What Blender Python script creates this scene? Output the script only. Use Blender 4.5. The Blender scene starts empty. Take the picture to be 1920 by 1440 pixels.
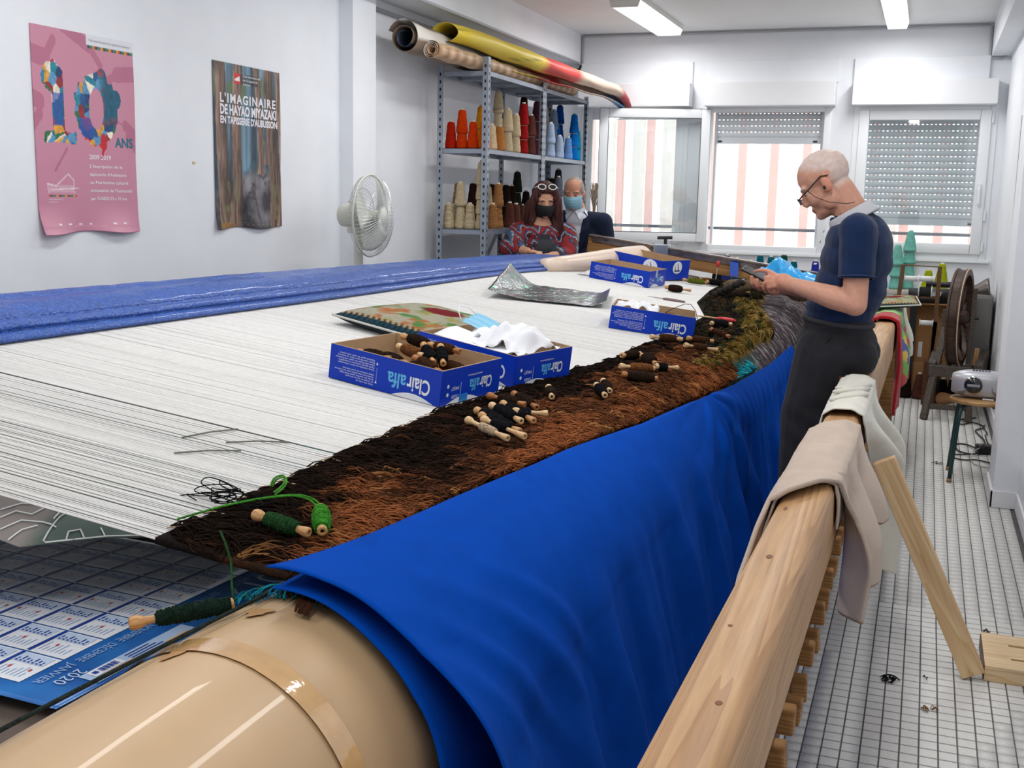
import bpy, bmesh, math, random
import numpy as np
from mathutils import Vector, Matrix, Euler, noise as mnoise
random.seed(7)
RNG = np.random.default_rng(11)
PI = math.pi
scene = bpy.context.scene
COL = scene.collection

# ------------------------------------------------------------------ camera
cam_d = bpy.data.cameras.new('camera')
cam = bpy.data.objects.new('camera', cam_d)
COL.objects.link(cam)
cam_d.sensor_width = 36.0
cam_d.lens = 2100.0 / 1920.0 * 36.0
cam_d.clip_start = 0.05
right = Vector((0.9381909, 0.34550146, 0.02065376))
down = Vector((0.07630542, -0.14826116, -0.98600006))
fwd = Vector((-0.33760231, 0.92663227, -0.16546091))
mw = Matrix.Identity(4)
for i in range(3):
    mw[i][0] = right[i]; mw[i][1] = -down[i]; mw[i][2] = -fwd[i]
mw[2][3] = 1.48
cam.matrix_world = mw
scene.camera = cam

# ------------------------------------------------------------------ world: bright overcast sky
world = bpy.data.worlds.new('overcast_sky')
scene.world = world
world.use_nodes = True
bg = world.node_tree.nodes['Background']
bg.inputs[0].default_value = (0.93, 0.97, 1.0, 1)
bg.inputs[1].default_value = 2.8

# ------------------------------------------------------------------ exposure
LAMP_POWER = 18.0
vs = scene.view_settings
vs.view_transform = 'Standard'
vs.look = 'None'
vs.gamma = 1.0
vs.use_curve_mapping = False
vs.exposure = 0.0

# ------------------------------------------------------------------ helpers: materials
MATS = {}
def M(name, col=(.8, .8, .8), rough=.6, metal=0.0, var=0.0, vscale=8.0, bump=0.0, bscale=60.0,
      attr=False, spec=.5, sheen=0.0, emit=None, estr=1.0, stretch=None, coat=0.0, col2=None, detail=4.0):
    if name in MATS: return MATS[name]
    m = bpy.data.materials.new(name); m.use_nodes = True
    nt = m.node_tree; N = nt.nodes; L = nt.links
    b = N['Principled BSDF']
    b.inputs['Roughness'].default_value = rough
    b.inputs['Metallic'].default_value = metal
    b.inputs['Specular IOR Level'].default_value = spec
    b.inputs['Sheen Weight'].default_value = sheen
    b.inputs['Coat Weight'].default_value = coat
    b.inputs['Base Color'].default_value = (*col, 1)
    tc = N.new('ShaderNodeTexCoord'); mp = N.new('ShaderNodeMapping')
    L.new(tc.outputs['Object'], mp.inputs[0])
    if stretch: mp.inputs['Scale'].default_value = stretch
    src = None
    if attr:
        a = N.new('ShaderNodeVertexColor'); a.layer_name = 'Col'; src = a.outputs[0]
    if var > 0:
        nz = N.new('ShaderNodeTexNoise'); nz.inputs['Scale'].default_value = vscale
        nz.inputs['Detail'].default_value = detail
        L.new(mp.outputs[0], nz.inputs['Vector'])
        rp = N.new('ShaderNodeValToRGB')
        rp.color_ramp.elements[0].position = .3; rp.color_ramp.elements[1].position = .7
        if src is None:
            c2 = col2 if col2 else tuple(min(1, c * (1 + var)) for c in col)
            c1 = col if col2 else tuple(c * (1 - var) for c in col)
            rp.color_ramp.elements[0].color = (*c1, 1); rp.color_ramp.elements[1].color = (*c2, 1)
            L.new(nz.outputs[0], rp.inputs[0]); src = rp.outputs[0]
        else:
            rp.color_ramp.elements[0].color = (1 - var,) * 3 + (1,); rp.color_ramp.elements[1].color = (1 + var,) * 3 + (1,)
            L.new(nz.outputs[0], rp.inputs[0])
            mx = N.new('ShaderNodeMix'); mx.data_type = 'RGBA'; mx.blend_type = 'MULTIPLY'
            mx.inputs[0].default_value = 1.0
            L.new(src, mx.inputs[6]); L.new(rp.outputs[0], mx.inputs[7]); src = mx.outputs[2]
    if src is not None: L.new(src, b.inputs['Base Color'])
    if bump > 0:
        n2 = N.new('ShaderNodeTexNoise'); n2.inputs['Scale'].default_value = bscale
        n2.inputs['Detail'].default_value = 3
        L.new(mp.outputs[0], n2.inputs['Vector'])
        bp = N.new('ShaderNodeBump'); bp.inputs['Strength'].default_value = bump
        bp.inputs['Distance'].default_value = .01
        L.new(n2.outputs[0], bp.inputs['Height']); L.new(bp.outputs[0], b.inputs['Normal'])
    if emit:
        b.inputs['Emission Color'].default_value = (*emit, 1); b.inputs['Emission Strength'].default_value = estr
    MATS[name] = m
    return m

def weave_mat(name, col, scale=900.0, var=.25, rough=.9, sheen=.3, strength=.25):
    """cloth: fine woven relief made from two crossed waves"""
    if name in MATS: return MATS[name]
    m = M(name, col, rough=rough, var=var, vscale=14, sheen=sheen, spec=.08)
    nt = m.node_tree; N = nt.nodes; L = nt.links; b = N['Principled BSDF']
    tc = N.new('ShaderNodeTexCoord')
    nz = N.new('ShaderNodeTexNoise'); nz.inputs['Scale'].default_value = scale; nz.inputs['Detail'].default_value = 2
    L.new(tc.outputs['Object'], nz.inputs['Vector'])
    bp = N.new('ShaderNodeBump'); bp.inputs['Strength'].default_value = strength; bp.inputs['Distance'].default_value = .004
    L.new(nz.outputs[0], bp.inputs['Height']); L.new(bp.outputs[0], b.inputs['Normal'])
    return m

def wood_mat(name, c1, c2, scale=7.0, axis='Y', rough=.5, dist=.5):
    """plank grain running along an axis of the object"""
    if name in MATS: return MATS[name]
    m = bpy.data.materials.new(name); m.use_nodes = True
    nt = m.node_tree; N = nt.nodes; L = nt.links; b = N['Principled BSDF']
    b.inputs['Roughness'].default_value = rough; b.inputs['Specular IOR Level'].default_value = .35
    tc = N.new('ShaderNodeTexCoord'); mp = N.new('ShaderNodeMapping')
    s = {'X': (.045, 1, 1), 'Y': (1, .045, 1), 'Z': (1, 1, .045)}[axis]
    mp.inputs['Scale'].default_value = s
    L.new(tc.outputs['Object'], mp.inputs[0])
    n1 = N.new('ShaderNodeTexNoise'); n1.inputs['Scale'].default_value = scale; n1.inputs['Detail'].default_value = 1.5
    n1.inputs['Distortion'].default_value = dist
    L.new(mp.outputs[0], n1.inputs['Vector'])
    mt = N.new('ShaderNodeMath'); mt.operation = 'MULTIPLY'; mt.inputs[1].default_value = 20.0
    L.new(n1.outputs[0], mt.inputs[0])
    fr = N.new('ShaderNodeMath'); fr.operation = 'FRACT'; L.new(mt.outputs[0], fr.inputs[0])
    rp = N.new('ShaderNodeValToRGB'); e = rp.color_ramp.elements
    e[0].position = 0; e[0].color = (*c2, 1); e[1].position = .75; e[1].color = (*c1, 1)
    x = e.new(.97); x.color = (*[a * .8 + b_ * .2 for a, b_ in zip(c1, c2)], 1)
    L.new(fr.outputs[0], rp.inputs[0])
    n2 = N.new('ShaderNodeTexNoise'); n2.inputs['Scale'].default_value = 120; n2.inputs['Detail'].default_value = 3
    L.new(mp.outputs[0], n2.inputs['Vector'])
    mx = N.new('ShaderNodeMix'); mx.data_type = 'RGBA'; mx.blend_type = 'OVERLAY'; mx.inputs[0].default_value = .35
    L.new(rp.outputs[0], mx.inputs[6]); L.new(n2.outputs[0], mx.inputs[7])
    L.new(mx.outputs[2], b.inputs['Base Color'])
    bp = N.new('ShaderNodeBump'); bp.inputs['Strength'].default_value = .08; bp.inputs['Distance'].default_value = .004
    L.new(n2.outputs[0], bp.inputs['Height']); L.new(bp.outputs[0], b.inputs['Normal'])
    MATS[name] = m
    return m

def glass_mat(name, tint=(.96, .98, .98), gloss=.12):
    if name in MATS: return MATS[name]
    m = bpy.data.materials.new(name); m.use_nodes = True
    nt = m.node_tree; N = nt.nodes; L = nt.links
    N.remove(N['Principled BSDF'])
    t = N.new('ShaderNodeBsdfTransparent'); t.inputs[0].default_value = (*tint, 1)
    g = N.new('ShaderNodeBsdfGlossy'); g.inputs['Roughness'].default_value = .02
    mx = N.new('ShaderNodeMixShader'); mx.inputs[0].default_value = gloss
    L.new(t.outputs[0], mx.inputs[1]); L.new(g.outputs[0], mx.inputs[2])
    L.new(mx.outputs[0], N['Material Output'].inputs[0])
    MATS[name] = m
    return m

# ------------------------------------------------------------------ helpers: meshes
class MB:
    """collects geometry; build() links it as one mesh object"""
    def __init__(self): self.v = []; self.f = []; self.c = []; self.usec = False
    def add(self, vs, fs, col=None):
        o = len(self.v); self.v += [tuple(map(float, p)) for p in vs]
        self.f += [tuple(i + o for i in f) for f in fs]
        if col is not None: self.usec = True
        self.c += [tuple(col) if col is not None else (1, 1, 1)] * len(vs)
        return self
    def addc(self, vs, fs, cols):
        o = len(self.v); self.v += [tuple(map(float, p)) for p in vs]
        self.f += [tuple(i + o for i in f) for f in fs]; self.usec = True; self.c += [tuple(c) for c in cols]
        return self
    def box(self, c, s, mat=None, col=None, bev=0.0):
        hx, hy, hz = s[0] / 2, s[1] / 2, s[2] / 2
        if bev <= 0:
            vs = [Vector((x * hx, y * hy, z * hz)) for x in (-1, 1) for y in (-1, 1) for z in (-1, 1)]
            fs = [(0, 1, 3, 2), (4, 6, 7, 5), (0, 4, 5, 1), (2, 3, 7, 6), (0, 2, 6, 4), (1, 5, 7, 3)]
        else:
            b = min(bev, hx * .9, hy * .9, hz * .9); bm = bmesh.new()
            bmesh.ops.create_cube(bm, size=1)
            for v in bm.verts: v.co = Vector((v.co.x * 2 * hx, v.co.y * 2 * hy, v.co.z * 2 * hz))
            bmesh.ops.bevel(bm, geom=bm.edges[:], offset=b, segments=2, affect='EDGES', profile=.6)
            bm.verts.index_update()
            vs = [v.co.copy() for v in bm.verts]; fs = [[v.index for v in f.verts] for f in bm.faces]; bm.free()
        mm = Matrix.Translation(Vector(c)) @ mat.to_4x4() if mat is not None else Matrix.Translation(Vector(c))
        return self.add([mm @ v for v in vs], fs, col)
    def bbox(self, lo, hi, bev=0.0, col=None):
        return self.box([(a + b) / 2 for a, b in zip(lo, hi)], [abs(b - a) for a, b in zip(lo, hi)], bev=bev, col=col)
    def bar(self, p, q, w, h, up=(0, 0, 1), bev=0.0, col=None):
        p = Vector(p); q = Vector(q); d = q - p; y = d.normalized(); u = Vector(up)
        x = y.cross(u)
        if x.length < 1e-4: x = y.cross(Vector((1, 0, 0)))
        x.normalize(); z = x.cross(y)
        R = Matrix((x, y, z)).transposed()
        return self.box((p + q) / 2, (w, d.length, h), mat=R, bev=bev, col=col)
    def tube(self, pts, r, n=8, col=None, closed=False, cap=True):
        pts = [Vector(p) for p in pts]; k = len(pts)
        rs = r if hasattr(r, '__len__') else [r] * k
        vs = []; fs = []; prev = None
        for i, p in enumerate(pts):
            a = pts[i - 1] if i > 0 else (pts[-1] if closed else p); b = pts[i + 1] if i < k - 1 else (pts[0] if closed else p)
            t = (b - a)
            if t.length < 1e-9: t = Vector((0, 0, 1))
            t.normalize()
            if prev is None:
                u = t.cross(Vector((0, 0, 1)))
                if u.length < 1e-3: u = t.cross(Vector((1, 0, 0)))
            else:
                u = prev - t * prev.dot(t)
                if u.length < 1e-4: u = t.cross(Vector((0, 0, 1)))
            u.normalize(); prev = u; w = t.cross(u)
            for j in range(n):
                an = 2 * PI * j / n; vs.append(p + (u * math.cos(an) + w * math.sin(an)) * rs[i])
        m = k if closed else k - 1
        for i in range(m):
            for j in range(n):
                a = i * n + j; b = i * n + (j + 1) % n; i2 = (i + 1) % k
                fs.append((a, b, i2 * n + (j + 1) % n, i2 * n + j))
        if cap and not closed:
            fs.append(tuple(range(n - 1, -1, -1))); fs.append(tuple((k - 1) * n + j for j in range(n)))
        return self.add(vs, fs, col)
    def lathe(self, prof, n=20, mat=None, col=None, cols=None, capless=False):
        """prof: (r, z) list; revolved about local z"""
        vs = []; fs = []; cc = []
        for i, (r, z) in enumerate(prof):
            for j in range(n):
                a = 2 * PI * j / n; vs.append(Vector((r * math.cos(a), r * math.sin(a), z)))
                if cols: cc.append(cols[i])
        for i in range(len(prof) - 1):
            for j in range(n):
                fs.append((i * n + j, i * n + (j + 1) % n, (i + 1) * n + (j + 1) % n, (i + 1) * n + j))
        ring = capless or tuple(prof[0]) == tuple(prof[-1])
        if prof[0][0] > 1e-5 and not ring: fs.append(tuple(range(n - 1, -1, -1)))
        if prof[-1][0] > 1e-5 and not ring: fs.append(tuple((len(prof) - 1) * n + j for j in range(n)))
        if mat is not None: vs = [mat @ v for v in vs]
        if cols: return self.addc(vs, fs, cc)
        return self.add(vs, fs, col)
    def grid(self, fn, nu, nv, cfn=None, thick=0.0):
        """fn(u,v)->point for u,v in 0..1"""
        vs = []; cs = []; fs = []
        for i in range(nu + 1):
            for j in range(nv + 1):
                u = i / nu; v = j / nv; vs.append(Vector(fn(u, v)))
                if cfn: cs.append(cfn(u, v))
        for i in range(nu):
            for j in range(nv):
                a = i * (nv + 1) + j; fs.append((a, a + nv + 1, a + nv + 2, a + 1))
        if cfn: self.addc(vs, fs, cs)
        else: self.add(vs, fs)
        return self
    def ell(self, c, r, n=14, mat=None, col=None):
        prof = [(math.sin(PI * i / (n // 2)) , -math.cos(PI * i / (n // 2))) for i in range(n // 2 + 1)]
        prof[0] = (1e-6, -1); prof[-1] = (1e-6, 1)
        mm = Matrix.Translation(Vector(c)) @ ((mat.to_4x4()) if mat is not None else Matrix.Identity(4)) @ Matrix.Diagonal((r[0], r[1], r[2], 1))
        return self.lathe(prof, n, mm, col)
    def build(self, name, mat=None, parent=None, smooth=False, loc=None, solid=0.0, solid_off=-1.0, auto=None):
        me = bpy.data.meshes.new(name)
        me.from_pydata(self.v, [], self.f)
        if self.usec:
            ca = me.color_attributes.new('Col', 'FLOAT_COLOR', 'POINT')
            arr = np.ones((len(self.v), 4), np.float32); arr[:, :3] = np.array(self.c, np.float32)
            ca.data.foreach_set('color', arr.ravel())
        return link_mesh(name, me, mat, parent, smooth, loc, solid, solid_off, auto)

def link_mesh(name, me, mat=None, parent=None, smooth=False, loc=None, solid=0.0, solid_off=-1.0, auto=None):
    me.validate()
    if smooth or auto: me.shade_smooth()
    if auto: me.set_sharp_from_angle(angle=math.radians(auto))
    o = bpy.data.objects.new(name, me); COL.objects.link(o)
    if mat: me.materials.append(mat)
    if loc is not None: o.location = loc
    if parent is not None: o.parent = parent
    if solid > 0:
        md = o.modifiers.new('thickness', 'SOLIDIFY'); md.thickness = solid; md.offset = solid_off
    return o

def np_mesh(name, V, F, mat=None, parent=None, smooth=False, C=None, solid=0.0, solid_off=-1.0):
    """fast mesh from numpy arrays, F all quads or all tris"""
    me = bpy.data.meshes.new(name); k = F.shape[1]
    me.vertices.add(len(V)); me.vertices.foreach_set('co', np.ascontiguousarray(V, np.float32).ravel())
    me.loops.add(F.size); me.loops.foreach_set('vertex_index', np.ascontiguousarray(F, np.int32).ravel())
    me.polygons.add(len(F)); me.polygons.foreach_set('loop_start', np.arange(0, F.size, k, dtype=np.int32))
    me.update(calc_edges=True)
    if C is not None:
        ca = me.color_attributes.new('Col', 'FLOAT_COLOR', 'POINT')
        arr = np.ones((len(V), 4), np.float32); arr[:, :3] = C
        ca.data.foreach_set('color', arr.ravel())
    if smooth: me.shade_smooth()
    o = bpy.data.objects.new(name, me); COL.objects.link(o)
    if mat: me.materials.append(mat)
    if parent is not None: o.parent = parent
    if solid > 0:
        md = o.modifiers.new('thickness', 'SOLIDIFY'); md.thickness = solid; md.offset = solid_off
    return o

def np_grid(nu, nv):
    i = np.arange(nu)[:, None]; j = np.arange(nv)[None, :]; a = i * (nv + 1) + j
    return np.stack([a, a + nv + 1, a + nv + 2, a + 1], -1).reshape(-1, 4)

def displace(me, fn):
    """moves every vertex by fn(co, normal); normals are read once, before anything moves"""
    n = len(me.vertices); co = np.empty(n * 3, np.float32); no = np.empty(n * 3, np.float32)
    me.vertices.foreach_get('co', co); me.vertices.foreach_get('normal', no)
    C = [Vector(q) for q in co.reshape(-1, 3)]; Nn = [Vector(q) for q in no.reshape(-1, 3)]
    me.vertices.foreach_set('co', np.array([fn(a, b) for a, b in zip(C, Nn)], np.float32).ravel()); me.update()
def tag(o, label=None, cat=None, group=None, kind=None):
    if label: o['label'] = label
    if cat: o['category'] = cat
    if group: o['group'] = group
    if kind: o['kind'] = kind
    return o
def thing(name, label, cat, loc=(0, 0, 0), rot=(0, 0, 0), group=None):
    o = bpy.data.objects.new(name, None); COL.objects.link(o)
    o.empty_display_size = .1
    o.location = loc; o.rotation_euler = rot
    return tag(o, label, cat, group)
def struct(o, label=None): return tag(o, label, None, None, 'structure')
def copy_tree(o, parent=None):
    c = o.copy(); COL.objects.link(c)
    if parent is not None: c.parent = parent
    for ch in list(o.children): copy_tree(ch, c)
    return c
def clone(src, name=None, mat=None):
    c = src.copy(); COL.objects.link(c)
    return c

# smooth value noise in numpy, for printed pictures
def vnoise(x, y, seed=0):
    xi = np.floor(x).astype(np.int64); yi = np.floor(y).astype(np.int64); xf = x - xi; yf = y - yi
    def h(a, b):
        n = (a * 374761393 + b * 668265263 + seed * 974711) & 0xffffffff
        n = ((n ^ (n >> 13)) * 1274126177) & 0xffffffff
        return ((n ^ (n >> 16)) & 0xffff) / 65535.0
    u = xf * xf * (3 - 2 * xf); v = yf * yf * (3 - 2 * yf)
    return (h(xi, yi) * (1 - u) + h(xi + 1, yi) * u) * (1 - v) + (h(xi, yi + 1) * (1 - u) + h(xi + 1, yi + 1) * u) * v
def fbm(x, y, seed=0, o=4):
    s = 0; a = .5
    for k in range(o): s = s + a * vnoise(x * 2 ** k, y * 2 ** k, seed + k * 17); a *= .5
    return s / (1 - .5 ** o)
def mixc(a, b, t):
    t = np.clip(t, 0, 1)[..., None]; return np.asarray(a) * (1 - t) + np.asarray(b) * t
def srgb(r, g, b):
    f = lambda c: (c / 255 / 12.92) if c / 255 <= .04045 else ((c / 255 + .055) / 1.055) ** 2.4
    return (f(r), f(g), f(b))

_TMP = bpy.data.scenes.new('workbench')       # small side scene: modifiers and glyphs are evaluated here, then it is removed
def eval_mesh(o):
    _TMP.collection.objects.link(o)
    vl = _TMP.view_layers[0]; vl.update(); dg = vl.depsgraph; dg.update()
    me = bpy.data.meshes.new_from_object(o.evaluated_get(dg))
    return me
_TEXT = {}
def text_geo(s, bold=0.0, spacing=1.0):
    """glyph outlines as flat 2-D mesh, height 1 em, origin at left baseline"""
    key = (s, bold, spacing)
    if key in _TEXT: return _TEXT[key]
    cu = bpy.data.curves.new('txt', 'FONT'); cu.body = s; cu.size = 1.0; cu.offset = bold; cu.space_character = spacing
    cu.resolution_u = 3; cu.fill_mode = 'BOTH'
    o = bpy.data.objects.new('txt', cu)
    me = eval_mesh(o)
    v = [(p.co.x, p.co.y) for p in me.vertices]; f = [tuple(p.vertices) for p in me.polygons]
    bpy.data.objects.remove(o); bpy.data.curves.remove(cu); bpy.data.meshes.remove(me)
    w = max([p[0] for p in v]) if v else 0
    _TEXT[key] = (v, f, w)
    return _TEXT[key]
def put_text(mb, s, fn, x, y, h, width=None, bold=0.0, col=None, spacing=1.0, align='l'):
    """writes s on a surface: fn(u, v) -> 3-D, in surface units; h = em height"""
    v, f, w = text_geo(s, bold, spacing)
    sx = (width / w) if width else h
    x0 = x - (w * sx / 2 if align == 'c' else (w * sx if align == 'r' else 0))
    mb.add([fn(x0 + p[0] * sx, y + p[1] * h) for p in v], f, col)
    return w * sx

def spline(pts, k=8):
    P = [Vector(p) for p in pts]; out_ = []
    for i in range(len(P) - 1):
        p0, p1, p2, p3 = P[max(i - 1, 0)], P[i], P[i + 1], P[min(i + 2, len(P) - 1)]
        for q in range(k):
            t = q / k; out_.append(.5 * ((2 * p1) + (p2 - p0) * t + (2 * p0 - 5 * p1 + 4 * p2 - p3) * t * t + (3 * p1 - p0 - 3 * p2 + p3) * t ** 3))
    return out_ + [P[-1]]
# surface of the loom: warp plane and cloth roller
RC = Vector((-0.92, 0.0, 0.568))      # roller axis (x, z)
def warp_z(x): return .85 + .12 * (-1 - x)
NRM = Vector((.1191, 0, .9929))
# ================================================================== THE ROOM
XL, XR, YB, YN, ZC = -3.33, .52, 10.0, -2.6, 2.92
wall_m = M('wall_paint', srgb(240, 243, 248), rough=.75, var=.03, vscale=3, bump=.05, bscale=120)
ceil_m = M('ceiling_paint', srgb(240, 240, 240), rough=.85, var=.02, vscale=2)
white_pvc = M('white_pvc', srgb(240, 243, 246), rough=.35)
white_paint = M('white_paint', srgb(238, 239, 242), rough=.6)
grout_m = M('grout', srgb(92, 92, 93), rough=.95, var=.15, vscale=6)

floor = struct(MB().bbox((XL, YN, -.12), (XR, YB, -.004)).build('floor', grout_m), 'pale grey mosaic tile floor')
# tiles: 5 cm stoneware
def tile_mat():
    m = M('stoneware_tile', srgb(214, 213, 209), rough=.45, var=.09, vscale=260, detail=2)
    nt = m.node_tree; N = nt.nodes; L = nt.links
    ge = N.new('ShaderNodeNewGeometry')          # world position, so that loose tiles do not repeat one another
    for n in N:
        if n.type == 'MAPPING': L.new(ge.outputs['Position'], n.inputs[0])
    return m
tile_m = tile_mat()
TP = .0506
def tile_me():
    b = TP / 2 - .0016
    mb = MB(); t = b - .0010; c = b - .0011; d = c - .0008
    mb.add([(-b, -c, -.005), (b, -c, -.005), (b, c, -.005), (-b, c, -.005), (-t, -d, -.0015), (t, -d, -.0015), (t, d, -.0015), (-t, d, -.0015)],
           [(4, 5, 6, 7), (0, 1, 5, 4), (1, 2, 6, 5), (2, 3, 7, 6), (3, 0, 4, 7)])
    return mb
tm = tile_me()
tile_mesh = bpy.data.meshes.new('tile'); tile_mesh.from_pydata(tm.v, [], tm.f); tile_mesh.materials.append(tile_m)
tv = np.array(tm.v); tf = np.array(tm.f)
cells = []
i0 = int((XL + .03) / TP); i1 = int((XR - .03) / TP)
j0 = int((YN + .03) / TP); j1 = int((YB - .03) / TP)
near = []; rest = []
for j in range(j0, j1 + 1):
    for i in range(i0, i1 + 1):
        x = i * TP + .01; y = j * TP
        # sheet joints every six rows
        if 2.92 < y and x > -.16 - (y - 2.9) * .04 and x < .13 + (y - 2.9) * .40 and x < .49 and len(near) < 298: near.append((x, y))
        else: rest.append((x, y))
for n_, (x, y) in enumerate(near):
    o = bpy.data.objects.new('tile', tile_mesh); COL.objects.link(o); o.location = (x, y, 0); o.parent = floor
rv = np.array([(x, y, 0) for x, y in rest])
for nm_, sel, full in (('tile_field', rv[:, 0] > -1.0, True), ('tile_field', rv[:, 0] <= -1.0, False)):
    q_ = rv[sel]; a_ = tv if full else tv[4:]; f_ = tf if full else np.array([(0, 1, 2, 3)])
    V = (a_[None] + q_[:, None, :]).reshape(-1, 3)
    F = (f_[None] + (np.arange(len(q_)) * len(a_))[:, None, None]).reshape(-1, 4)
    tag(np_mesh(nm_, V, F, tile_m, floor), kind='stuff')

def wall(name, boxes, m=wall_m, label=None, bev=0):
    mb = MB()
    for lo, hi in boxes: mb.bbox(lo, hi, bev=bev)
    return struct(mb.build(name, m), label)
wall('ceiling', [((XL - .2, YN - .2, ZC), (XR + .2, YB + .25, ZC + .15))], ceil_m)
wall('wall_left', [((XL - .2, YN, -.12), (XL, YB, ZC)), ((XL, 6.05, 0), (XL + .09, 6.345, ZC))])
wall('wall_right', [((XR, YN, -.12), (XR + .2, YB, ZC)), ((XR - .115, 5.92, 0), (XR, 6.32, ZC))])
wall('wall_near', [((XL - .2, YN - .2, -.12), (XR + .2, YN, ZC))])
# ceiling edge beams boxed in along both side walls
struct(MB().bbox((XL, YN, 2.67), (-3.045, YB, ZC)).build('trim_1', wall_m), 'boxed-in beam along the top of the poster wall')
struct(MB().bbox((.375, YN, 2.66), (XR, YB, ZC)).build('trim_2', wall_m), 'boxed-in beam along the top of the right wall')
# back wall with three window openings
WIN = [(-3.0, -2.06), (-1.87, -.85), (-.63, .44)]
ZS, ZT = 1.06, 2.27
bx = [((XL - .2, YB, -.12), (XR + .2, YB + .22, ZS)), ((XL - .2, YB, ZT), (XR + .2, YB + .22, ZC))]
ed = [XL - .2] + [e for w in WIN for e in w] + [XR + .2]
for k in range(0, 8, 2): bx.append(((ed[k], YB, ZS), (ed[k + 1], YB + .22, ZT)))
wall('wall_back', bx)
# raised plaster panels above the shutter boxes
for k, (a, b) in enumerate(((-3.04, -2.02), (-1.9, -.79), (-.67, .37))):
    struct(MB().bbox((a, YB - .03, 2.475), (b, YB, 2.665), bev=.004).build('trim_%d' % (k + 3), wall_m), 'raised plaster panel above a window')
# baseboards
mb = MB().bbox((XR - .012, YN, 0), (XR, 5.92, .085), bev=.003).bbox((XR - .012, 6.32, 0), (XR, YB, .085), bev=.003)
mb.bbox((XR - .128, 5.907, 0), (XR, 5.92, .085), bev=.003).bbox((XR - .128, 5.907, 0), (XR - .115, 6.33, .085), bev=.003)
struct(mb.build('baseboard_right', white_paint))
struct(MB().bbox((XL, YN, 0), (XL + .012, 6.05, .085), bev=.003).bbox((XL, 6.345, 0), (XL + .012, YB, .085), bev=.003).build('baseboard_left', white_paint))

# ---- windows
glass = glass_mat('window_glass')
slat_m = M('shutter_slat', srgb(206, 211, 216), rough=.5)
dark_m = M('dark_metal', srgb(52, 52, 55), rough=.45, metal=.6)
grey_m = M('grey_metal', srgb(120, 124, 128), rough=.4, metal=.5)
def frame_box(mb, x0, x1, z0, z1, w, y0, y1, bev=.006):
    mb.bbox((x0, y0, z0), (x0 + w, y1, z1), bev=bev); mb.bbox((x1 - w, y0, z0), (x1, y1, z1), bev=bev)
    mb.bbox((x0 + w, y0, z0), (x1 - w, y1, z0 + w), bev=bev); mb.bbox((x0 + w, y0, z1 - w), (x1 - w, y1, z1), bev=bev)
    return mb
def slats(parent, x0, x1, ztop, zbot, y, pitch=.052):
    n = int((ztop - zbot) / pitch)
    src = None
    for k in range(n):
        z = zbot + .04 + k * pitch
        if src is None:
            mb = MB(); L_ = x1 - x0; gap = .007
            # curved slat with a row of light slots along its upper edge
            prof = [(0, 0), (.006, .012), (.007, .024), (.004, .038), (0, pitch - gap)]
            vs = []; fs = []
            for (py, pz) in prof:
                vs += [(0, -py, pz), (L_, -py, pz)]
            for q in range(len(prof) - 1): fs.append((2 * q, 2 * q + 1, 2 * q + 3, 2 * q + 2))
            mb.add(vs, fs)
            m_ = int(L_ / .034)
            for q in range(m_):
                xa = q * L_ / m_; mb.bbox((xa, -.002, pitch - gap), (xa + L_ / m_ * .52, .002, pitch))
            o = mb.build('slat', slat_m, parent, solid=.003); src = o
        else:
            o = src.copy(); COL.objects.link(o)
        o.location = (x0, y, z)
    mb = MB().bbox((x0, y - .012, zbot - .012), (x1, y + .008, zbot + .04), bev=.003)
    mb.build('bottom_bar', slat_m, parent)
    for xx in (x0 + .04, x1 - .06):
        MB().bbox((xx - .018, y - .016, zbot + .0), (xx + .018, y - .011, zbot + .014)).build('rubber_stop', dark_m, parent)
wn = []
for k, (a, b) in enumerate(WIN):
    w = bpy.data.objects.new('window_%d' % (k + 1), None); COL.objects.link(w)
    struct(w, ('white window half hidden behind the shelf and an open sash', 'open window whose shutter is rolled almost up', 'closed window with its shutter rolled nearly down')[k])
    wn.append(w)
    mb = frame_box(MB(), a - .02, b + .02, ZS - .02, ZT + .02, .055, YB - .012, YB + .07)
    mb.build('frame', white_pvc, w, auto=40)
    MB().bbox((a - .05, YB - .035, ZS - .045), (b + .05, YB + .0, ZS - .02), bev=.004).build('sill', white_pvc, w)
    # roller shutter box
    bx0, bx1 = ((-3.02, -2.015), (-1.89, -.80), (-.664, .442))[k]
    MB().bbox((bx0, YB - .155, 2.278), (bx1, YB, 2.475), bev=.006).build('shutter_box', white_paint, w)
    # safety rail outside
    MB().tube([(a, YB + .19, 1.235), (b, YB + .19, 1.235)], .014, 8).build('guard_rail', grey_m, w, smooth=True)
slats(wn[1], -1.815, -.90, 2.25, 1.985, YB + .10)
slats(wn[2], -.575, .385, 2.25, 1.32, YB + .12)
# dark guides of the open window
MB().bbox((-1.82, YB + .07, ZS), (-1.80, YB + .12, ZT)).bbox((-.915, YB + .07, ZS), (-.895, YB + .12, ZT)).build('shutter_guide', slat_m, wn[1])
def sash(parent, x0, x1, z0, z1, y0, y1, w=.075):
    s = frame_box(MB(), x0, x1, z0, z1, w, y0, y1, .01).build('sash', white_pvc, parent, auto=40)
    MB().bbox((x0 + w - .01, (y0 + y1) / 2 - .003, z0 + w - .01), (x1 - w + .01, (y0 + y1) / 2 + .003, z1 - w + .01)).build('pane', glass, s)
    return s
s3 = sash(wn[2], -.605, .415, 1.085, 2.245, YB - .035, YB + .03, .082)
h = MB().bar((.365, YB - .06, 1.62), (.365, YB - .06, 1.49), .022, .016, up=(0, 1, 0), bev=.005).bbox((.352, YB - .055, 1.6), (.378, YB - .034, 1.66), bev=.003)
h.build('handle', white_pvc, s3)
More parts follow.
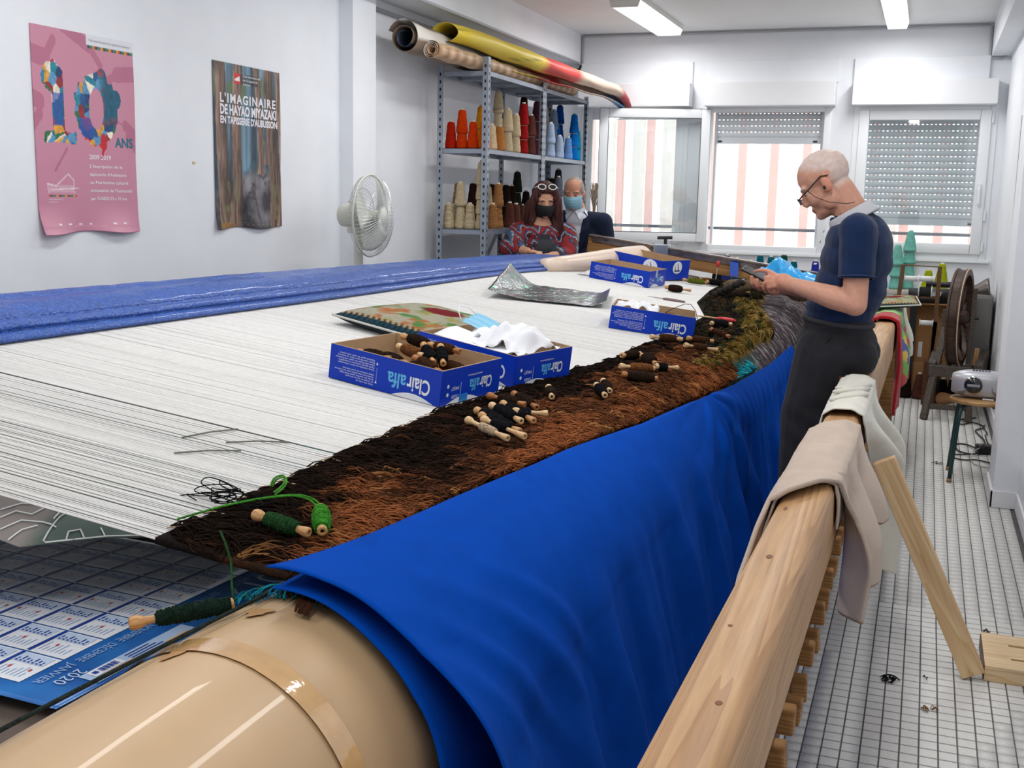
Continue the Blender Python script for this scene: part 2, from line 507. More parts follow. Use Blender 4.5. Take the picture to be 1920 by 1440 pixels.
for zz in (1.15, 1.4, 2.18):
    MB().tube([(.425, YB - .03, zz - .04), (.425, YB - .03, zz + .04)], .009, 8).build('hinge', white_pvc, s3)
s1 = sash(wn[0], -2.98, -2.08, 1.085, 2.245, YB - .02, YB + .03, .07)
# sash of the open window, swung wide into the room
so = bpy.data.objects.new('open_sash', None); COL.objects.link(so); so.parent = wn[1]
so.location = (-1.845, 9.955, 0); so.rotation_euler = (0, 0, math.radians(180 + 14.5))
W_ = .955
frame_box(MB(), 0, W_, 1.115, 2.255, .078, -.03, .03, .008).build('sash_frame', white_pvc, so, auto=40)
MB().bbox((.07, -.003, 1.185), (W_ - .07, .003, 2.185)).build('pane', glass, so)
frame_box(MB(), .074, W_ - .074, 1.189, 2.181, .005, -.008, .031, 0).build('gasket', grey_m, so)
MB().bbox((W_ - .001, -.018, 1.12), (W_ + .004, .018, 2.25)).build('lock_strip', M('worn_steel', srgb(96, 90, 80), rough=.5, metal=.7, var=.3, vscale=25), so)
MB().bbox((0, -.018, 2.254), (W_, .018, 2.259)).build('top_gear', MATS['worn_steel'], so)
MB().bar((W_ - .04, -.05, 1.68), (W_ - .04, -.05, 1.55), .022, .016, up=(0, 1, 0), bev=.005).build('handle', white_pvc, so)
# bright slat fence outside
fence_m = M('faded_red_slat', srgb(238, 190, 180), rough=.7, var=.05, vscale=5)
fence_w = M('pale_slat', srgb(244, 240, 232), rough=.7)
fe = thing('slat_fence', 'faded red and white upright slat fence outside the windows', 'fence', (0, 11.35, 0))
src = {}
for k in range(36):
    key = k % 2
    if key not in src:
        mb = MB().bbox((0, 0, 0), (.085 if key == 0 else .13, .02, 3.2), bev=.004)
        o = mb.build('slat', fence_m if key == 0 else fence_w, fe); src[key] = o
    else:
        o = src[key].copy(); COL.objects.link(o)
    o.location = (-4.6 + k * .155, .05 if key else 0.0, -.3)
MB().bbox((-4.7, .08, .5), (1.2, .13, .6)).bbox((-4.7, .08, 2.3), (1.2, .13, 2.4)).build('cross_rail', fence_w, fe)
struct(MB().bbox((-8, YB + .22, -.5), (5, 16, -.3)).build('ground_outside', M('concrete_outside', (.75, .75, .73), rough=.9, var=.05)))

# ---- conduits
pipe_m = M('painted_conduit', srgb(208, 210, 212), rough=.5)
def conduit(name, pts, r, label, m=pipe_m):
    return tag(MB().tube(pts, r, 8).build(name, m, smooth=True), label, 'pipe')
conduit('conduit', [(-3.318, 6.36, 2.61), (-3.318, YB - .02, 2.61)], .013, 'thin white conduit along the left wall behind the paper rolls', M('conduit_grey', srgb(178, 180, 184), rough=.5))
conduit('conduit', [(-3.036, 5.0, 2.662), (-3.036, YB - .02, 2.662)], .011, 'grey cable clipped under the edge of the left ceiling beam', MATS['conduit_grey'])
conduit('conduit', [(-3.03, YB - .015, 2.645), (-3.03, YB - .015, 2.9), (-3.0, YB - .015, 2.905), (.33, YB - .015, 2.9), (.36, YB - .015, 2.895), (.362, YB - .015, 2.68), (.375, YB - .02, 2.645), (.44, YB - .02, 2.64), (.49, YB - .02, 2.66), (.505, YB - .02, 2.70)], .0095, 'white conduit running along the ceiling above the windows', MATS['conduit_grey'])
tag(MB().tube([(-3.3, YB - .1, 2.63), (-3.12, YB - .05, 2.60), (-3.05, YB - .03, 2.615), (-3.035, YB - .02, 2.65)], .013, 8).build('pipe_elbow', dark_m, smooth=True), 'short dark bent cable end in the corner above the shelf', 'cable')
tag(MB().bbox((.49, YB - .05, 2.685), (.518, YB - .005, 2.725), bev=.004).build('wall_bracket', grey_m), 'small grey bracket holding the conduit on the right wall', 'bracket')

# ---- ceiling lamps
lamp_body = M('lamp_body', srgb(228, 226, 220), rough=.5)
diff_m = M('lamp_diffuser', (.95, .97, 1), rough=.3, emit=(.95, .98, 1.0), estr=1.1, bump=.4, bscale=400)
def lamp(x, y, label, group=None, w=.235, l=1.5):
    t = thing('ceiling_lamp', label, 'lamp', (x, y, ZC), group=group)
    MB().bbox((-w / 2, -l / 2, -.035), (w / 2, l / 2, 0), bev=.006).build('housing', lamp_body, t)
    d = MB(); pr = [(-w / 2 + .004, -.035), (-w / 2 + .02, -.078), (w / 2 - .02, -.078), (w / 2 - .004, -.035)]
    vs = [(px, s * (l / 2 - .012), pz) for s in (-1, 1) for px, pz in pr]
    d.add(vs, [(0, 1, 5, 4), (1, 2, 6, 5), (2, 3, 7, 6)]); d.build('diffuser', diff_m, t)
    for s in (-1, 1):
        MB().add([(px, s * (l / 2 - .012) + q, pz - (.004 if pz < -.05 else 0)) for q in (0, s * .012) for px, pz in pr],
                 [(0, 1, 2, 3), (4, 7, 6, 5), (0, 4, 5, 1), (1, 5, 6, 2), (2, 6, 7, 3), (3, 7, 4, 0)]).build('end_cap', lamp_body, t)
    li = bpy.data.lights.new('lamp_light', 'AREA'); li.shape = 'RECTANGLE'; li.size = w * .8; li.size_y = l * .95
    li.energy = LAMP_POWER; li.color = (1.0, .985, .965)
    lo = bpy.data.objects.new('lamp_light', li); COL.objects.link(lo); lo.location = (0, 0, -.085); lo.parent = t
    return t
lamp(-2.17, 8.9, 'long fluorescent ceiling lamp hanging over the paper rolls side')
lamp(-.345, 8.9, 'long fluorescent ceiling lamp over the closed shutter window', w=.18)
for y in (6.0, 3.1, .2): 
    lamp(-2.17, y, 'fluorescent ceiling lamp further along the row above the warp', 'ceiling lamps out of view')
    lamp(-.345, y, 'fluorescent ceiling lamp further along the row above the aisle', 'ceiling lamps above aisle out of view', w=.18)
# ================================================================== THE LOOM
kraft_m = M('kraft_paper', srgb(198, 166, 126), rough=.45, var=.06, vscale=5, bump=.05, bscale=9, spec=.5, coat=.15)
steel_m = M('blued_steel', srgb(128, 118, 112), rough=.32, metal=.9, var=.3, vscale=18)
oldwood = wood_mat('old_wood', srgb(176, 130, 78), srgb(140, 96, 52), 6, 'X', .6)
darkwood = wood_mat('dark_wood', srgb(96, 58, 34), srgb(60, 34, 20), 6, 'Y', .5)
pine_m = wood_mat('pine_beam', srgb(192, 152, 108), srgb(168, 124, 80), 8, 'Y', .42)
pine2_m = wood_mat('pine_board', srgb(224, 192, 148), srgb(198, 156, 106), 9, 'Z', .5)

loom = thing('low_warp_loom', 'long low-warp tapestry loom stretching down the room', 'loom', (0, 0, 0))
# cloth roller wrapped in kraft paper
n = 64
V = []; ys = np.linspace(.55, 8.12, 60)
for y in ys:
    for k in range(n):
        a = 2 * PI * k / n; r = .25 + .0012 * math.sin(3 * a + y * 7) + .0008 * math.sin(11 * y + a)
        V.append((RC.x + r * math.cos(a), y, RC.z + r * math.sin(a)))
F = [(i * n + k, i * n + (k + 1) % n, (i + 1) * n + (k + 1) % n, (i + 1) * n + k) for i in range(len(ys) - 1) for k in range(n)]
roll = np_mesh('cloth_roller', np.array(V), np.array(F), kraft_m, loom, smooth=True)
tag(roll, 'roller wrapped in brown kraft paper')
MB().lathe([(.0, 0), (.25, 0), (.25, .02), (0, .02)], 48, Matrix.Translation((RC.x, .53, RC.z)) @ Matrix.Rotation(-PI / 2, 4, 'X')).build('roller_end', oldwood, loom)
# glossy tape on the paper
tape_m = M('clear_brown_tape', srgb(208, 166, 112), rough=.08, spec=.8, coat=.9, var=.08, vscale=30, bump=.18, bscale=22)
def roll_strip(name, pathfn, width, m, r=.2525, n=40, parent=None, half=6):
    vs = []; k = half
    for i in range(n + 1):
        a, y = pathfn(i / n); a2, y2 = pathfn(min(1, i / n + .01)); 
        dx = (a2 - a) * .25; dy = y2 - y; l = math.hypot(dx, dy) or 1; nx, ny = -dy / l, dx / l
        for j in range(-k, k + 1):
            q = j / k * width / 2; aa = a + q * nx / .25; yy = y + q * ny
            rr = r + .0012 + .0008 * mnoise.noise((aa * 9, yy * 30, 1))
            vs.append((RC.x + rr * math.cos(aa), yy, RC.z + rr * math.sin(aa)))
    return np_mesh(name, np.array(vs), np_grid(n, 2 * k), m, parent, smooth=True)
roll_strip('tape_strip', lambda t: (math.radians(150 - 190 * t), 1.33 - .05 * t), .05, tape_m, parent=loom)
roll_strip('tape_strip', lambda t: (math.radians(130 - 250 * t), .86 + .06 * t), .05, tape_m, parent=loom)
stain = M('grease_stain', srgb(190, 146, 96), rough=.3)
for (a0, y0, w, h) in ((104, 1.30, .02, .035), (98, 1.46, .022, .018)):
    vs = []; fs = []
    for k in range(24):
        an = 2 * PI * k / 24; q = 1 + .25 * math.sin(3 * an) + .15 * math.cos(5 * an)
        aa = math.radians(a0) + math.cos(an) * w * q / .25; vs.append((RC.x + .2532 * math.cos(aa), y0 + math.sin(an) * h * q, RC.z + .2532 * math.sin(aa)))
    MB().add(vs, [tuple(range(24))]).build('stain', stain, loom)

# warp roller on the far side: slim core, thick flange wound in pale paper at its far end
def LX(y): return -2.60 + .0333 * (y - 2.5)
def LR(y): return Vector((LX(y), y, warp_z(LX(y)) - .005))
MB().tube([LR(.9 + k * .36) for k in range(20)], .04, 24).build('warp_roller', oldwood, loom, smooth=True)
fp = [Vector((-2.31 + .36 * t, 6.9 + 1.22 * t, warp_z(-2.31 + .36 * t) + .03 + .05 * t)) for t in (0, .2, .4, .6, .8, .97, 1.0)]
MB().tube(fp, [.05, .06, .072, .085, .096, .10, .085], 32).build('roller_flange', M('pale_kraft', srgb(232, 210, 190), rough=.4, var=.05, vscale=8, coat=.3), loom, smooth=True)
# steel-edged side rail at the far end
rail = MB().bar((-2.40, 8.22, 1.14), (-.62, 8.22, .905), .06, .12, bev=.004).build('side_rail', oldwood, loom)
MB().bar((-2.385, 8.20, 1.203), (-.60, 8.20, .972), .085, .016, bev=.003).bar((-2.36, 8.186, 1.178), (-.60, 8.186, .950), .01, .05, bev=.002).build('steel_edge', steel_m, loom)
for (x, z) in ((-2.25, 1.175), (-1.9, 1.125), (-1.28, 1.04), (-.9, .99)):
    MB().ell((x, 8.178, z), (.012, .006, .012), 10).build('bolt', steel_m, loom)
MB().bbox((-1.88, 8.12, 1.075), (-1.77, 8.24, 1.155), bev=.008).build('clamp', M('clamp_steel', srgb(150, 158, 170), rough=.35, metal=.8), loom)
MB().tube([(-1.80, 8.17, 1.15), (-1.80, 8.17, 1.21)], .012, 8).tube([(-1.86, 8.17, 1.2), (-1.75, 8.17, 1.205)], .013, 8).build('clamp_screw', dark_m, loom)
# legs and near side frame
for (x, y) in ((-2.3, 8.22), (-.75, 8.22)):
    MB().bbox((x - .06, y - .045, 0), (x + .06, y + .045, warp_z(x) + .0), bev=.006).build('leg', oldwood, loom)
MB().bbox((-2.75, .36, .45), (-.6, .46, .62), bev=.006).build('near_side_rail', oldwood, loom)
for x in (-2.6, -.75): MB().bbox((x - .06, .36, 0), (x + .06, .46, .5), bev=.006).build('leg', oldwood, loom)
# boards under the work (hidden shelf that carries the cartoon)
MB().bbox((-2.6, .9, .625), (-1.24, 7.9, .645)).build('cartoon_board', M('board_grey', srgb(92, 80, 72), rough=.8, var=.2, vscale=5), loom)
for y in (1.6, 4.6, 7.4): MB().bbox((-2.55, y, 0), (-1.3, y + .06, .624)).build('board_trestle', oldwood, loom)

# seat beam the weavers lean on
def BX(y): return -.2165 + (y - 1.17) * .0078
beam = thing('seat_beam', 'long planed pine beam the weaver leans against', 'beam', (0, 0, 0))
mb = MB(); b_ = .010
sec = [(-.052, -.175), (.052, -.175), (.052, -.022), (.045, -.006), (.036, 0), (-.036, 0), (-.046, -.006), (-.052, -.02)]
ysb = np.linspace(.55, 7.75, 24); vs = []; fs = []
for y in ysb: vs += [(BX(y) + px, y, .85 + pz) for px, pz in sec]
k = len(sec)
for i in range(len(ysb) - 1):
    for j in range(k): fs.append((i * k + j, (i + 1) * k + j, (i + 1) * k + (j + 1) % k, i * k + (j + 1) % k))
fs.append(tuple(range(k))); fs.append(tuple((len(ysb) - 1) * k + j for j in range(k - 1, -1, -1)))
mb.add(vs, fs); mb.build('plank', pine_m, beam, auto=35)
knot = M('pine_knot', srgb(120, 72, 40), rough=.6)
for (dx, y, w, l) in ((-.012, 1.98, .006, .014), (-.026, 2.32, .004, .016), (.012, 1.35, .005, .008), (.02, 2.86, .003, .02), (-.02, 1.62, .004, .006), (.015, 3.3, .003, .045)):
    MB().ell((BX(y) + dx, y, .850), (w, l, .0009), 14).build('knot', knot, beam, smooth=True)
for y in (.8, 7.4):
    MB().bbox((BX(y) - .045, y - .05, 0), (BX(y) + .045, y + .05, .676), bev=.005).build('post', oldwood, beam)
# treadle rail below the beam, with the treadle ends sticking out
tr = thing('treadle_rail', 'dark wooden rail with pale treadle ends under the seat beam', 'treadles', (0, 0, 0))
MB().bbox((-.30, .7, .29), (-.225, 7.3, .40), bev=.006).build('rail', darkwood, tr)
for y in (.9, 7.1): MB().bbox((-.30, y - .05, 0), (-.23, y + .05, .29), bev=.004).build('foot', darkwood, tr)
src = None
for i in range(34):
    y = 1.75 + i * .155
    if src is None: o = MB().bbox((-.06, -.022, -.03), (.022, .022, .03), bev=.006).build('treadle_end', oldwood, tr); src = o
    else: o = src.copy(); COL.objects.link(o)
    o.location = (-.212, y + random.uniform(-.02, .02), .335 + random.uniform(-.03, .03)); o.rotation_euler = (0, random.uniform(-.1, .1), random.uniform(-.1, .1))

# diagonal prop and slotted block on the floor
st = thing('diagonal_prop', 'slanting pine board bracing the seat beam against the floor', 'prop')
pb = MB().bbox((-.036, -.021, 0), (.036, .021, .737), bev=.004).build('board', wood_mat('prop_pine', srgb(222, 190, 146), srgb(204, 166, 118), 8, 'Z', .5), st)
pb.location = (.243, 3.66, .016); pb.rotation_euler = (0, math.atan2(-.318, .664), math.radians(0))
bl = thing('slotted_block', 'short flat pine block with two slots on the floor beside the prop', 'block')
mb = MB()
# plate with two slots, built around the openings
for lo, hi in (((.275, 3.66, 0), (.355, 3.96, .05)), ((.46, 3.66, 0), (.505, 3.96, .05)), ((.355, 3.66, 0), (.46, 3.735, .05)), ((.355, 3.752, 0), (.46, 3.855, .05)), ((.355, 3.872, 0), (.46, 3.96, .05))):
    mb.bbox(lo, hi)
mb.build('board', wood_mat('block_pine', srgb(230, 204, 164), srgb(212, 178, 132), 8, 'X', .5), bl)
MB().bbox((.272, 3.67, .0), (.275, 3.95, .046)).build('bark_edge', darkwood, bl)

# ---- warp: cotton threads from the roller to the woven edge
thr = M('warp_cotton', srgb(228, 227, 224), rough=.85, var=.04, vscale=40)
ths = []; y = 1.558
while y < 8.08:
    gap = .0056 if y < 1.8 else (.0048 if y < 2.2 else .0037)
    gap *= RNG.uniform(.72, 1.25)
    if RNG.random() < (.22 if y < 2.3 else (.10 if y < 3.2 else .05)): gap += RNG.uniform(.0015, .004)
    if abs(y - 2.245) < .004: gap = .016
    ths.append(y); y += gap
ths = np.array(ths)
def fellx(y): return np.interp(y, [1.5, 2.8, 3.1, 3.6, 4.2, 4.9, 6.0, 6.6, 7.4, 8.2], [-1.222, -1.245, -1.21, -1.165, -1.11, -1.09, -1.09, -1.25, -1.32, -1.35])
ns = 5; nx_ = 3
N_ = len(ths)
tt = np.linspace(0, 1, nx_)
xl = -2.62 + .0333 * (ths - 2.5) + np.clip((ths - 6.9) / 1.2, 0, 1) * .30; xr = fellx(ths) + .05
X = xl[:, None] + (xr - xl)[:, None] * tt
Z = .85 + .12 * (-1 - X) - .0015 * RNG.random(N_)[:, None]
Y = ths[:, None] + RNG.normal(0, .0006, (N_, nx_))
ang = np.arange(ns) * 2 * PI / ns
rr = .00155
V = np.stack([np.broadcast_to(X[..., None], (N_, nx_, ns)), Y[..., None] + rr * np.cos(ang), Z[..., None] + rr * np.sin(ang)], -1).reshape(-1, 3)
base = (np.arange(N_) * nx_ * ns)[:, None, None] + (np.arange(nx_ - 1) * ns)[None, :, None]
jj = np.arange(ns); j2 = (jj + 1) % ns
F = np.stack([base + jj, base + ns + jj, base + ns + j2, base + j2], -1).reshape(-1, 4)
wt = np_mesh('warp_threads', V, F, thr, loom, smooth=True)
tag(wt, 'close-set cream cotton warp threads', kind='stuff')
# broken threads knotted and hanging loose
for (x0, y0, x1, y1) in ((-1.515, 2.245, -1.56, 2.09), (-1.37, 2.24, -1.47, 2.13), (-1.41, 2.10, -1.50, 1.98)):
    MB().tube([(x0, y0, warp_z(x0) + .004), ((x0 + x1) / 2, (y0 + y1) / 2, warp_z((x0 + x1) / 2) + .007), (x1, y1, warp_z(x1) + .004)], .002, 6).build('loose_thread', M('grey_yarn', srgb(120, 118, 108), rough=.9), loom, smooth=True)

# ---- tapestry: cross-section runs from the woven edge over the roller
R_T = .2705
TX = RC.x + R_T * .1191
def surf(s, y, off=0.0):
    """s metres past the woven edge -> arrays x, z (with normal offset)"""
    fx = fellx(y); L0 = (TX - fx) / .9929
    flat = s < L0
    xs = fx + s * .9929; zs = .85 + .12 * (-1 - xs)
    a = PI / 2 - math.atan(.12) - (s - L0) / R_T
    xr_ = RC.x + (R_T + off) * np.cos(a); zr_ = RC.z + (R_T + off) * np.sin(a)
    return np.where(flat, xs + off * .1191, xr_), np.where(flat, zs + off * .9929, zr_)
def tap_col(s, y):
    """woven colours: s along the weave, y along the loom (metres)"""
    nz = fbm(s * 9, y * 5, 3); n2 = fbm(s * 40, y * 18, 5); n3 = fbm(s * 26 + y * 4, y * 60, 9)
    black = np.array((.010, .007, .006)); brown = np.array((.040, .017, .008)); rust = np.array((.165, .055, .020)); dark = np.array((.020, .010, .006))
    t = (s - .12) / .24 + (nz - .5) * 1.6
    c = mixc(black, dark, t * 1.6); c = mixc(c, brown, (t - .25) * 1.8); 
    c = mixc(c, rust, np.clip((n2 - .5) * 3, 0, 1) * np.clip(t * 1.3 + .1, 0, 1) * np.clip(1.1 - np.abs(y - 3.0) * .35, .15, 1))
    ol = np.array((.19, .125, .028)); teal = np.array((.018, .065, .058)); grey = np.array((.10, .085, .10)); violet = np.array((.045, .032, .040)); pale = np.array((.36, .33, .30))
    # further down: olive and yellow edge, then teal and violet-grey figured weave
    w = np.clip((y - 4.35) / .5, 0, 1)
    e = .30 - (y - 4.6) * .0 + (nz - .5) * .1
    c = mixc(c, ol, w * np.exp(-((s - e) / .055) ** 2) * 1.2)
    z2 = w * np.clip((s - e - .04) / .03, 0, 1)
    f = mixc(teal, violet, np.clip((y - 5.0 + (s - .42) * 3.5 + (nz - .5) * 1.2) / .35, 0, 1))
    f = mixc(f, pale, np.clip((n3 - .58) * 9, 0, 1) * np.clip((y - 4.9 + (s - .4) * 3) / .4, 0, 1) * .8)
    f = mixc(f, grey, np.clip((n2 - .52) * 5, 0, 1) * .5)
    return mixc(c, f, z2)
nu, nv = 520, 70
yy = np.linspace(1.555, 8.05, nu + 1)[:, None] * np.ones((1, nv + 1)); ss = np.linspace(0, .95, nv + 1)[None, :] * np.ones((nu + 1, 1))
x_, z_ = surf(ss, yy, .002 + .003 * fbm(ss * 30, yy * 30, 2))
tap = np_mesh('woven_tapestry', np.stack([x_, yy, z_], -1).reshape(-1, 3), np_grid(nu, nv), M('wool_weave', attr=True, rough=.95, var=.35, vscale=160, bump=.6, bscale=220, spec=.1), loom, smooth=True, C=tap_col(ss, yy).reshape(-1, 3), solid=.012, solid_off=1)
tag(tap, 'dark brown woven tapestry winding onto the roller')

def fabric_edge_deg(y): return np.interp(y, [1.48, 1.6, 1.785, 2.09, 2.48, 2.68, 3.24, 4.5, 5.45, 6.4], [96, 94, 89.3, 83.2, 74.1, 70.8, 57, 37.6, 28, 26])
def s_limit(y):
    """where the blue cloth starts, measured along the weave"""
    return (TX - fellx(y)) / .9929 + (PI / 2 - math.atan(.12) - np.radians(fabric_edge_deg(y))) * R_T + np.where(y > 6.35, 1.0, 0)
# loose wool ends: thousands of strands lying over the back of the weave
def strands(name, n, yr, sr, lenr, dirfn, colfn, seg=5, r=.0011, lift=.012, clump=9, seed=1, parent=None, curl=.35):
    g = np.random.default_rng(seed)
    nc = n // clump
    cy = g.uniform(*yr, nc); cs = g.uniform(*sr, nc); ca = dirfn(cs, cy) + g.normal(0, .38, nc); cl = g.uniform(*lenr, nc); ch = g.uniform(.4, 1.25, nc) * lift; cb = g.normal(0, curl, nc)
    ok = cs < s_limit(cy) - .03; cy, cs, ca, cl, ch, cb = (q[ok] for q in (cy, cs, ca, cl, ch, cb)); nc = len(cy)
    y0 = np.repeat(cy, clump) + g.normal(0, .0045, nc * clump); s0 = np.repeat(cs, clump) + g.normal(0, .006, nc * clump)
    a = np.repeat(ca, clump) + g.normal(0, .16, nc * clump); l = np.repeat(cl, clump) * g.uniform(.7, 1.15, nc * clump)
    hh = np.repeat(ch, clump) * g.uniform(.5, 1.3, nc * clump); bend = np.repeat(cb, clump) + g.normal(0, .18, nc * clump)
    col = np.repeat(colfn(cs, cy, g), clump, 0) * g.uniform(.7, 1.35, (nc * clump, 1))
    m = nc * clump; t = np.linspace(0, 1, seg + 1)
    lim = s_limit(y0) - .012
    ph = g.uniform(0, 6.28, m)
    A = a[:, None] + bend[:, None] * (t - .2) + .22 * np.sin(t * 7 + ph[:, None])
    dl = l[:, None] / seg
    S = s0[:, None] + np.concatenate([np.zeros((m, 1)), np.cumsum(np.cos(A[:, 1:]) * dl, 1)], 1)
    Yv = y0[:, None] + np.concatenate([np.zeros((m, 1)), np.cumsum(np.sin(A[:, 1:]) * dl, 1)], 1)
    S = np.minimum(S, lim[:, None] - .004 * g.random((m, 1)))
    O = .003 + hh[:, None] * np.sin(np.clip(t * 1.25, 0, 1) * PI) ** .8 + .0015 * g.random((m, 1))
    x, z = surf(S, Yv, O)
    Pn = np.stack([x, Yv, z], -1)                         # m, seg+1, 3
    T = np.gradient(Pn, axis=1); T /= np.linalg.norm(T, axis=2, keepdims=True) + 1e-9
    U = np.cross(T, np.array([.12, 0, .99])); U /= np.linalg.norm(U, axis=2, keepdims=True) + 1e-9
    Wv = np.cross(U, T)
    rad = (r * (1 - .45 * t))[None, :, None]
    ring = np.stack([Pn + U * rad, Pn - U * rad * .6 + Wv * rad, Pn - U * rad * .6 - Wv * rad], 2)   # m, seg+1, 3, 3
    V = ring.reshape(-1, 3)
    b0 = (np.arange(m) * (seg + 1) * 3)[:, None, None] + (np.arange(seg) * 3)[None, :, None]
    j = np.arange(3); k = (j + 1) % 3
    F = np.stack([b0 + j, b0 + k, b0 + 3 + k, b0 + 3 + j], -1).reshape(-1, 4)
    C = np.repeat(col, (seg + 1) * 3, 0)
    return tag(np_mesh(name, V, F, M('wool_ends', attr=True, rough=1.0, spec=.03), parent, smooth=True, C=C), kind='stuff')
def brown_cols(s, y, g):
    k = fbm(s * 8, y * 3.5, 31); t = (s - .07) / .24 + (k - .5) * 1.5 + g.normal(0, .16, len(s)) - .12 * np.clip(2.6 - y, 0, 1)
    black = np.array((.013, .008, .006)); dk = np.array((.036, .016, .010)); br = np.array((.105, .038, .016)); ru = np.array((.25, .082, .030)); oc = np.array((.34, .15, .05))
    c = mixc(black, dk, t * 1.8); c = mixc(c, br, (t - .3) * 2.0)
    c = mixc(c, ru, np.clip((k - .48) * 5 + g.normal(0, .3, len(s)), 0, 1) * np.clip(t * 1.6 - .25, 0, 1))
    c = mixc(c, oc, (g.random(len(s)) < .045) * np.clip(t * 2, 0, 1) * .8)
    return c
def olive_cols(s, y, g):
    k = fbm(s * 10, y * 4, 41); r = g.random((len(s), 1))
    pal = np.array([(.24, .15, .03), (.11, .085, .02), (.30, .20, .06), (.045, .05, .018), (.14, .07, .018)])
    return pal[g.integers(0, 5, len(s))] * (.7 + .6 * r)
def dark_cols(s, y, g):
    pal = np.array([(.02, .016, .012), (.035, .032, .014), (.05, .03, .014), (.014, .014, .016)])
    return pal[g.integers(0, 4, len(s))]
d1 = lambda s, y: .50 + .25 * np.sin(y * 2.3 + s * 6)
strands('wool_ends', 25000, (1.57, 3.2), (.0, .46), (.06, .145), d1, brown_cols, seed=3, parent=loom, r=.0016, clump=13, lift=.015, seg=5)
strands('wool_ends', 14500, (3.2, 4.75), (.0, .48), (.05, .12), d1, brown_cols, seed=5, parent=loom, r=.0019, clump=13, lift=.015, seg=4)
strands('wool_ends', 2300, (4.4, 5.9), (.25, .315), (.04, .065), lambda s, y: .1 + 0 * s, olive_cols, seed=7, parent=loom, r=.0016, lift=.02)
strands('wool_ends', 3600, (4.75, 6.9), (.02, .27), (.04, .08), d1, dark_cols, seed=9, parent=loom, r=.0018, lift=.02)
strands('wool_ends', 2200, (5.8, 7.9), (.02, .30), (.04, .08), d1, dark_cols, seed=10, parent=loom, r=.0024, lift=.03, seg=4)
strands('wool_ends', 2400, (5.7, 6.9), (.20, .33), (.05, .085), lambda s, y: -.1 + 0 * s, olive_cols, seed=11, parent=loom, r=.002, lift=.035)
strands('wool_ends', 320, (4.6, 5.1), (.38, .43), (.09, .15), lambda s, y: .2 + 0 * s, lambda s, y, g: np.array((.02, .30, .38)) * g.uniform(.6, 1.2, (len(s), 1)), seed=13, parent=loom, r=.0022, lift=.015, clump=6)
# frayed end of the tapestry at the near side of the roller
fr = []
g = np.random.default_rng(5)
def fringe(name, cols, n, a0, a1, seed, l=(.02, .05), parent=None):
    g = np.random.default_rng(seed); mb = MB()
    for k in range(n):
        a = math.radians(g.uniform(a0, a1)); r = .256 + g.uniform(0, .012); y = 1.556; p = []; an = g.uniform(-.9, .9); L_ = g.uniform(*l)
        for q in range(4):
            t = q / 3; aa = a - t * L_ * math.sin(an) / .26
            rr = r + .006 * math.sin(t * PI) - .004 * t
            p.append((RC.x + rr * math.cos(aa), y - t * L_ * math.cos(an) * .7, RC.z + rr * math.sin(aa)))
        c = np.array(cols[g.integers(0, len(cols))]) * g.uniform(.6, 1.3)
        mb.tube(p, .0013, 4, col=c)
    return tag(mb.build(name, M('wool_ends'), parent), kind='stuff')
fringe('frayed_edge', [(.02, .015, .01), (.06, .025, .012), (.03, .02, .012)], 900, -5, 96, 3, parent=loom)
fringe('frayed_edge', [(.01, .20, .38), (.02, .28, .36), (.02, .12, .05), (.01, .10, .25)], 90, 84, 118, 5, (.03, .07), parent=loom)
fringe('frayed_edge', [(.30, .08, .04), (.35, .22, .12), (.02, .14, .06)], 60, 10, 40, 7, (.02, .05), parent=loom)
# little brown tassel hanging on the paper
mb = MB()
for k in range(40):
    a = math.radians(86 + random.uniform(-2.5, 2.5)); p = []
    for q in range(5):
        t = q / 4; aa = a - t * .09 + .01 * math.sin(t * 6 + k); rr = .262 + .008 * math.sin(t * PI)
        p.append((RC.x + rr * math.cos(aa) + random.uniform(-.003, .003), 1.55 - t * .085 + random.uniform(-.004, .004), RC.z + rr * math.sin(aa)))
    mb.tube(p, .0014, 4, col=np.array((.06, .025, .014)) * random.uniform(.6, 1.3))
mb.build('wool_tassel', MATS['wool_ends'], loom)

# ---- blue cloth hung over the finished weave
fab_m = weave_mat('blue_fleece', srgb(0, 70, 172), 700, .08, 1.0, .0, .3)
def gau(x, m, s): return np.exp(-((x - m) / s) ** 2)
nu, nv = 300, 140
yv = np.linspace(1.485, 6.35, nu + 1)[:, None] * np.ones((1, nv + 1)); tv_ = np.linspace(0, 1, nv + 1)[None, :] * np.ones((nu + 1, 1))
a0 = np.radians(fabric_edge_deg(yv)); Rf = .287 + .031 * np.exp(-(yv - 1.485) / .16)
L1 = a0 * Rf; LT = L1 + .50; s = tv_ * LT
onr = s < L1; ang_ = a0 - s / Rf; drop = np.clip(s - L1, 0, None)
nx0 = np.where(onr, np.cos(ang_), 1.0); nz0 = np.where(onr, np.sin(ang_), 0.0)
bx_ = np.where(onr, RC.x + Rf * np.cos(ang_), RC.x + Rf); bz_ = np.where(onr, RC.z + Rf * np.sin(ang_), RC.z - drop)
# fold relief: grows as the cloth leaves the roller
dn = np.clip((s - .10) / .30, 0, 1); dn2 = np.clip((s - L1 + .12) / .35, 0, 1)
sl = yv - .40 * s                              # folds fall slightly towards the near end
fold = .023 * np.sin(sl * 15 + 1.3 * np.sin(sl * 3.1)) * dn2 + .010 * np.sin(sl * 34 + 2 * np.sin(sl * 5)) * dn2 * (.35 + .65 * fbm(sl * 2, yv * 0 + 3, 8))
fold += .020 * gau(sl, 3.0, .06) * dn + .022 * gau(sl, 2.72, .045) * dn2 + .028 * gau(sl, 3.42, .05) * dn2 + .016 * gau(sl, 2.2, .05) * dn2
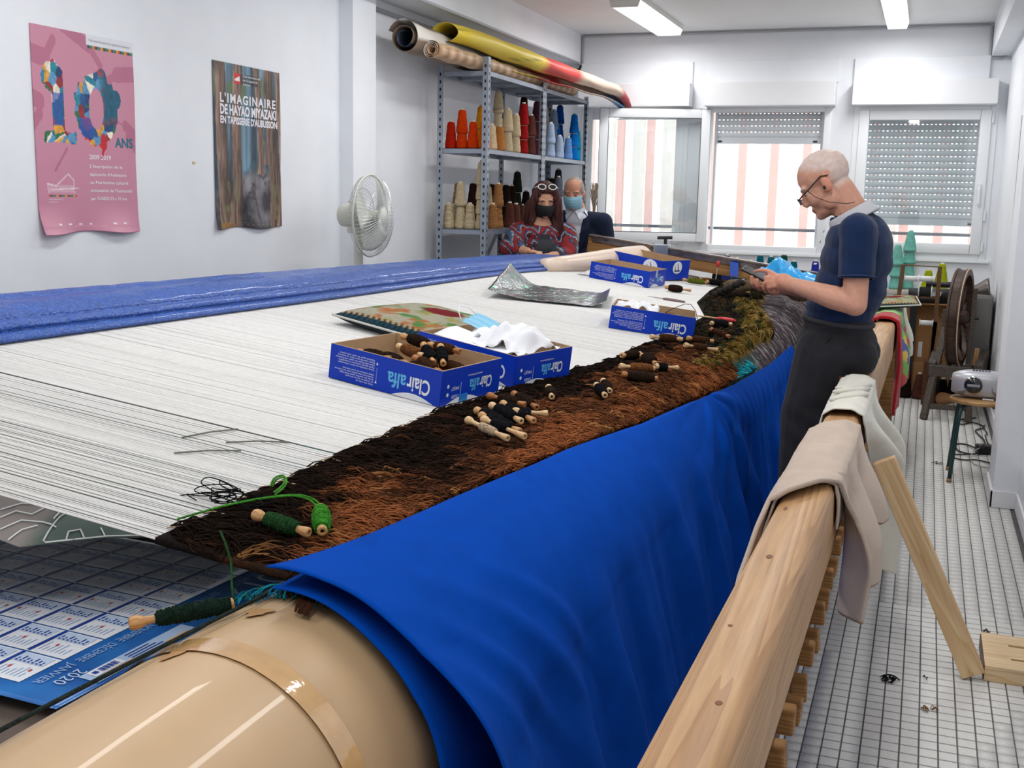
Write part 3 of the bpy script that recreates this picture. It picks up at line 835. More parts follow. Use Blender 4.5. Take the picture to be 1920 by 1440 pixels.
# diagonal pulls on the near upper part
dg = (yv - 1.5) * .75 - (s - .24) * .9
fold += (.016 * gau(dg, .06, .030) + .014 * gau(dg, .20, .032) + .016 * gau(dg, -.06, .030) + .012 * gau(dg, .33, .03)) * gau(s, .38, .16) * gau(yv, 1.95, .40)
# gathered knot further along, with creases fanning down
gx = 4.05; ta = np.arctan2(yv - gx, s + .02); rad = np.hypot(yv - gx, s)
fold += .016 * np.sin(ta * 11) * np.clip(rad / .18, 0, 1) * np.exp(-rad / .6) * (s > 0)
fold += .011 * np.sin(yv * 42 + 3 * np.sin(yv * 4)) * np.clip((yv - 3.7) / .5, 0, 1) * np.clip(s / .12, 0, 1)
flare = .075 * np.exp(-(yv - 1.485) / .22) * np.clip((s - .30) / .25, 0, 1.6)          # near hem stands off the roller
fold = np.maximum(fold + .012 * dn, -.001)
off = fold + flare + .05 * np.clip(drop / .4, 0, 1)
V = np.stack([bx_ + nx0 * off, yv - .012 * gau(s, .3, .2) * np.exp(-(yv - 1.485) / .1), bz_ + nz0 * off], -1)
cl = thing('blue_cloth', 'royal blue fleece cloth draped over the finished part of the weave', 'cloth')
np_mesh('top_layer', V.reshape(-1, 3), np_grid(nu, nv), fab_m, cl, smooth=True, solid=.004, solid_off=-1)
# folded-under layer seen at the near hem
nu, nv = 40, 120
yv = np.linspace(1.492, 2.2, nu + 1)[:, None] * np.ones((1, nv + 1)); tv_ = np.linspace(0, 1, nv + 1)[None, :] * np.ones((nu + 1, 1))
a0 = np.radians(fabric_edge_deg(yv) - .5); Rf = .279 + 0 * yv; L1 = a0 * Rf; s = tv_ * (L1 + .45); onr = s < L1; ang_ = a0 - s / Rf; drop = np.clip(s - L1, 0, None)
hem = np.exp(-(yv - 1.492) / .25)
off = .001 + .022 * np.clip((s - .30) / .3, 0, 1.5) * hem + .003 * np.sin(s * 22 + yv * 9) * np.clip(s / .2, 0, 1)
yv2 = yv - .03 * np.clip(s / .3, 0, 1) * hem
V = np.stack([np.where(onr, RC.x + (Rf + off) * np.cos(ang_), RC.x + Rf + off), yv2, np.where(onr, RC.z + (Rf + off) * np.sin(ang_), RC.z - drop)], -1)
np_mesh('under_layer', V.reshape(-1, 3), np_grid(nu, nv), fab_m, cl, smooth=True, solid=.003)

# ---- blue tarpaulin rolled over the warp roller
tarp_m = M('woven_tarpaulin', srgb(6, 80, 172), rough=.30, var=.15, vscale=30, bump=1.0, bscale=95, spec=.8, coat=.3)
nu, nv = 400, 90
yv = np.linspace(1.1, 7.75, nu + 1)[:, None] * np.ones((1, nv + 1)); tq = np.linspace(0, 1, nv + 1)[None, :] * np.ones((nu + 1, 1))
xe = -2.465 + .0333 * (yv - 2.5) + .012 * np.sin(yv * 1.9) * np.clip((yv - 3) / 3, 0, 1) + .10 * np.clip((yv - 6.6) / 1.1, 0, 1)
tp_ = np.interp(yv, [1.1, 4.5, 7.0, 7.75], [1.0, .86, .70, .45])
# cross-section of the bundle, from the warp side over the top and down behind: (distance behind the front edge, height)
cs = np.array([(.03, .003), (.005, .004), (-.004, .014), (.004, .027), (.02, .033), (.034, .031), (.030, .036), (.024, .044), (.030, .056), (.048, .062), (.062, .060), (.058, .066), (.066, .078), (.09, .094), (.125, .106), (.165, .112), (.205, .108), (.235, .090), (.250, .055), (.258, .0), (.262, -.08), (.265, -.15)])
cl_ = np.concatenate([[0], np.cumsum(np.hypot(*np.diff(cs, axis=0).T))]); cl_ /= cl_[-1]
bx2 = np.interp(tq, cl_, cs[:, 0]); bh = np.interp(tq, cl_, cs[:, 1])
ripple = .010 * (fbm(yv * 1.6, tq * 5, 5) - .5) + .006 * (fbm(yv * 12, tq * 16, 6) - .5)
ridge = .007 * np.sin(tq * 46 + 2.2 * np.sin(yv * .9) + yv * 1.1) * gau(tq, .56, .12)
hgt = (bh * tp_ + (ripple + ridge) * np.clip(bh / .05, 0, 1))
X_ = xe - bx2 * (.75 + .25 * tp_) + .3 * ripple
fray = np.clip((yv - 7.3) / .45, 0, 1) * (fbm(yv * 8, tq * 9, 7) - .35)
hgt = np.maximum(hgt - .03 * fray * (bh > .03), np.where(tq < .84, .003, -1))
V = np.stack([X_, yv + .05 * np.clip((yv - 7.3) / .45, 0, 1) * np.sin(tq * 17), .85 + .12 * (-1 - np.where(tq < .84, X_, xe - .25)) + hgt], -1)
tp = np_mesh('blue_tarpaulin', V.reshape(-1, 3), np_grid(nu, nv), tarp_m, None, smooth=True, solid=.003)
tag(tp, 'shiny blue woven tarpaulin bundled along the warp roller', 'tarpaulin')
# ================================================================== THINGS ON AND UNDER THE WARP
def wp(x, y, h=0.0): return Vector((x + h * .1191, y, warp_z(x) + h * .9929))
# ---- cartoon: painted design sheet under the warp, showing through the threads
nu, nv = 130, 220
u = np.linspace(0, 1, nu + 1)[:, None] * np.ones((1, nv + 1)); v = np.linspace(0, 1, nv + 1)[None, :] * np.ones((nu + 1, 1))
x = -2.42 + 1.16 * u
edge = np.interp(u, [0, .5, .72, .80, .87, .95, 1], [1.50, 1.45, 1.53, 1.52, 1.65, 1.74, 1.74])
y = edge + (7.6 - edge) * v ** 1.4
z = .85 + .12 * (-1 - x) - .035 - .036 * np.exp(-(y - edge) / .12)
nz = fbm(x * 4, y * 3, 61); n2 = fbm(x * 11, y * 9, 62)
c = mixc((.12, .16, .12), (.05, .085, .075), (nz - .4) * 4)
c = mixc(c, (.24, .21, .20), np.clip((-1.46 - x - .35 * (y - 1.5)) * 30, 0, 1) * (y < 2.6))
c = mixc(c, (.05, .30, .36), np.clip((fbm(x * 3, y * 2.2, 63) - .60) * 12, 0, 1) * (y > 1.95))
c = mixc(c, (.40, .30, .20), np.clip((fbm(x * 2.3, y * 3, 64) - .62) * 12, 0, 1) * (y > 1.9))
tag(np_mesh('cartoon_sheet', np.stack([x, y, z], -1).reshape(-1, 3), np_grid(nu, nv), M('painted_paper', attr=True, rough=.55), None, smooth=True, C=c.reshape(-1, 3), solid=.001),
    'dark green painted design sheet with white outlines under the warp', 'drawing')
CART = bpy.data.objects['cartoon_sheet']
def cart_pt(x, y):
    u = (x + 2.42) / 1.16; e = float(np.interp(u, [0, .5, .72, .80, .87, .95, 1], [1.50, 1.45, 1.53, 1.52, 1.65, 1.74, 1.74]))
    return Vector((x, max(y, e + .004), .85 + .12 * (-1 - x) - .035 - .036 * math.exp(-max(y - e, 0) / .12) + .0025))
mb = MB()
def outline(pts, r=.0022):
    P = []
    for k in range(len(pts) - 1):
        for q in range(6):
            t = q / 6; P.append(cart_pt(pts[k][0] * (1 - t) + pts[k + 1][0] * t, pts[k][1] * (1 - t) + pts[k + 1][1] * t))
    mb.tube(P + [cart_pt(*pts[-1])], r, 4)
for L_ in ([(-1.441, 1.574), (-1.46, 1.609), (-1.45, 1.629), (-1.425, 1.614), (-1.406, 1.62), (-1.413, 1.651), (-1.429, 1.66)],
           [(-1.441, 1.574), (-1.415, 1.561), (-1.405, 1.577), (-1.381, 1.556), (-1.371, 1.564), (-1.357, 1.542)],
           [(-1.391, 1.607), (-1.374, 1.611), (-1.378, 1.637), (-1.351, 1.649), (-1.348, 1.671)],
           [(-1.592, 1.579), (-1.586, 1.613), (-1.551, 1.616), (-1.551, 1.658), (-1.515, 1.649), (-1.504, 1.62)],
           [(-1.562, 1.548), (-1.551, 1.589), (-1.512, 1.601), (-1.481, 1.601)], [(-1.523, 1.509), (-1.525, 1.562), (-1.511, 1.586)],
           [(-1.442, 1.45), (-1.456, 1.514), (-1.482, 1.582), (-1.501, 1.634), (-1.503, 1.661)], [(-1.612, 1.601), (-1.6, 1.641), (-1.571, 1.659), (-1.534, 1.653)]):
    outline(L_, .0017)
tag(mb.build('outline', M('white_ink', (.75, .78, .78), rough=.7), CART), kind='stuff')

# ---- wall calendar lying on the board below the loom
cal = thing('wall_calendar', 'blue and white twelve-month wall calendar lying under the loom', 'calendar', (-1.225, 1.305, .672), (0, 0, math.radians(90 - 3)))
# local u runs along the header (away from the viewer), local v into the sheet (towards the poster wall)
CW, CH = .74, .78
cpt = lambda u, v, h=.0: (u, v, h + .006 * math.sin(u * 5) * math.sin(v * 4))
def cal_bg(u, v):
    vv = v * CH; n_ = mnoise.noise((u * 9, v * 9, 0)) * .5 + .5
    blue = Vector((.0, .055, .30)).lerp(Vector((.03, .22, .62)), n_)
    return blue
MB().grid(lambda u, v: cpt(u * CW, v * CH), 60, 50, cal_bg).build('sheet', M('calendar_paper', attr=True, rough=.3, coat=.3), cal, smooth=True, solid=.001)
white = M('print_white', srgb(232, 236, 244), rough=.35)
pale = M('print_pale_blue', srgb(170, 196, 230), rough=.35)
navy = M('print_navy', srgb(24, 60, 150), rough=.35)
red_p = M('print_red', srgb(200, 80, 70), rough=.4)
def rect(mb, fn, u0, v0, u1, v1, h, n=1, m=1, col=None):
    for i in range(n):
        for j in range(m):
            a = u0 + (u1 - u0) * i / n; b = u0 + (u1 - u0) * (i + 1) / n; c_ = v0 + (v1 - v0) * j / m; d = v0 + (v1 - v0) * (j + 1) / m
            mb.add([fn(a, c_, h), fn(b, c_, h), fn(b, d, h), fn(a, d, h)], [(0, 1, 2, 3)], col)
months = ['JANVIER', 'DÉCEMBRE', 'NOVEMBRE', 'OCTOBRE', 'SEPTEMBRE', 'AOÛT', 'JUILLET']
tb = MB(); bands = MB(); txt = MB(); rd = MB(); hd = MB()
for k, mname in enumerate(months):
    u0 = .045 + k * .098; u1 = u0 + .094
    rect(tb, cpt, u0, .125, u1, .745, .0012, 6, 30)
    for w_ in range(7):
        v0 = .135 + w_ * .088
        rect(bands, cpt, u0 + .058, v0, u1 - .004, v0 + .080, .0019, 3, 6)
        rect(txt, cpt, u0 + .002, v0 + .070, u1 - .002, v0 + .078, .0024, 5, 1)
        for d in range(7):
            vd = v0 + .004 + d * .0092
            rect(txt, cpt, u0 + .060, vd, u0 + .064, vd + .005, .0026)
            rect(txt, cpt, u0 + .067, vd + .001, u0 + .0715 + .004 * ((d * 7 + k) % 3), vd + .0042, .0026)
            (rd if d == 3 else txt)
            if (d + w_ + k) % 5 == 0: rect(rd, cpt, u0 + .035, vd, u0 + .043, vd + .005, .0024)
            rect(hd, cpt, u0 + .012, vd + .001, u0 + .03 + .006 * ((d * 3 + w_ + k) % 4), vd + .0028, .0022)
    # header text reads from the far edge, so it faces away from the aisle
    put_text(txt if False else hd, mname, lambda a, b, k=k, u1=u1: cpt(u1 - .004 - a, .105 - b + .0, .0024), 0, 0, .026, width=min(.086, .012 * len(mname)))
tag(tb.build('month_columns', white, cal), kind='stuff'); tag(bands.build('date_bands', M('print_band', srgb(196, 214, 240), rough=.35), cal), kind='stuff')
tag(txt.build('date_print', navy, cal), kind='stuff'); tag(rd.build('holiday_print', red_p, cal), kind='stuff'); tag(hd.build('small_print', M('print_grey_blue', srgb(150, 180, 220), rough=.4), cal), kind='stuff')
mb = MB()
put_text(mb, '2020', lambda a, b: cpt(.125 - a, .075 - b, .0024), 0, 0, .034, width=.06)
put_text(mb, '2019', lambda a, b: cpt(.72 - a, .085 - b, .0024), 0, 0, .10, width=.19)
tag(mb.build('year_print', M('print_year', srgb(190, 206, 232), rough=.4), cal), kind='stuff')
lg = MB(); rect(lg, cpt, .10, .008, .36, .052, .0016, 10, 1); lg.build('legend_box', pale, cal)
lw = MB(); rect(lw, cpt, .115, .026, .185, .049, .0024, 3, 1); lw.build('barcode_panel', white, cal)
lt = MB()
for q in range(14): rect(lt, cpt, .135 + q * .003, .030, .1362 + q * .003 + .0008 * (q % 3), .045, .003)
for q in range(4): rect(lt, cpt, .20, .018 + q * .008, .29 - .01 * q, .0205 + q * .008, .0026)
rect(lt, cpt, .12, .033, .130, .043, .003); tag(lt.build('barcode', navy, cal), kind='stuff')
lz = MB()
for q, nm in enumerate(('Zone C', 'Zone B', 'Zone A')):
    put_text(lz, nm, lambda a, b, q=q: cpt(.20 + q * .075 - a, .0165 - b, .003), 0, 0, .010)
tag(lz.build('zone_print', navy, cal), kind='stuff')
oz = MB(); rect(oz, cpt, .13, .019, .20, .023, .003, 2); rect(oz, cpt, .28, .019, .34, .023, .003, 2); tag(oz.build('zone_bar', M('print_orange', srgb(236, 176, 110), rough=.4), cal), kind='stuff')

# ---- paper cartons cut low, used as trays
box_blue = M('carton_blue', srgb(2, 56, 184), rough=.4, var=.05, vscale=12, spec=.3)
box_in = M('carton_inside', srgb(182, 152, 118), rough=.85, var=.06, vscale=20)
print_w = M('carton_white_print', srgb(236, 240, 246), rough=.4)
print_c = M('carton_cyan_print', srgb(92, 184, 236), rough=.4)
TILT = math.atan(.12)
def carton(x, y, rz, label, bw=.40, bd=.33, bh=.105, logo='side', white_curve=True, tape=True):
    """x, y: where the corner nearest the viewer stands on the warp; long side runs to local -x, short side to local +y"""
    t = thing('paper_carton', label, 'box', wp(x, y, .0025), (0, TILT, rz))
    w_ = .004
    def wallp(lo, hi): return MB().bbox(lo, hi)
    body = MB()
    body.bbox((-bw, 0, 0), (0, w_, bh)); body.bbox((-bw, bd - w_, 0), (0, bd, bh)); body.bbox((-bw, w_, 0), (-bw + w_, bd - w_, bh)); body.bbox((-w_, w_, 0), (0, bd - w_, bh))
    body.bbox((-bw, 0, 0), (0, bd, .004))
    body.build('tray', box_in, t)
    e = .0012
    def side(lo, hi): MB().bbox(lo, hi).build('printed_face', box_blue, t)
    side((-bw, -e, 0), (e, 0, bh - .001)); side((0, -e, 0), (e, bd, bh - .001)); side((-bw - e, 0, 0), (-bw, bd, bh - .001)); side((-bw, bd, 0), (0, bd + e, bh - .001))
    # print is upside down: the carton was turned over before it was cut
    fA = lambda a, b: (-a, -e - .0006, bh - b)              # long face: a runs towards local -x
    fB = lambda a, b: (e + .0006, bd - a, bh - b)
    if logo == 'side':
        cw = MB(); cc = MB()
        wC = put_text(cw, 'Clair', lambda a, b: fA(a, b), .035, .040, .062, width=.082, bold=.02)
        put_text(cc, 'alfa', lambda a, b: fA(a, b), .12, .040, .062, width=.066, bold=.02)
        put_text(cw, 'Clair', lambda a, b: fB(a, b), .05, .045, .050, width=.070, bold=.02)
        put_text(cc, 'alfa', lambda a, b: fB(a, b), .123, .045, .050, width=.056, bold=.02)
        put_text(cw, 'www.clairefontaine.eu', lambda a, b: fB(a, b), .11, .028, .009)
        put_text(cw, 'LASER', lambda a, b: fB(a, b), .235, .080, .014); put_text(cw, 'INKJET', lambda a, b: fB(a, b), .235, .056, .014)
        for bb in (.075, .05):
            cw.add([fB(.295 + .006 * math.cos(q * PI / 5), bb + .006 * math.sin(q * PI / 5)) for q in range(10)], [tuple(range(10))])
        cw.add([fB(.225, .045), fB(.2265, .045), fB(.2265, .086), fB(.225, .086)], [(0, 1, 2, 3)])
        lines = ['Optimal paper for laser and copiers', 'Papier optimal pour laser et copieurs', 'Optimales Papier für Laser und Kopierer', 'Papel óptimo para láser y copiadoras', 'Carta ottimale per laser e fotocopie', '', 'Keep this box for your archives', 'Conservez cette boîte pour vos archives', 'Keep dry and flat, away from light', 'A conserver au sec et à plat', 'Only this side up']
        for q, ln in enumerate(lines):
            if ln: put_text(cw, ln, fA, .235, .018 + q * .0072, .0068, width=min(.145, .0037 * len(ln)))
        for bb in (.030, .085):
            cw.add([fA(.222, bb), fA(.230, bb), fA(.226, bb - .008)], [(0, 1, 2)])
        for q in range(8): cw.add([fA(.2245, .04 + q * .005), fA(.2262, .04 + q * .005), fA(.2262, .042 + q * .005), fA(.2245, .042 + q * .005)], [(0, 1, 2, 3)])
        if white_curve:
            for f_, a0, a1 in ((fA, .02, .17), (fB, .12, .30)):
                top = [f_(a0 + (a1 - a0) * q / 14, bh - .018 * math.sin(PI * q / 14)) for q in range(15)]
                cw.add(top, [tuple(range(15))])
        tag(cw.build('white_print', print_w, t), kind='stuff'); tag(cc.build('cyan_print', print_c, t), kind='stuff')
        if tape: MB().bbox((-.0, .10, .0), (.0026, .145, .022)).build('blue_tape', M('blue_tape', srgb(40, 132, 216), rough=.3), t)
    else:
        cw = MB(); cb = MB()
        for f_, ac, r in ((fA, .10, .047), (fB, .15, .044)):
            cw.add([f_(ac + r * 1.25 * math.cos(q * PI / 16), .052 + r * math.sin(q * PI / 16)) for q in range(32)], [tuple(range(32))])
            g_ = lambda a, b, f_=f_: Vector(f_(a, b)) + (Vector((0, -.0008, 0)) if f_ is fA else Vector((.0008, 0, 0)))
            # emblem: a bar with a curl and an arrow-like stem
            cb.add([g_(ac - .036, .078), g_(ac + .036, .078), g_(ac + .032, .070), g_(ac - .030, .070)], [(0, 1, 2, 3)])
            cb.add([g_(ac - .022, .074), g_(ac - .012, .074), g_(ac + .006, .024), g_(ac + .002, .022)], [(0, 1, 2, 3)])
            arc = [(ac + .004 + .022 * math.cos(a), .052 + .020 * math.sin(a)) for a in np.linspace(-.6, 2.4, 12)]
            for q in range(11):
                (a1, b1), (a2, b2) = arc[q], arc[q + 1]
                cb.add([g_(a1, b1), g_(a2, b2), g_(a2 + .006, b2 + .003), g_(a1 + .006, b1 + .003)], [(0, 1, 2, 3)])
            put_text(cb, 'clairefontaine', g_, ac - .03, .088, .010, width=.06)
        tag(cw.build('white_print', print_w, t), kind='stuff'); tag(cb.build('emblem', M('carton_navy', srgb(10, 30, 90), rough=.4), t), kind='stuff')
    return t
box1 = carton(-1.265, 2.869, math.radians(-9.5), 'blue paper carton full of dark bobbins with blue tape on its foot')
box2 = carton(-1.20, 3.30, math.radians(-15), 'blue paper carton holding white tissue and a face mask beside the cushion', tape=False)
box3 = carton(-.965, 5.03, math.radians(11), 'blue paper carton with brown bobbins and white tissue at the woven edge', bw=.385, tape=False)
box4 = carton(-1.625, 6.91, math.radians(-6), 'empty blue paper carton standing before the emblem carton', tape=False)
box5 = carton(-1.675, 7.50, math.radians(-22), 'empty blue paper carton with white round emblems near the far rail', bw=.48, bh=.135, logo='round')
MB().bbox((.0012, .12, .06), (.003, .15, .106)).build('clear_tape', M('clear_tape', srgb(196, 204, 220), rough=.15), box4)

# ---- bobbins (wooden flutes wound with wool)
bob_w = wood_mat('turned_wood', srgb(206, 160, 108), srgb(176, 124, 72), 20, 'Z', .4)
bob_d = wood_mat('turned_wood_dark', srgb(176, 116, 66), srgb(140, 84, 42), 20, 'Z', .4)
bob_l = wood_mat('turned_wood_light', srgb(222, 188, 142), srgb(198, 156, 108), 20, 'Z', .4)
hole_m = M('bobbin_hole', (.02, .012, .008), rough=.9)
YARN = {}
def yarn_mat(col):
    key = tuple(round(c, 3) for c in col)
    if key not in YARN:
        m = M('yarn_%d' % len(YARN), col, rough=.95, var=.35, vscale=90, spec=.1, bump=.8, bscale=300)
        YARN[key] = m
    return YARN[key]
def wound(mb, r0, r1, z0, z1, turns, rr=.0016, seedv=0, fat=.35, n=10):
    """yarn: lathe core plus a thread spiral that crosses to and fro"""
    g = random.Random(seedv); k = 14; prof = [(.0001, z0)]
    for q in range(k + 1):
        t = q / k; prof.append((r0 + (r1 - r0) * math.sin(PI * t) ** fat, z0 + (z1 - z0) * t))
    prof.append((.0001, z1)); mb.lathe(prof, 12)
    P = []
    for q in range(turns * n):
        t = q / (turns * n); zz = .5 - .5 * math.cos(t * PI * 5); tt = .04 + .92 * zz
        r = r0 + (r1 - r0) * math.sin(PI * tt) ** fat + rr * .5
        a = q * 2 * PI / n; P.append((r * math.cos(a), r * math.sin(a), z0 + (z1 - z0) * tt + g.uniform(-.0004, .0004)))
    mb.tube(P, rr, 4)
    return mb
_bob = {}
def bobbin(p, q, col, label, group=None, wood=None, fat=1.0, yarn0=.22, yarn1=.78, parent=None):
    """p: head end, q: tail end (world)"""
    p = Vector(p); q = Vector(q); d = q - p; l = d.length
    R = d.to_track_quat('Z', 'Y').to_euler()
    t = thing('yarn_bobbin', label, 'bobbin', p, R, group)
    s = l
    w = wood or bob_w
    mb = MB(); prof = [(.0038, .006), (.0042, .0), (.0085, .0), (.0112, .004), (.0118, .011), (.0098, .019), (.0068, .025), (.0062, .032), (.0058, l * .5), (.0058, l * .74), (.0072, l * .82), (.0092, l * .93), (.0098, l * .985), (.0078, l), (.0038, l), (.0036, l - .006)]
    mb.lathe(prof, 14); mb.build('spindle', w, t, smooth=True)
    for zz in (.0055, l - .0055):
        MB().lathe([(.0001, zz), (.0037, zz)], 10).build('end_hole', hole_m, t)
    if col is not None:
        key = (round(l, 2), round(fat, 2), yarn0, yarn1)
        mb = wound(MB(), .0078, .0145 * fat, l * yarn0, l * yarn1, 26, .0015, int(l * 1e4))
        mb.build('wound_wool', yarn_mat(col), t, smooth=True)
    return t
BLK = (.010, .010, .013); DKB = (.030, .016, .010); BRN = (.075, .030, .014); RST = (.22, .085, .03); GRN = (.02, .075, .022); LGR = (.06, .30, .03); OLV = (.15, .17, .02); CRM = (.70, .52, .36)
# ---- bobbins lying on the wool (head end, tail end, wool, label)
BOB = [
 ((-1.110, 1.690, .900), (-.985, 1.672, .885), GRN, 'dark green bobbin lying at the near corner of the weave', bob_w, 1.0, .22, .80),
 ((-1.035, 1.80, .892), (-.970, 1.692, .884), LGR, 'bright green bobbin leaning against the dark green one', bob_w, 1.15, .08, .9),
 ((-1.172, 3.01, .903), (-1.045, 2.985, .889), DKB, 'dark brown bobbin beside the blue tape of the carton', bob_d, 1.1, .3, .8),
 ((-1.125, 3.099, .898), (-1.01, 2.985, .884), DKB, 'dark brown bobbin behind the heap of black bobbins', bob_d, 1.1, .2, .8),
 ((-1.10, 2.772, .893), (-.955, 2.69, .876), BLK, 'black bobbin with a pale blue-white tip in the heap', bob_w, 1.2, .2, .82),
 ((-1.13, 2.813, .897), (-1.01, 2.739, .883), BLK, 'black bobbin at the carton side of the heap', bob_w, 1.1, .2, .85),
 ((-1.113, 2.885, .90), (-.98, 2.77, .886), BLK, 'black bobbin on top of the heap with a long wooden tail', bob_l, 1.2, .2, .8),
 ((-1.106, 2.692, .894), (-.955, 2.60, .875), CRM, 'pale wooden bobbin with hardly any cream wool left', bob_l, .75, .35, .7),
 ((-1.075, 2.725, .893), (-.925, 2.645, .874), BLK, 'black bobbin showing a long bare pale end', bob_l, 1.0, .25, .6),
 ((-1.095, 2.925, .90), (-.955, 2.80, .884), BLK, 'black bobbin at the far side of the heap', bob_w, 1.15, .2, .8),
 ((-1.03, 2.835, .898), (-.945, 2.885, .89), BLK, 'short pale-ended bobbin sticking out across the heap', bob_l, .9, .3, .5),
 ((-1.075, 3.285, .893), (-1.023, 3.16, .886), DKB, 'small dark bobbin alone near the second carton', bob_l, 1.1, .25, .8),
 ((-.973, 3.47, .880), (-.905, 3.335, .872), BLK, 'black bobbin of a pair on the rust wool, nearer the aisle', bob_l, 1.1, .2, .85),
 ((-.975, 3.56, .880), (-.913, 3.42, .872), DKB, 'dark bobbin of a pair on the rust wool, nearer the warp', bob_l, 1.1, .2, .85),
 ((-.96, 3.744, .877), (-.845, 3.80, .861), DKB, 'thick dark brown bobbin lying by itself along the rust wool', bob_d, 1.35, .15, .92),
 ((-1.005, 3.884, .884), (-.895, 3.97, .871), RST, 'rust orange bobbin with a pale wooden head', bob_l, 1.1, .3, .95),
 ((-.996, 4.187, .885), (-.912, 4.065, .875), DKB, 'fat dark brown bobbin pointing its end at the aisle', bob_w, 1.6, .2, .85),
 ((-1.057, 4.110, .890), (-1.015, 4.24, .884), DKB, 'dark bobbin at the warp edge beside the fat one', bob_w, 1.1, .2, .85),
 ((-.905, 4.02, .872), (-.835, 4.10, .860), BLK, 'short black bobbin with a bare pale head', bob_l, 1.0, .1, .5),
 ((-1.09, 4.72, .894), (-.964, 4.80, .880), BRN, 'brown bobbin lying along the foot of the third carton', bob_l, 1.2, .28, .8),
 ((-.960, 4.87, .879), (-.852, 4.93, .864), BRN, 'reddish brown bobbin touching the third carton corner', bob_w, 1.1, .2, .85),
 ((-.925, 4.65, .876), (-.805, 4.77, .848), BRN, 'brown bobbin with a long pale wooden tail', bob_l, 1.2, .25, .65),
 ((-.93, 5.287, .876), (-.825, 5.20, .856), BRN, 'brown bobbin on the olive wool beside the third carton', bob_d, 1.0, .15, .85),
 ((-.973, 5.52, .880), (-.885, 5.62, .870), BLK, 'black bobbin behind the third carton near the red tool', bob_l, 1.4, .1, .8),
 ((-1.515, 6.915, .938), (-1.36, 6.97, .920), DKB, 'dark brown bobbin tied up beside the empty carton', bob_w, 1.6, .12, .68),
 ((-1.545, 7.60, .942), (-1.39, 7.65, .924), OLV, 'olive green bobbin lying before the emblem carton', bob_w, 1.3, .2, .95),
 ((-1.40, 7.70, .928), (-1.28, 7.80, .914), BLK, 'black bobbin beyond the olive green one', bob_w, 1.5, .1, .9),
 ((-1.20, 7.45, .917), (-1.06, 7.46, .900), None, 'bare pale wooden bobbin on the olive wool tuft', bob_l, 1, .2, .8),
 ((-1.21, 7.38, .917), (-1.05, 7.33, .900), None, 'bare pale wooden bobbin beside another bare one', bob_l, 1, .2, .8),
]
for (p, q, c, lb, wd, ft, y0, y1) in BOB: bobbin(p, q, c, lb, None, wd, ft, y0, y1)
g = random.Random(4)
for k in range(7):
    x = -1.52 + .06 * k + g.uniform(-.02, .02); y = 7.86 + g.uniform(-.08, .10); a = g.uniform(-.7, .7); l = .14
    bobbin(wp(x, y, .018 + .012 * (k % 2)), wp(x + l * math.cos(a), y + l * math.sin(a), .018 + .012 * (k % 2)), (BRN, RST, BLK)[k % 3], 'small bobbin in the heap before the far rail', 'heap of bobbins before the far rail', bob_w, 1.3, .18, .85)
# bobbins inside the cartons
def in_box(t, lx, ly, lz, dx, dy, dz, l, col, lb, grp=None, wd=None, ft=1.2):
    m = Matrix.Translation(t.location) @ t.rotation_euler.to_matrix().to_4x4()
    p = m @ Vector((lx, ly, lz)); d = m.to_3x3() @ Vector((dx, dy, dz)).normalized()
    return bobbin(p, p + d * l, col, lb, grp, wd, ft, .22, .82)
bpy.context.view_layer.update()
for (lx, ly, lz, dx, dy, dz, c, lb, wd) in [
  (-.33, .14, .07, 1, -.25, .02, DKB, 'dark brown bobbin deep in the front carton', bob_d), (-.37, .09, .075, 1, -.1, .05, DKB, 'dark brown bobbin against the end wall of the front carton', bob_d),
  (-.30, .20, .095, 1, -.35, .0, RST, 'straw-coloured bobbin in the front carton', bob_l), (-.22, .22, .115, .75, -.65, -.2, BLK, 'black bobbin with a pale head on the pile in the front carton', bob_w),
  (-.17, .24, .118, .6, -.75, -.2, BLK, 'second black bobbin slanting down the pile in the front carton', bob_w), (-.24, .26, .105, 1, -.05, .05, BRN, 'brown bobbin lying across the pile in the front carton', bob_d),
  (-.19, .13, .090, 1, -.35, -.1, BRN, 'brown bobbin with a glossy knob in the front carton', bob_d), (-.20, .09, .075, .9, -.1, .0, DKB, 'dark bobbin under the pile in the front carton', bob_d),
  (-.33, .26, .115, 1, -.12, -.02, DKB, 'dark bobbin tip at the back of the front carton', bob_w), (-.17, .20, .075, 1, .1, -.05, BRN, 'brown bobbin in the right half of the front carton', bob_d)]:
    in_box(box1, lx, ly, lz, dx, dy, dz, .135, c, lb, None, wd)
for (lx, ly, lz, dx, dy, dz, c, lb) in [(-.24, .15, .05, 1, .1, .15, BRN, 'brown bobbin with tangled ends in the third carton'), (-.20, .22, .06, 1, .3, .1, RST, 'rust bobbin at the back of the third carton'), (-.17, .08, .045, 1, .05, 0, DKB, 'dark bobbin along the front wall of the third carton'), (-.27, .09, .04, 1, -.05, .05, BRN, 'brown bobbin under the tissue in the third carton')]:
    in_box(box3, lx, ly, lz, dx, dy, dz, .13, c, lb)
# tangled dark ends hanging out of the third carton
m3 = Matrix.Translation(box3.location) @ box3.rotation_euler.to_matrix().to_4x4()
P = [m3 @ Vector(v) for v in ((-.18, .10, .06), (-.12, .16, .11), (-.06, .22, .14), (-.03, .30, .135), (.0, .36, .10), (.03, .38, .02), (.05, .39, .015))]
tag(MB().tube(P, .0016, 5).build('yarn_end', yarn_mat(BLK), smooth=True), 'long dark yarn end trailing out of the third carton', 'yarn')
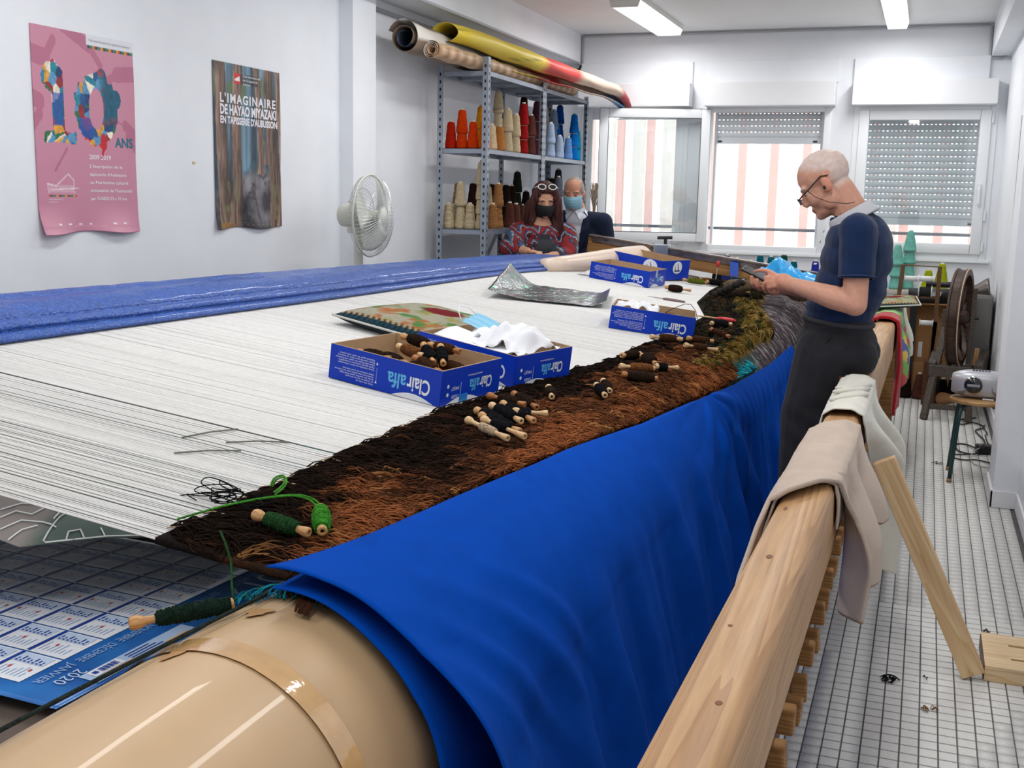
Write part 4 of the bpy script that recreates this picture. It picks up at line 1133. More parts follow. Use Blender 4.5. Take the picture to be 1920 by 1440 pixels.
# dark green bobbin hanging by its yarn beside the roller
bobbin((-1.118, 1.352, .812), (-1.005, 1.468, .822), (.010, .028, .018), 'dark green bobbin hanging over the kraft-wrapped roller end', None, bob_w, .95, .24, .99)
tag(MB().tube([(-1.005, 1.468, .822), (-1.03, 1.50, .84), (-1.065, 1.55, .86), (-1.09, 1.57, .885), (-1.12, 1.60, .892)], .0022, 6).build('yarn_strand', yarn_mat(GRN), smooth=True), 'dark green yarn the hanging bobbin dangles from', 'yarn')
P = []
for k in range(40):
    t = k / 39; a = math.radians(118 - 16 * t); P.append((RC.x + .258 * math.cos(a) - .02 * (1 - t), .86 + .70 * t, RC.z + .258 * math.sin(a) + .004))
MB().tube(P, .0034, 7).build('cord', yarn_mat((.025, .035, .032)), loom, smooth=True)
# green yarn looping from the bright green bobbin
P = [(-1.035, 1.79, .895), (-1.06, 1.80, .905), (-1.10, 1.80, .908), (-1.15, 1.76, .905), (-1.19, 1.71, .900), (-1.225, 1.66, .892), (-1.24, 1.64, .888)]
P = spline(P)
tag(MB().tube(P, .002, 6).tube([(a + .004, b + .006, c_ + .001) for a, b, c_ in P], .002, 6).build('yarn_loop', yarn_mat(LGR), smooth=True), 'bright green double yarn looping to the woven edge', 'yarn')
P = [(-1.21, 1.90, .883), (-1.205, 1.91, .905), (-1.18, 1.905, .915), (-1.165, 1.88, .905), (-1.17, 1.85, .893)]
P = spline(P)
tag(MB().tube(P, .0022, 6).tube([(a + .01, b - .01, c_) for a, b, c_ in P], .0022, 6).build('yarn_loop', yarn_mat((.10, .36, .05)), smooth=True), 'small light green yarn loop standing on the woven edge', 'yarn')
mb = MB()
for k in range(9):
    x0 = -1.20 - .006 * k; mb.tube([(x0 + .03 * math.sin(k * 2.1) + q * .012 * math.cos(k * 1.7 + q), 1.74 + .008 * k + .012 * math.sin(q * 1.9 + k), .888 + .034 * math.sin(q / 7 * PI) * (.5 + .5 * math.sin(k * 3.3) ** 2)) for q in range(8)] and spline([(x0 + .03 * math.sin(k * 2.1) + q * .012 * math.cos(k * 1.7 + q), 1.74 + .008 * k + .012 * math.sin(q * 1.9 + k), .888 + .034 * math.sin(q / 7 * PI) * (.5 + .5 * math.sin(k * 3.3) ** 2)) for q in range(8)], 5), .0012, 5)
tag(mb.build('yarn_tangle', yarn_mat(BLK), smooth=True), 'wiry tangle of black yarn ends at the near woven corner', 'yarn')
mb = MB()
for k in range(26):
    y0 = 1.60 + .05 * k + g.uniform(-.02, .02); x0 = float(fellx(y0)); mb.tube([wp(x0 - .012, y0, .004), wp(x0 + .01, y0 + .01, .010), wp(x0 + .045, y0 + g.uniform(-.01, .02), .012), wp(x0 + .07, y0 + g.uniform(-.01, .03), .008)], .0013, 4)
tag(mb.build('cream_ends', yarn_mat((.62, .45, .28)), smooth=True), 'cream yarn ends scattered along the woven edge', 'yarn', kind='stuff')

# ---- second carton: tissue, card, face mask
tissue_m = M('tissue_paper', srgb(240, 242, 246), rough=.8, spec=.2)
m2 = Matrix.Translation(box2.location) @ box2.rotation_euler.to_matrix().to_4x4()
def crumple(name, mtx, cx, cy, cz, w, d, h, seed, label, cat, mat, amp=.03, n=26):
    vs = []
    for i in range(n + 1):
        for j in range(n + 1):
            u = i / n * 2 - 1; v = j / n * 2 - 1
            z = h * max(0, 1 - .8 * (u * u + v * v)) + amp * (mnoise.turbulence((u * 1.1 + seed, v * 1.1, seed), 2, True) - .4) * (1 - .5 * (u * u * v * v)) + amp * .7 * abs(mnoise.noise((u * 1.7, v * 1.7 + seed, 3)))
            s = 1 - .12 * mnoise.noise((u * 2 + seed, v * 2, 8))
            vs.append(mtx @ Vector((cx + u * w / 2 * s, cy + v * d / 2 * s, cz + z)))
    o = np_mesh(name, np.array(vs), np_grid(n, n), mat, None, smooth=True, solid=.0012)
    return tag(o, label, cat)
crumple('tissue', m2, -.12, .17, .098, .20, .23, .06, 2.0, 'crumpled white tissue heaped in the mask carton', 'tissue', tissue_m, .055)
crumple('tissue', m2, -.255, .19, .092, .14, .16, .03, 5.0, 'flatter white tissue beside the heaped one in the mask carton', 'tissue', tissue_m, .05)
crumple('tissue', m3, -.275, .17, .095, .20, .24, .02, 9.0, 'thin white tissue spilling over the back of the third carton', 'tissue', tissue_m, .05)
vs = [m2 @ Vector(v) for v in ((-.365, .03, .100), (-.06, .012, .093), (-.05, .10, .098), (-.36, .15, .118))]
def sheet(name, c4, mat, label, cat, sag=.006, n=12, thick=.001):
    c4 = [Vector(v) for v in c4]
    def fn(u, v):
        p = c4[0].lerp(c4[1], u).lerp(c4[3].lerp(c4[2], u), v); return p + Vector((0, 0, sag * math.sin(u * 7 + v * 2) * math.sin(v * PI)))
    return tag(MB().grid(fn, n, n).build(name, mat, None, smooth=True, solid=thick), label, cat)
sheet('paper_sheet', vs, M('white_card', srgb(244, 246, 250), rough=.5), 'white paper strip lying over the mask carton', 'paper')
mk = thing('face_mask', 'pale blue pleated face mask lying in the second carton', 'face mask', m2 @ Vector((-.285, .20, .125)), (math.radians(18), TILT + .2, math.radians(-22)))
mb = MB()
mb.grid(lambda u, v: ((u - .5) * .16, (v - .5) * .08, .004 * math.cos(v * 6 * PI) + .012 * (1 - (2 * u - 1) ** 2)), 20, 36)
mb.build('pleated_panel', M('mask_blue', srgb(150, 206, 232), rough=.8), mk, smooth=True, solid=.0012)
for s_ in (-1, 1):
    MB().tube([(s_ * .08, -.03, .003), (s_ * .105, -.02, .02), (s_ * .12, .0, .03), (s_ * .105, .025, .02), (s_ * .08, .035, .003)], .0018, 6).build('ear_loop', tissue_m, mk, smooth=True)
# dark wool scraps filling the second carton
mb = MB()
for k in range(60):
    p = Vector((g.uniform(-.30, -.10), g.uniform(.08, .22), .02)); mb.tube([m2 @ p, m2 @ (p + Vector((g.uniform(-.04, .04), g.uniform(-.04, .04), .05))), m2 @ (p + Vector((g.uniform(-.06, .06), g.uniform(-.06, .06), .055)))], .002, 5)
tag(mb.build('wool_scraps', yarn_mat((.03, .03, .015)), smooth=True), 'dark wool scraps filling the mask carton under the tissue', 'wool', kind='stuff')

# ---- tapestry cushion lying on the warp
def tapestry_cushion(name, label, loc, rot, w, d, h, seed, border=(.02, .055, .075)):
    t = thing(name, label, 'cushion', loc, rot)
    n = 70; u = np.linspace(-1, 1, n + 1)[:, None] * np.ones((1, n + 1)); v = np.linspace(-1, 1, n + 1)[None, :] * np.ones((n + 1, 1))
    pin = 1 - .05 * (1 - u ** 2) * v ** 4 - 0; pin2 = 1 - .05 * (1 - v ** 2) * u ** 4
    prof = np.clip(1 - u ** 4, 0, 1) ** .5 * np.clip(1 - v ** 4, 0, 1) ** .5
    X = u * w / 2 * pin2; Y = v * d / 2 * pin
    Z = h / 2 + h / 2 * prof + .004 * (fbm(u * 3, v * 3, seed) - .5)
    c = np.ones((n + 1, n + 1, 3)) * np.array((.42, .40, .30))
    c = mixc(c, (.36, .33, .10), (fbm(u * 3.2, v * 3.2, seed + 1) - .52) * 9)
    c = mixc(c, (.45, .17, .06), (fbm(u * 3.5 + 5, v * 3.5, seed + 2) - .58) * 10)
    c = mixc(c, (.10, .25, .07), (fbm(u * 4, v * 4 + 7, seed + 3) - .60) * 10)
    rose = np.hypot((u - .1) / .42, (v - .28) / .26) + .5 * (fbm(u * 6, v * 6, seed + 4) - .5)
    c = mixc(c, (.20, .015, .02), (1.0 - rose) * 5)
    c = c * (.8 + .4 * fbm(u * 22, v * 22, seed + 5)[..., None])
    e = np.maximum(np.abs(u), np.abs(v))
    st = (np.sin((u + v) * 55) > 0)
    c = np.where(((e > .86) & (e < .93))[..., None], np.where(st[..., None], np.array((.55, .38, .18)), np.array((.02, .02, .03))), c)
    c = np.where((e >= .93)[..., None], np.array(border) * (.7 + .6 * (np.sin(u * 60) * np.sin(v * 60) > 0)[..., None]), c)
    V = np.concatenate([np.stack([X, Y, Z], -1).reshape(-1, 3)]); 
    np_mesh('woven_cover', V, np_grid(n, n), M('needlepoint', attr=True, rough=.95, bump=.7, bscale=320, spec=.1), t, smooth=True, C=c.reshape(-1, 3))
    Zb = h / 2 - h / 2 * prof
    np_mesh('back_cover', np.stack([X, Y, Zb], -1).reshape(-1, 3), np_grid(n, n)[:, ::-1], M('cushion_back', (.018, .028, .030), rough=.95), t, smooth=True)
    ring = [(s, -1) for s in np.linspace(-1, 1, 30)] + [(1, s) for s in np.linspace(-1, 1, 30)] + [(s, 1) for s in np.linspace(1, -1, 30)] + [(-1, s) for s in np.linspace(1, -1, 30)]
    MB().tube([(a * w / 2, b * d / 2, h / 2) for a, b in ring], .0045, 6, closed=True).build('piping', M('cushion_piping', srgb(200, 198, 190), rough=.9), t, smooth=True)
    return t
tapestry_cushion('tapestry_cushion', 'flowered needlepoint cushion with dark blue border on the warp', wp(-1.80, 3.93, .002), (0, TILT, math.radians(-17)), .50, .50, .085, 71)

# ---- crinkled holographic foil sheet
nu = 60; nv = 40
u = np.linspace(0, 1, nu + 1)[:, None] * np.ones((1, nv + 1)); v = np.linspace(0, 1, nv + 1)[None, :] * np.ones((nu + 1, 1))
A = np.array((-2.035, 5.20)); B = np.array((-1.52, 5.58)); Cc = np.array((-1.66, 6.15)); D = np.array((-2.16, 5.86))
xy = (A * (1 - u[..., None]) + B * u[..., None]) * (1 - v[..., None]) + (D * (1 - u[..., None]) + Cc * u[..., None]) * v[..., None]
lift = .11 * np.clip(1 - u / .35, 0, 1) ** 2 * (.3 + .7 * v) + .035 * np.clip((u - .85) / .15, 0, 1) ** 2 + .012 * fbm(u * 5, v * 4, 81) + .006 * fbm(u * 14, v * 11, 83)
Z = .85 + .12 * (-1 - xy[..., 0]) + .006 + lift
c = mixc((.16, .18, .19), (.30, .34, .34), (fbm(u * 4, v * 5, 84) - .4) * 3); c = mixc(c, (.10, .42, .26), (fbm(u * 9, v * 16, 85) - .62) * 14); c = mixc(c, (.45, .30, .34), (fbm(u * 8 + 3, v * 14, 86) - .66) * 14)
tag(np_mesh('holographic_foil', np.concatenate([xy, Z[..., None]], -1).reshape(-1, 3), np_grid(nu, nv), M('holo_foil', attr=True, rough=.22, metal=.85, bump=.5, bscale=45), None, smooth=True, C=c.reshape(-1, 3), solid=.0008), 'curling silver holographic foil sheet lying on the warp', 'foil')
# grey foil and white paper scraps near the far rail
sheet('foil_sheet', [wp(-1.62, 7.72, .01), wp(-1.40, 7.82, .01), wp(-1.36, 8.02, .02), wp(-1.62, 8.02, .03)], M('grey_foil', srgb(140, 146, 152), rough=.25, metal=.8, bump=.5, bscale=40), 'small grey foil piece beside the emblem carton', 'foil', .02)
sheet('pattern_sheet', [wp(-2.12, 7.0, .006), wp(-1.90, 7.1, .006), wp(-1.86, 7.6, .02), wp(-2.06, 7.6, .03)], M('bubble_print', srgb(222, 224, 228), rough=.5, var=.4, vscale=60), 'pale dotted plastic scrap beside the tarpaulin end', 'plastic', .015)
# red-handled tool, steel awl, red pin, blue strap
tl = thing('red_tool', 'red-handled pointed tool lying on the olive wool', 'tool', wp(-.99, 5.78, .03), (0, TILT, .35))
MB().tube([(0, 0, 0), (.03, .002, 0), (.08, .004, 0), (.10, .004, 0)], [.008, .012, .011, .004], 8).build('handle', M('red_plastic', srgb(214, 50, 56), rough=.35), tl, smooth=True)
MB().tube([(-.10, 0, 0), (0, 0, 0)], [.004, .005], 8).build('shaft', bob_l, tl, smooth=True)
aw = thing('awl', 'thin steel awl with a wooden handle on the warp', 'tool', wp(-1.40, 6.44, .008), (0, TILT, .18))
MB().tube([(-.11, 0, 0), (-.02, 0, 0)], [.0012, .003], 6).build('blade', grey_m, aw, smooth=True)
MB().tube([(-.02, 0, 0), (.0, 0, 0), (.08, 0, 0), (.11, 0, 0)], [.005, .009, .008, .005], 8).build('handle', M('plum_wood', srgb(130, 104, 104), rough=.5), aw, smooth=True)
pn = thing('flag_pin', 'long pin with a red head stuck beside the far rail', 'pin', wp(-1.40, 8.06, 0), (.1, .1, 0))
MB().tube([(0, 0, 0), (0, 0, .12)], .003, 6).build('needle', M('clear_needle', srgb(210, 200, 196), rough=.3), pn)
MB().tube([(0, 0, .11), (0, 0, .125), (0, 0, .155)], [.004, .013, .010], 8).build('head', M('red_plastic'), pn, smooth=True)
sp = MB()
sp.add([(-1.315, 8.145, 1.045), (-1.255, 8.145, 1.037), (-1.25, 8.125, .94), (-1.31, 8.125, .945), (-1.315, 8.26, 1.06), (-1.255, 8.26, 1.052)], [(0, 1, 2, 3), (0, 4, 5, 1)])
tag(sp.build('blue_strap', M('blue_strap', srgb(24, 82, 196), rough=.4), solid=.003), 'blue ribbon strap looped over the far steel rail', 'strap')
# rolled dark weave and sacking beyond the hands
mb = MB()
nn = 40
for k, (r0, dz) in enumerate(((.03, .0), (.028, .04))):
    pass
P = [(-1.16 + .62 * t, 7.02 + .10 * t, .93 + .03 * math.sin(t * 5) + .02 * t) for t in np.linspace(0, 1, 16)]
tag(MB().tube(P, [.045 + .012 * math.sin(k * 1.3) for k in range(16)], 12).build('rolled_sacking', M('sacking', srgb(92, 76, 54), rough=.95, var=.35, vscale=40, bump=.8, bscale=150), smooth=True), 'dark brown rolled sacking on the weave beyond the weaver hands', 'sacking')
mb = MB()
for k in range(5):
    P = [(-1.20 + .03 * k + .05 * t, 6.86 + .06 * t, .905 + .02 * k + .01 * math.sin(6 * t + k)) for t in np.linspace(0, 1, 6)]
    mb.tube(P, .018, 8)
tag(mb.build('folded_dark_cloth', M('dark_felt', (.018, .014, .012), rough=.95), smooth=True), 'stack of folded blackish felt beside the rolled sacking', 'cloth')
# crumpled sky-blue plastic bag and two tape rolls
nu = 46; nv = 34; vs = []
for i in range(nu + 1):
    for j in range(nv + 1):
        a = i / nu; b = j / nv; th_ = b * PI
        wv = .10 * (.55 + .45 * math.sin(a * PI) ** .5) * (1.25 if a < .6 else .9)
        r = wv * (1 + .35 * mnoise.turbulence((a * 4, b * 3, 2.0), 3, True) - .2) * (1 + .5 * math.exp(-((a - .35) / .12) ** 2))
        vs.append((-.96 + .36 * a + .02 * math.sin(b * 9), 7.2 + r * .9 * math.cos(th_), .985 - .02 * a + r * math.sin(th_) * .95))
tag(np_mesh('plastic_bag', np.array(vs), np_grid(nu, nv), M('sky_blue_plastic', srgb(40, 170, 240), rough=.3, spec=.6, coat=.2, bump=.3, bscale=25), None, smooth=True, solid=.001), 'crumpled sky-blue plastic bag on the far end of the roller', 'bag')
def tape_roll(loc, rot, r, w, col, label):
    t = thing('tape_roll', label, 'tape', loc, rot)
    MB().lathe([(r * .62, 0), (r, 0), (r, w), (r * .62, w), (r * .62, 0)], 24).build('tape', M('tape_' + label.split()[0], col, rough=.4), t, auto=40)
    MB().lathe([(r * .55, -.001), (r * .62, -.001), (r * .62, w + .001), (r * .55, w + .001), (r * .55, -.001)], 24).build('core', M('tape_core', srgb(190, 170, 140), rough=.8), t, auto=40)
tape_roll((-.60, 7.02, 1.03), (0, math.radians(80), math.radians(20)), .034, .10, srgb(150, 96, 64), 'brown parcel tape roll beside the blue bag')
tape_roll((-.585, 6.86, .965), (0, math.radians(78), math.radians(20)), .025, .03, srgb(222, 220, 200), 'cream masking tape roll beside the blue bag')
# ================================================================== POSTER WALL
def poster(name, label, y0, y1, z0, z1, colfn, curl, seed, nu=200, nv=300):
    t = thing(name, label, 'poster', (XL, y0, z0))
    W, Hh = y1 - y0, z1 - z0
    def off(u, v):          # u along the wall, v from the top
        return .004 + curl * (np.clip(v - .85, 0, 1) / .15) ** 2 * (.5 + .5 * np.sin(u * 9 + seed)) + .0025 * np.sin(u * 4 + seed) * v + .006 * np.clip(u - .9, 0, 1) / .1 * (.3 + .7 * np.abs(np.sin(v * 5))) 
    u = np.linspace(0, 1, nu + 1)[:, None] * np.ones((1, nv + 1)); v = np.linspace(0, 1, nv + 1)[None, :] * np.ones((nu + 1, 1))
    V = np.stack([off(u, v), u * W, (1 - v) * Hh - .006 * np.sin(u * 8 + seed) * (v > .97)], -1)
    np_mesh('printed_sheet', V.reshape(-1, 3), np_grid(nu, nv), M('poster_paper', attr=True, rough=.4, spec=.4), t, smooth=True, C=colfn(u, v).reshape(-1, 3), solid=.0006, solid_off=1)
    fn = lambda a, b, h=.0009: (float(off(np.float64(a / W), np.float64(1 - b / Hh))) + h, a, b)
    return t, fn, W, Hh
def sd_seg(u, v, x0, y0, x1, y1):
    px, py = u - x0, v - y0; bx, by = x1 - x0, y1 - y0; t = np.clip((px * bx + py * by) / (bx * bx + by * by), 0, 1)
    return np.hypot(px - bx * t, py - by * t)
def collage(u, v, seed):
    """patchwork of saturated colours"""
    pal = np.array([srgb(30, 84, 140), srgb(20, 130, 150), srgb(200, 60, 50), srgb(226, 160, 60), srgb(40, 110, 70), srgb(240, 230, 210), srgb(20, 60, 110), srgb(150, 40, 50), srgb(90, 150, 190)])
    g = np.random.default_rng(seed); pts = g.random((420, 2)); pts[:, 0] = pts[:, 0]; idx = g.integers(0, len(pal), 420)
    best = np.full(u.shape, 9.0); col = np.zeros(u.shape + (3,))
    uu = u + .03 * (fbm(u * 20, v * 20, seed) - .5); vv = v + .03 * (fbm(u * 20 + 9, v * 20, seed) - .5)
    for k in range(420):
        d = np.hypot((uu - pts[k, 0]) * .75, vv - pts[k, 1]); m = d < best
        best = np.where(m, d, best); col[m] = pal[idx[k]]
    return col * (.55 + .9 * fbm(u * 60, v * 60, seed + 3)[..., None])
def p1col(u, v):
    c = np.ones(u.shape + (3,)) * np.array(srgb(206, 140, 162)); dk = np.array(srgb(186, 112, 138))
    # darker hand and arm silhouettes
    m = np.minimum.reduce([sd_seg(u, v, -.05, .13, .12, .15) - .045, sd_seg(u, v, .12, .15, .20, .06) - .028, sd_seg(u, v, .30, -.02, .55, .06) - .035, sd_seg(u, v, .55, .06, .66, .15) - .022,
                           sd_seg(u, v, 1.05, .16, .82, .18) - .04, sd_seg(u, v, .82, .18, .72, .22) - .022, sd_seg(u, v, -.02, .34, .06, .36) - .04, sd_seg(u, v, -.02, .48, .05, .42) - .03, sd_seg(u, v, 1.05, .52, .90, .44) - .03, sd_seg(u, v, .90, .44, .80, .42) - .004, sd_seg(u, v, 1.02, .58, .92, .50) - .02, sd_seg(u, v, .29, .58, .17, .69) - .009])
    c = np.where((m < 0)[..., None], dk, c)
    col = collage(u, v, 3)
    n_ = (fbm(u * 26, v * 26, 12) - .5)
    one = np.minimum.reduce([np.maximum(np.abs(u - .225) - .055, np.abs(v - .37) - .17), np.hypot((u - .17) / 1.3, v - .23) - .075 + .04 * n_, np.maximum(np.abs(u - .235) - .15, np.abs(v - .525) - .028) + .02 * n_])
    ro = np.hypot((u - .60) / .215, (v - .37) / .19); hole = np.hypot((u - .60) / .075, (v - .37) / .105)
    zero = (ro + .28 * n_ < 1.0) & (hole + .1 * n_ > 1.0)
    zero |= (np.hypot((u - .80) / 1.2, v - .31) < .05) | (np.hypot((u - .66) / 1.2, v - .205) < .045)
    col2 = mixc(col, np.array(srgb(12, 92, 118)) * (.6 + .8 * fbm(u * 40, v * 40, 7)[..., None]), np.clip((u - .62) * 12, 0, 1) * np.clip((.48 - v) * 12, 0, 1))
    col2 = mixc(col2, np.array(srgb(34, 84, 170)) * (.7 + .6 * fbm(u * 30, v * 30, 8)[..., None]), ((np.abs(u - .225) < .05) & (v > .31) & (v < .47)).astype(float) * .8 + ((u < .56) & (u > .42) & (v > .42) & (v < .52)) * .7)
    c = np.where(((one < 0) | zero)[..., None], col2, c)
    bird = (np.hypot((u - .665) / .035, (v - .535) / .045) < 1) | (sd_seg(u, v, .66, .56, .645, .61) < .012)
    c = np.where(bird[..., None], np.array(srgb(200, 30, 44)), c)
    # header box and colour stripes
    c = np.where(((u > .52) & (v < .052))[..., None], np.array(srgb(226, 228, 234)), c)
    pal = np.array([srgb(220, 170, 60), srgb(40, 120, 120), srgb(190, 60, 50), srgb(90, 120, 60), srgb(60, 60, 70)])
    st = pal[(np.floor(u * 60).astype(int) * 7 % 5)]
    c = np.where(((u > .53) & (v > .052) & (v < .068))[..., None], st, c)
    c = np.where(((u > .09) & (u < .37) & (v > .81) & (v < .82))[..., None], st, c)
    # line drawing of a building
    b = np.minimum.reduce([sd_seg(u, v, .09, .755, .17, .765), sd_seg(u, v, .17, .765, .29, .705), sd_seg(u, v, .29, .705, .34, .735), sd_seg(u, v, .34, .735, .345, .80), sd_seg(u, v, .09, .755, .10, .80), sd_seg(u, v, .12, .785, .38, .775)])
    c = np.where((b < .0028)[..., None], np.array(srgb(240, 220, 230)), c)
    ins = (v > .76) & (v < .80) & (u > .1) & (u < .34)
    c = np.where(ins[..., None], c * .75 + .25 * np.array(srgb(245, 230, 236)), c)
    dots = (v > .952) & (v < .962) & (np.abs(((u * 9) % 1) - .5) < .16) & (fbm(u * 9, v * 0 + 1, 5) > .42)
    c = np.where(dots[..., None], np.array(srgb(238, 224, 230)), c)
    return c
t1, f1, W1, H1 = poster('anniversary_poster', 'pink poster with a large collaged number ten and white lettering', 3.582, 4.182, 1.292, 2.104, p1col, .035, 1.0, 170, 240)
mb = MB()
for k, ln in enumerate(("L'inscription de la", "tapisserie d'Aubusson", "au Patrimoine culturel", "immatériel de l'humanité", "par l'UNESCO a 10 ans")):
    put_text(mb, ln, f1, .505 * W1, H1 * (1 - .668 - k * .0415), .019, width=.0110 * len(ln), bold=.012)
put_text(mb, '2009 2019', f1, .505 * W1, H1 * (1 - .625), .027, width=.135, bold=.015)
put_text(mb, 'www.cite-tapisserie.fr', f1, .095 * W1, H1 * .165, .009); put_text(mb, '#citetapisserie', f1, .095 * W1, H1 * .152, .009)
tag(mb.build('white_lettering', M('poster_white', srgb(240, 236, 242), rough=.5), t1), kind='stuff')
mb = MB(); put_text(mb, 'ANS', f1, .785 * W1, H1 * .445, .058, width=.112, bold=.03); mb.build('ans_lettering', M('poster_teal', srgb(36, 112, 132), rough=.5), t1); tag(bpy.data.objects['ans_lettering'], kind='stuff')
mb = MB(); put_text(mb, 'Cité internationale de la tapisserie Aubusson', f1, .545 * W1, H1 * .968, .013, width=.255); tag(mb.build('header_lettering', M('poster_grey', srgb(150, 152, 160), rough=.5), t1), kind='stuff')
def p2col(u, v):
    bgc = mixc(srgb(46, 62, 78), srgb(120, 156, 176), (fbm(u * 14, v * 1.2, 3) - .35) * 2.4)
    bgc = mixc(bgc, srgb(96, 116, 78), np.clip((fbm(u * 7, v * 7, 4) - .55) * 6, 0, 1) * np.clip((.32 - v) * 6, 0, 1))
    bgc = mixc(bgc, srgb(60, 96, 106), np.clip((fbm(u * 9, v * 9, 5) - .5) * 6, 0, 1) * np.clip((v - .42) * 6, 0, 1))
    bgc = mixc(bgc, srgb(206, 214, 120), np.clip(1 - np.hypot((u - .70) / .06, (v - .46) / .03), 0, 1))
    c = bgc
    # boulders
    r = v + .10 * fbm(u * 5, v * 5, 6) - .25 * np.abs(u - .68)
    rk = fbm(u * 6, v * 7, 7); ed = np.abs(fbm(u * 7 + 3, v * 8, 8) - .5)
    rock = mixc(srgb(60, 58, 66), srgb(150, 146, 152), (rk - .35) * 2.2); rock = rock * np.clip(.25 + ed * 9, 0, 1)[..., None]
    c = mixc(c, rock, (r - .64) * 18)
    c = mixc(c, srgb(44, 40, 42), (v - .93) * 14)
    # trunks: (top centre, base centre, top width, base width)
    for k, (a, b, w0, w1, tone) in enumerate(((.63, .70, .045, .05, 1.1), (.80, .78, .03, .035, 1.25), (.07, .20, .075, .085, .9), (.36, .34, .065, .075, 1.0), (.84, .93, .065, .10, .72), (1.0, 1.02, .05, .06, 1.05))):
        ctr = a + (b - a) * v + .03 * np.sin(v * 4 + k) - (.18 * np.clip(v - .72, 0, 1) * (1.6 if k == 3 else .4)); wd = w0 + (w1 - w0) * v + .10 * np.clip(v - .80, 0, 1) ** 1.2 * 2
        d = (u - ctr) / wd
        if k == 0: wd = wd * (v < .68)
        sh = np.clip(1.0 - .45 * d, .45, 1.4)
        bark = mixc(srgb(84, 66, 58), srgb(168, 138, 120), (fbm(u * 60, v * 9, 20 + k) - .3) * 1.7) * (sh * tone)[..., None]
        bark = mixc(bark, np.array(srgb(120, 124, 84)), np.clip((fbm(u * 16, v * 16, 40 + k) - .55) * 5, 0, 1) * np.clip((v - .6) * 4, 0, 1) * .8)
        inside = (np.abs(d) < 1) & (v < (.66 if k == 0 else (.60 if k == 1 else 1.1)))
        c = np.where(inside[..., None], bark, c)
    tri = (u > .34) & (u < .66) & (v > .05) & (v < .115); c = np.where(tri[..., None], c * .35, c)
    sq = (u > .30) & (u < .40) & (v > .052) & (v < .113); c = np.where(sq[..., None], np.array(srgb(214, 44, 48)), c)
    hs = (np.abs(u - .35) < .035) & (v > .082 - (u - .33) * .25) & (v < .10); c = np.where(hs[..., None], np.array((.9, .9, .9)), c)
    c = np.where(((v > .965) & (u < .25) & (u > .05))[..., None], np.array(srgb(150, 110, 60)) * (.5 + fbm(u * 80, v * 80, 3)[..., None]), c)
    return c
t2, f2, W2, H2 = poster('forest_poster', 'tall poster of a grey-brown forest with white capital lettering', 4.775, 5.378, 1.288, 2.104, p2col, .02, 2.2, 170, 240)
mb = MB()
put_text(mb, "L'IMAGINAIRE", f2, .09 * W2, H2 * .765, .062, width=.84 * W2, bold=.03, spacing=1.25)
put_text(mb, "DE HAYAO MIYAZAKI", f2, .09 * W2, H2 * .695, .066, width=.85 * W2, bold=.04)
put_text(mb, "EN TAPISSERIE D'AUBUSSON", f2, .09 * W2, H2 * .64, .048, width=.86 * W2, bold=.04)
for k, ln in enumerate(('Cité internationale', 'de la tapisserie', 'Aubusson')): put_text(mb, ln, f2, .43 * W2, H2 * (.93 - k * .024), .017, width=.0085 * len(ln))
for q in range(9): put_text(mb, '▪' if False else 'o', f2, (.3 + q * .075) * W2, H2 * .018, .008)
tag(mb.build('white_lettering', MATS['poster_white'], t2), kind='stuff')
# small scuffs on the wall
for (y, z, w, h_) in ((4.60, 1.60, .022, .012),):
    tag(MB().bbox((XL, y, z), (XL + .002, y + w, z + h_)).build('tape_scrap', M('old_tape', srgb(206, 190, 150), rough=.6)), 'tiny yellowed tape scrap on the wall between the posters', 'tape')

# ---- pedestal fan
fan_m = M('fan_plastic', srgb(214, 216, 206), rough=.45)
fan_b = M('fan_blade', srgb(206, 210, 200), rough=.3)
wire_m = M('fan_wire', srgb(206, 206, 204), rough=.3, metal=.3)
fan = thing('pedestal_fan', 'white pedestal fan standing between the tarpaulin and the wall', 'fan', (-3.0, 5.66, 0))
MB().lathe([(.001, 0), (.19, 0), (.20, .012), (.17, .03), (.05, .045), (.03, .06), (.001, .06)], 32).build('base', fan_m, fan, smooth=True)
MB().tube([(0, 0, .05), (0, 0, 1.02)], .013, 12).build('pole', M('chrome', srgb(200, 204, 208), rough=.15, metal=1), fan, smooth=True)
MB().tube([(0, 0, .98), (0, 0, 1.0), (0, 0, 1.16), (0, 0, 1.27)], [.022, .027, .027, .024], 14).build('neck', fan_m, fan, smooth=True)
MB().tube([(-.03, -.03, 1.03), (-.045, -.045, 1.03)], [.016, .016], 12).build('clamp_knob', fan_m, fan, smooth=True)
hd = bpy.data.objects.new('head', None); COL.objects.link(hd); hd.parent = fan; hd.location = (0, 0, 1.355); hd.rotation_euler = (0, math.radians(90), math.radians(2))
# head local z = blowing axis
MB().lathe([(.001, -.115), (.045, -.112), (.062, -.10), (.068, -.06), (.068, .02), (.055, .035), (.001, .035)], 28).build('motor_housing', fan_m, hd, smooth=True)
MB().tube([(-.066, 0, -.05), (-.082, 0, -.05)], [.01, .012], 10).build('swing_knob', fan_m, hd, smooth=True)
MB().bbox((.03, -.028, -.06), (.10, .028, .02), bev=.01).build('tilt_bracket', fan_m, hd, smooth=False)
R_ = .225
bl = MB()
for k in range(3):
    a0 = k * 2 * PI / 3
    bl.grid(lambda u, v, a0=a0: ((.03 + u * .165) * math.cos(a0 + (v - .5) * 1.35 + u * .35), (.03 + u * .165) * math.sin(a0 + (v - .5) * 1.35 + u * .35), .085 + (v - .5) * .05), 10, 8)
blo = bl.build('blades', fan_b, hd, smooth=True, solid=.003)
MB().lathe([(.001, .05), (.035, .05), (.035, .115), (.02, .125), (.001, .126)], 20).build('hub', fan_b, hd, smooth=True)
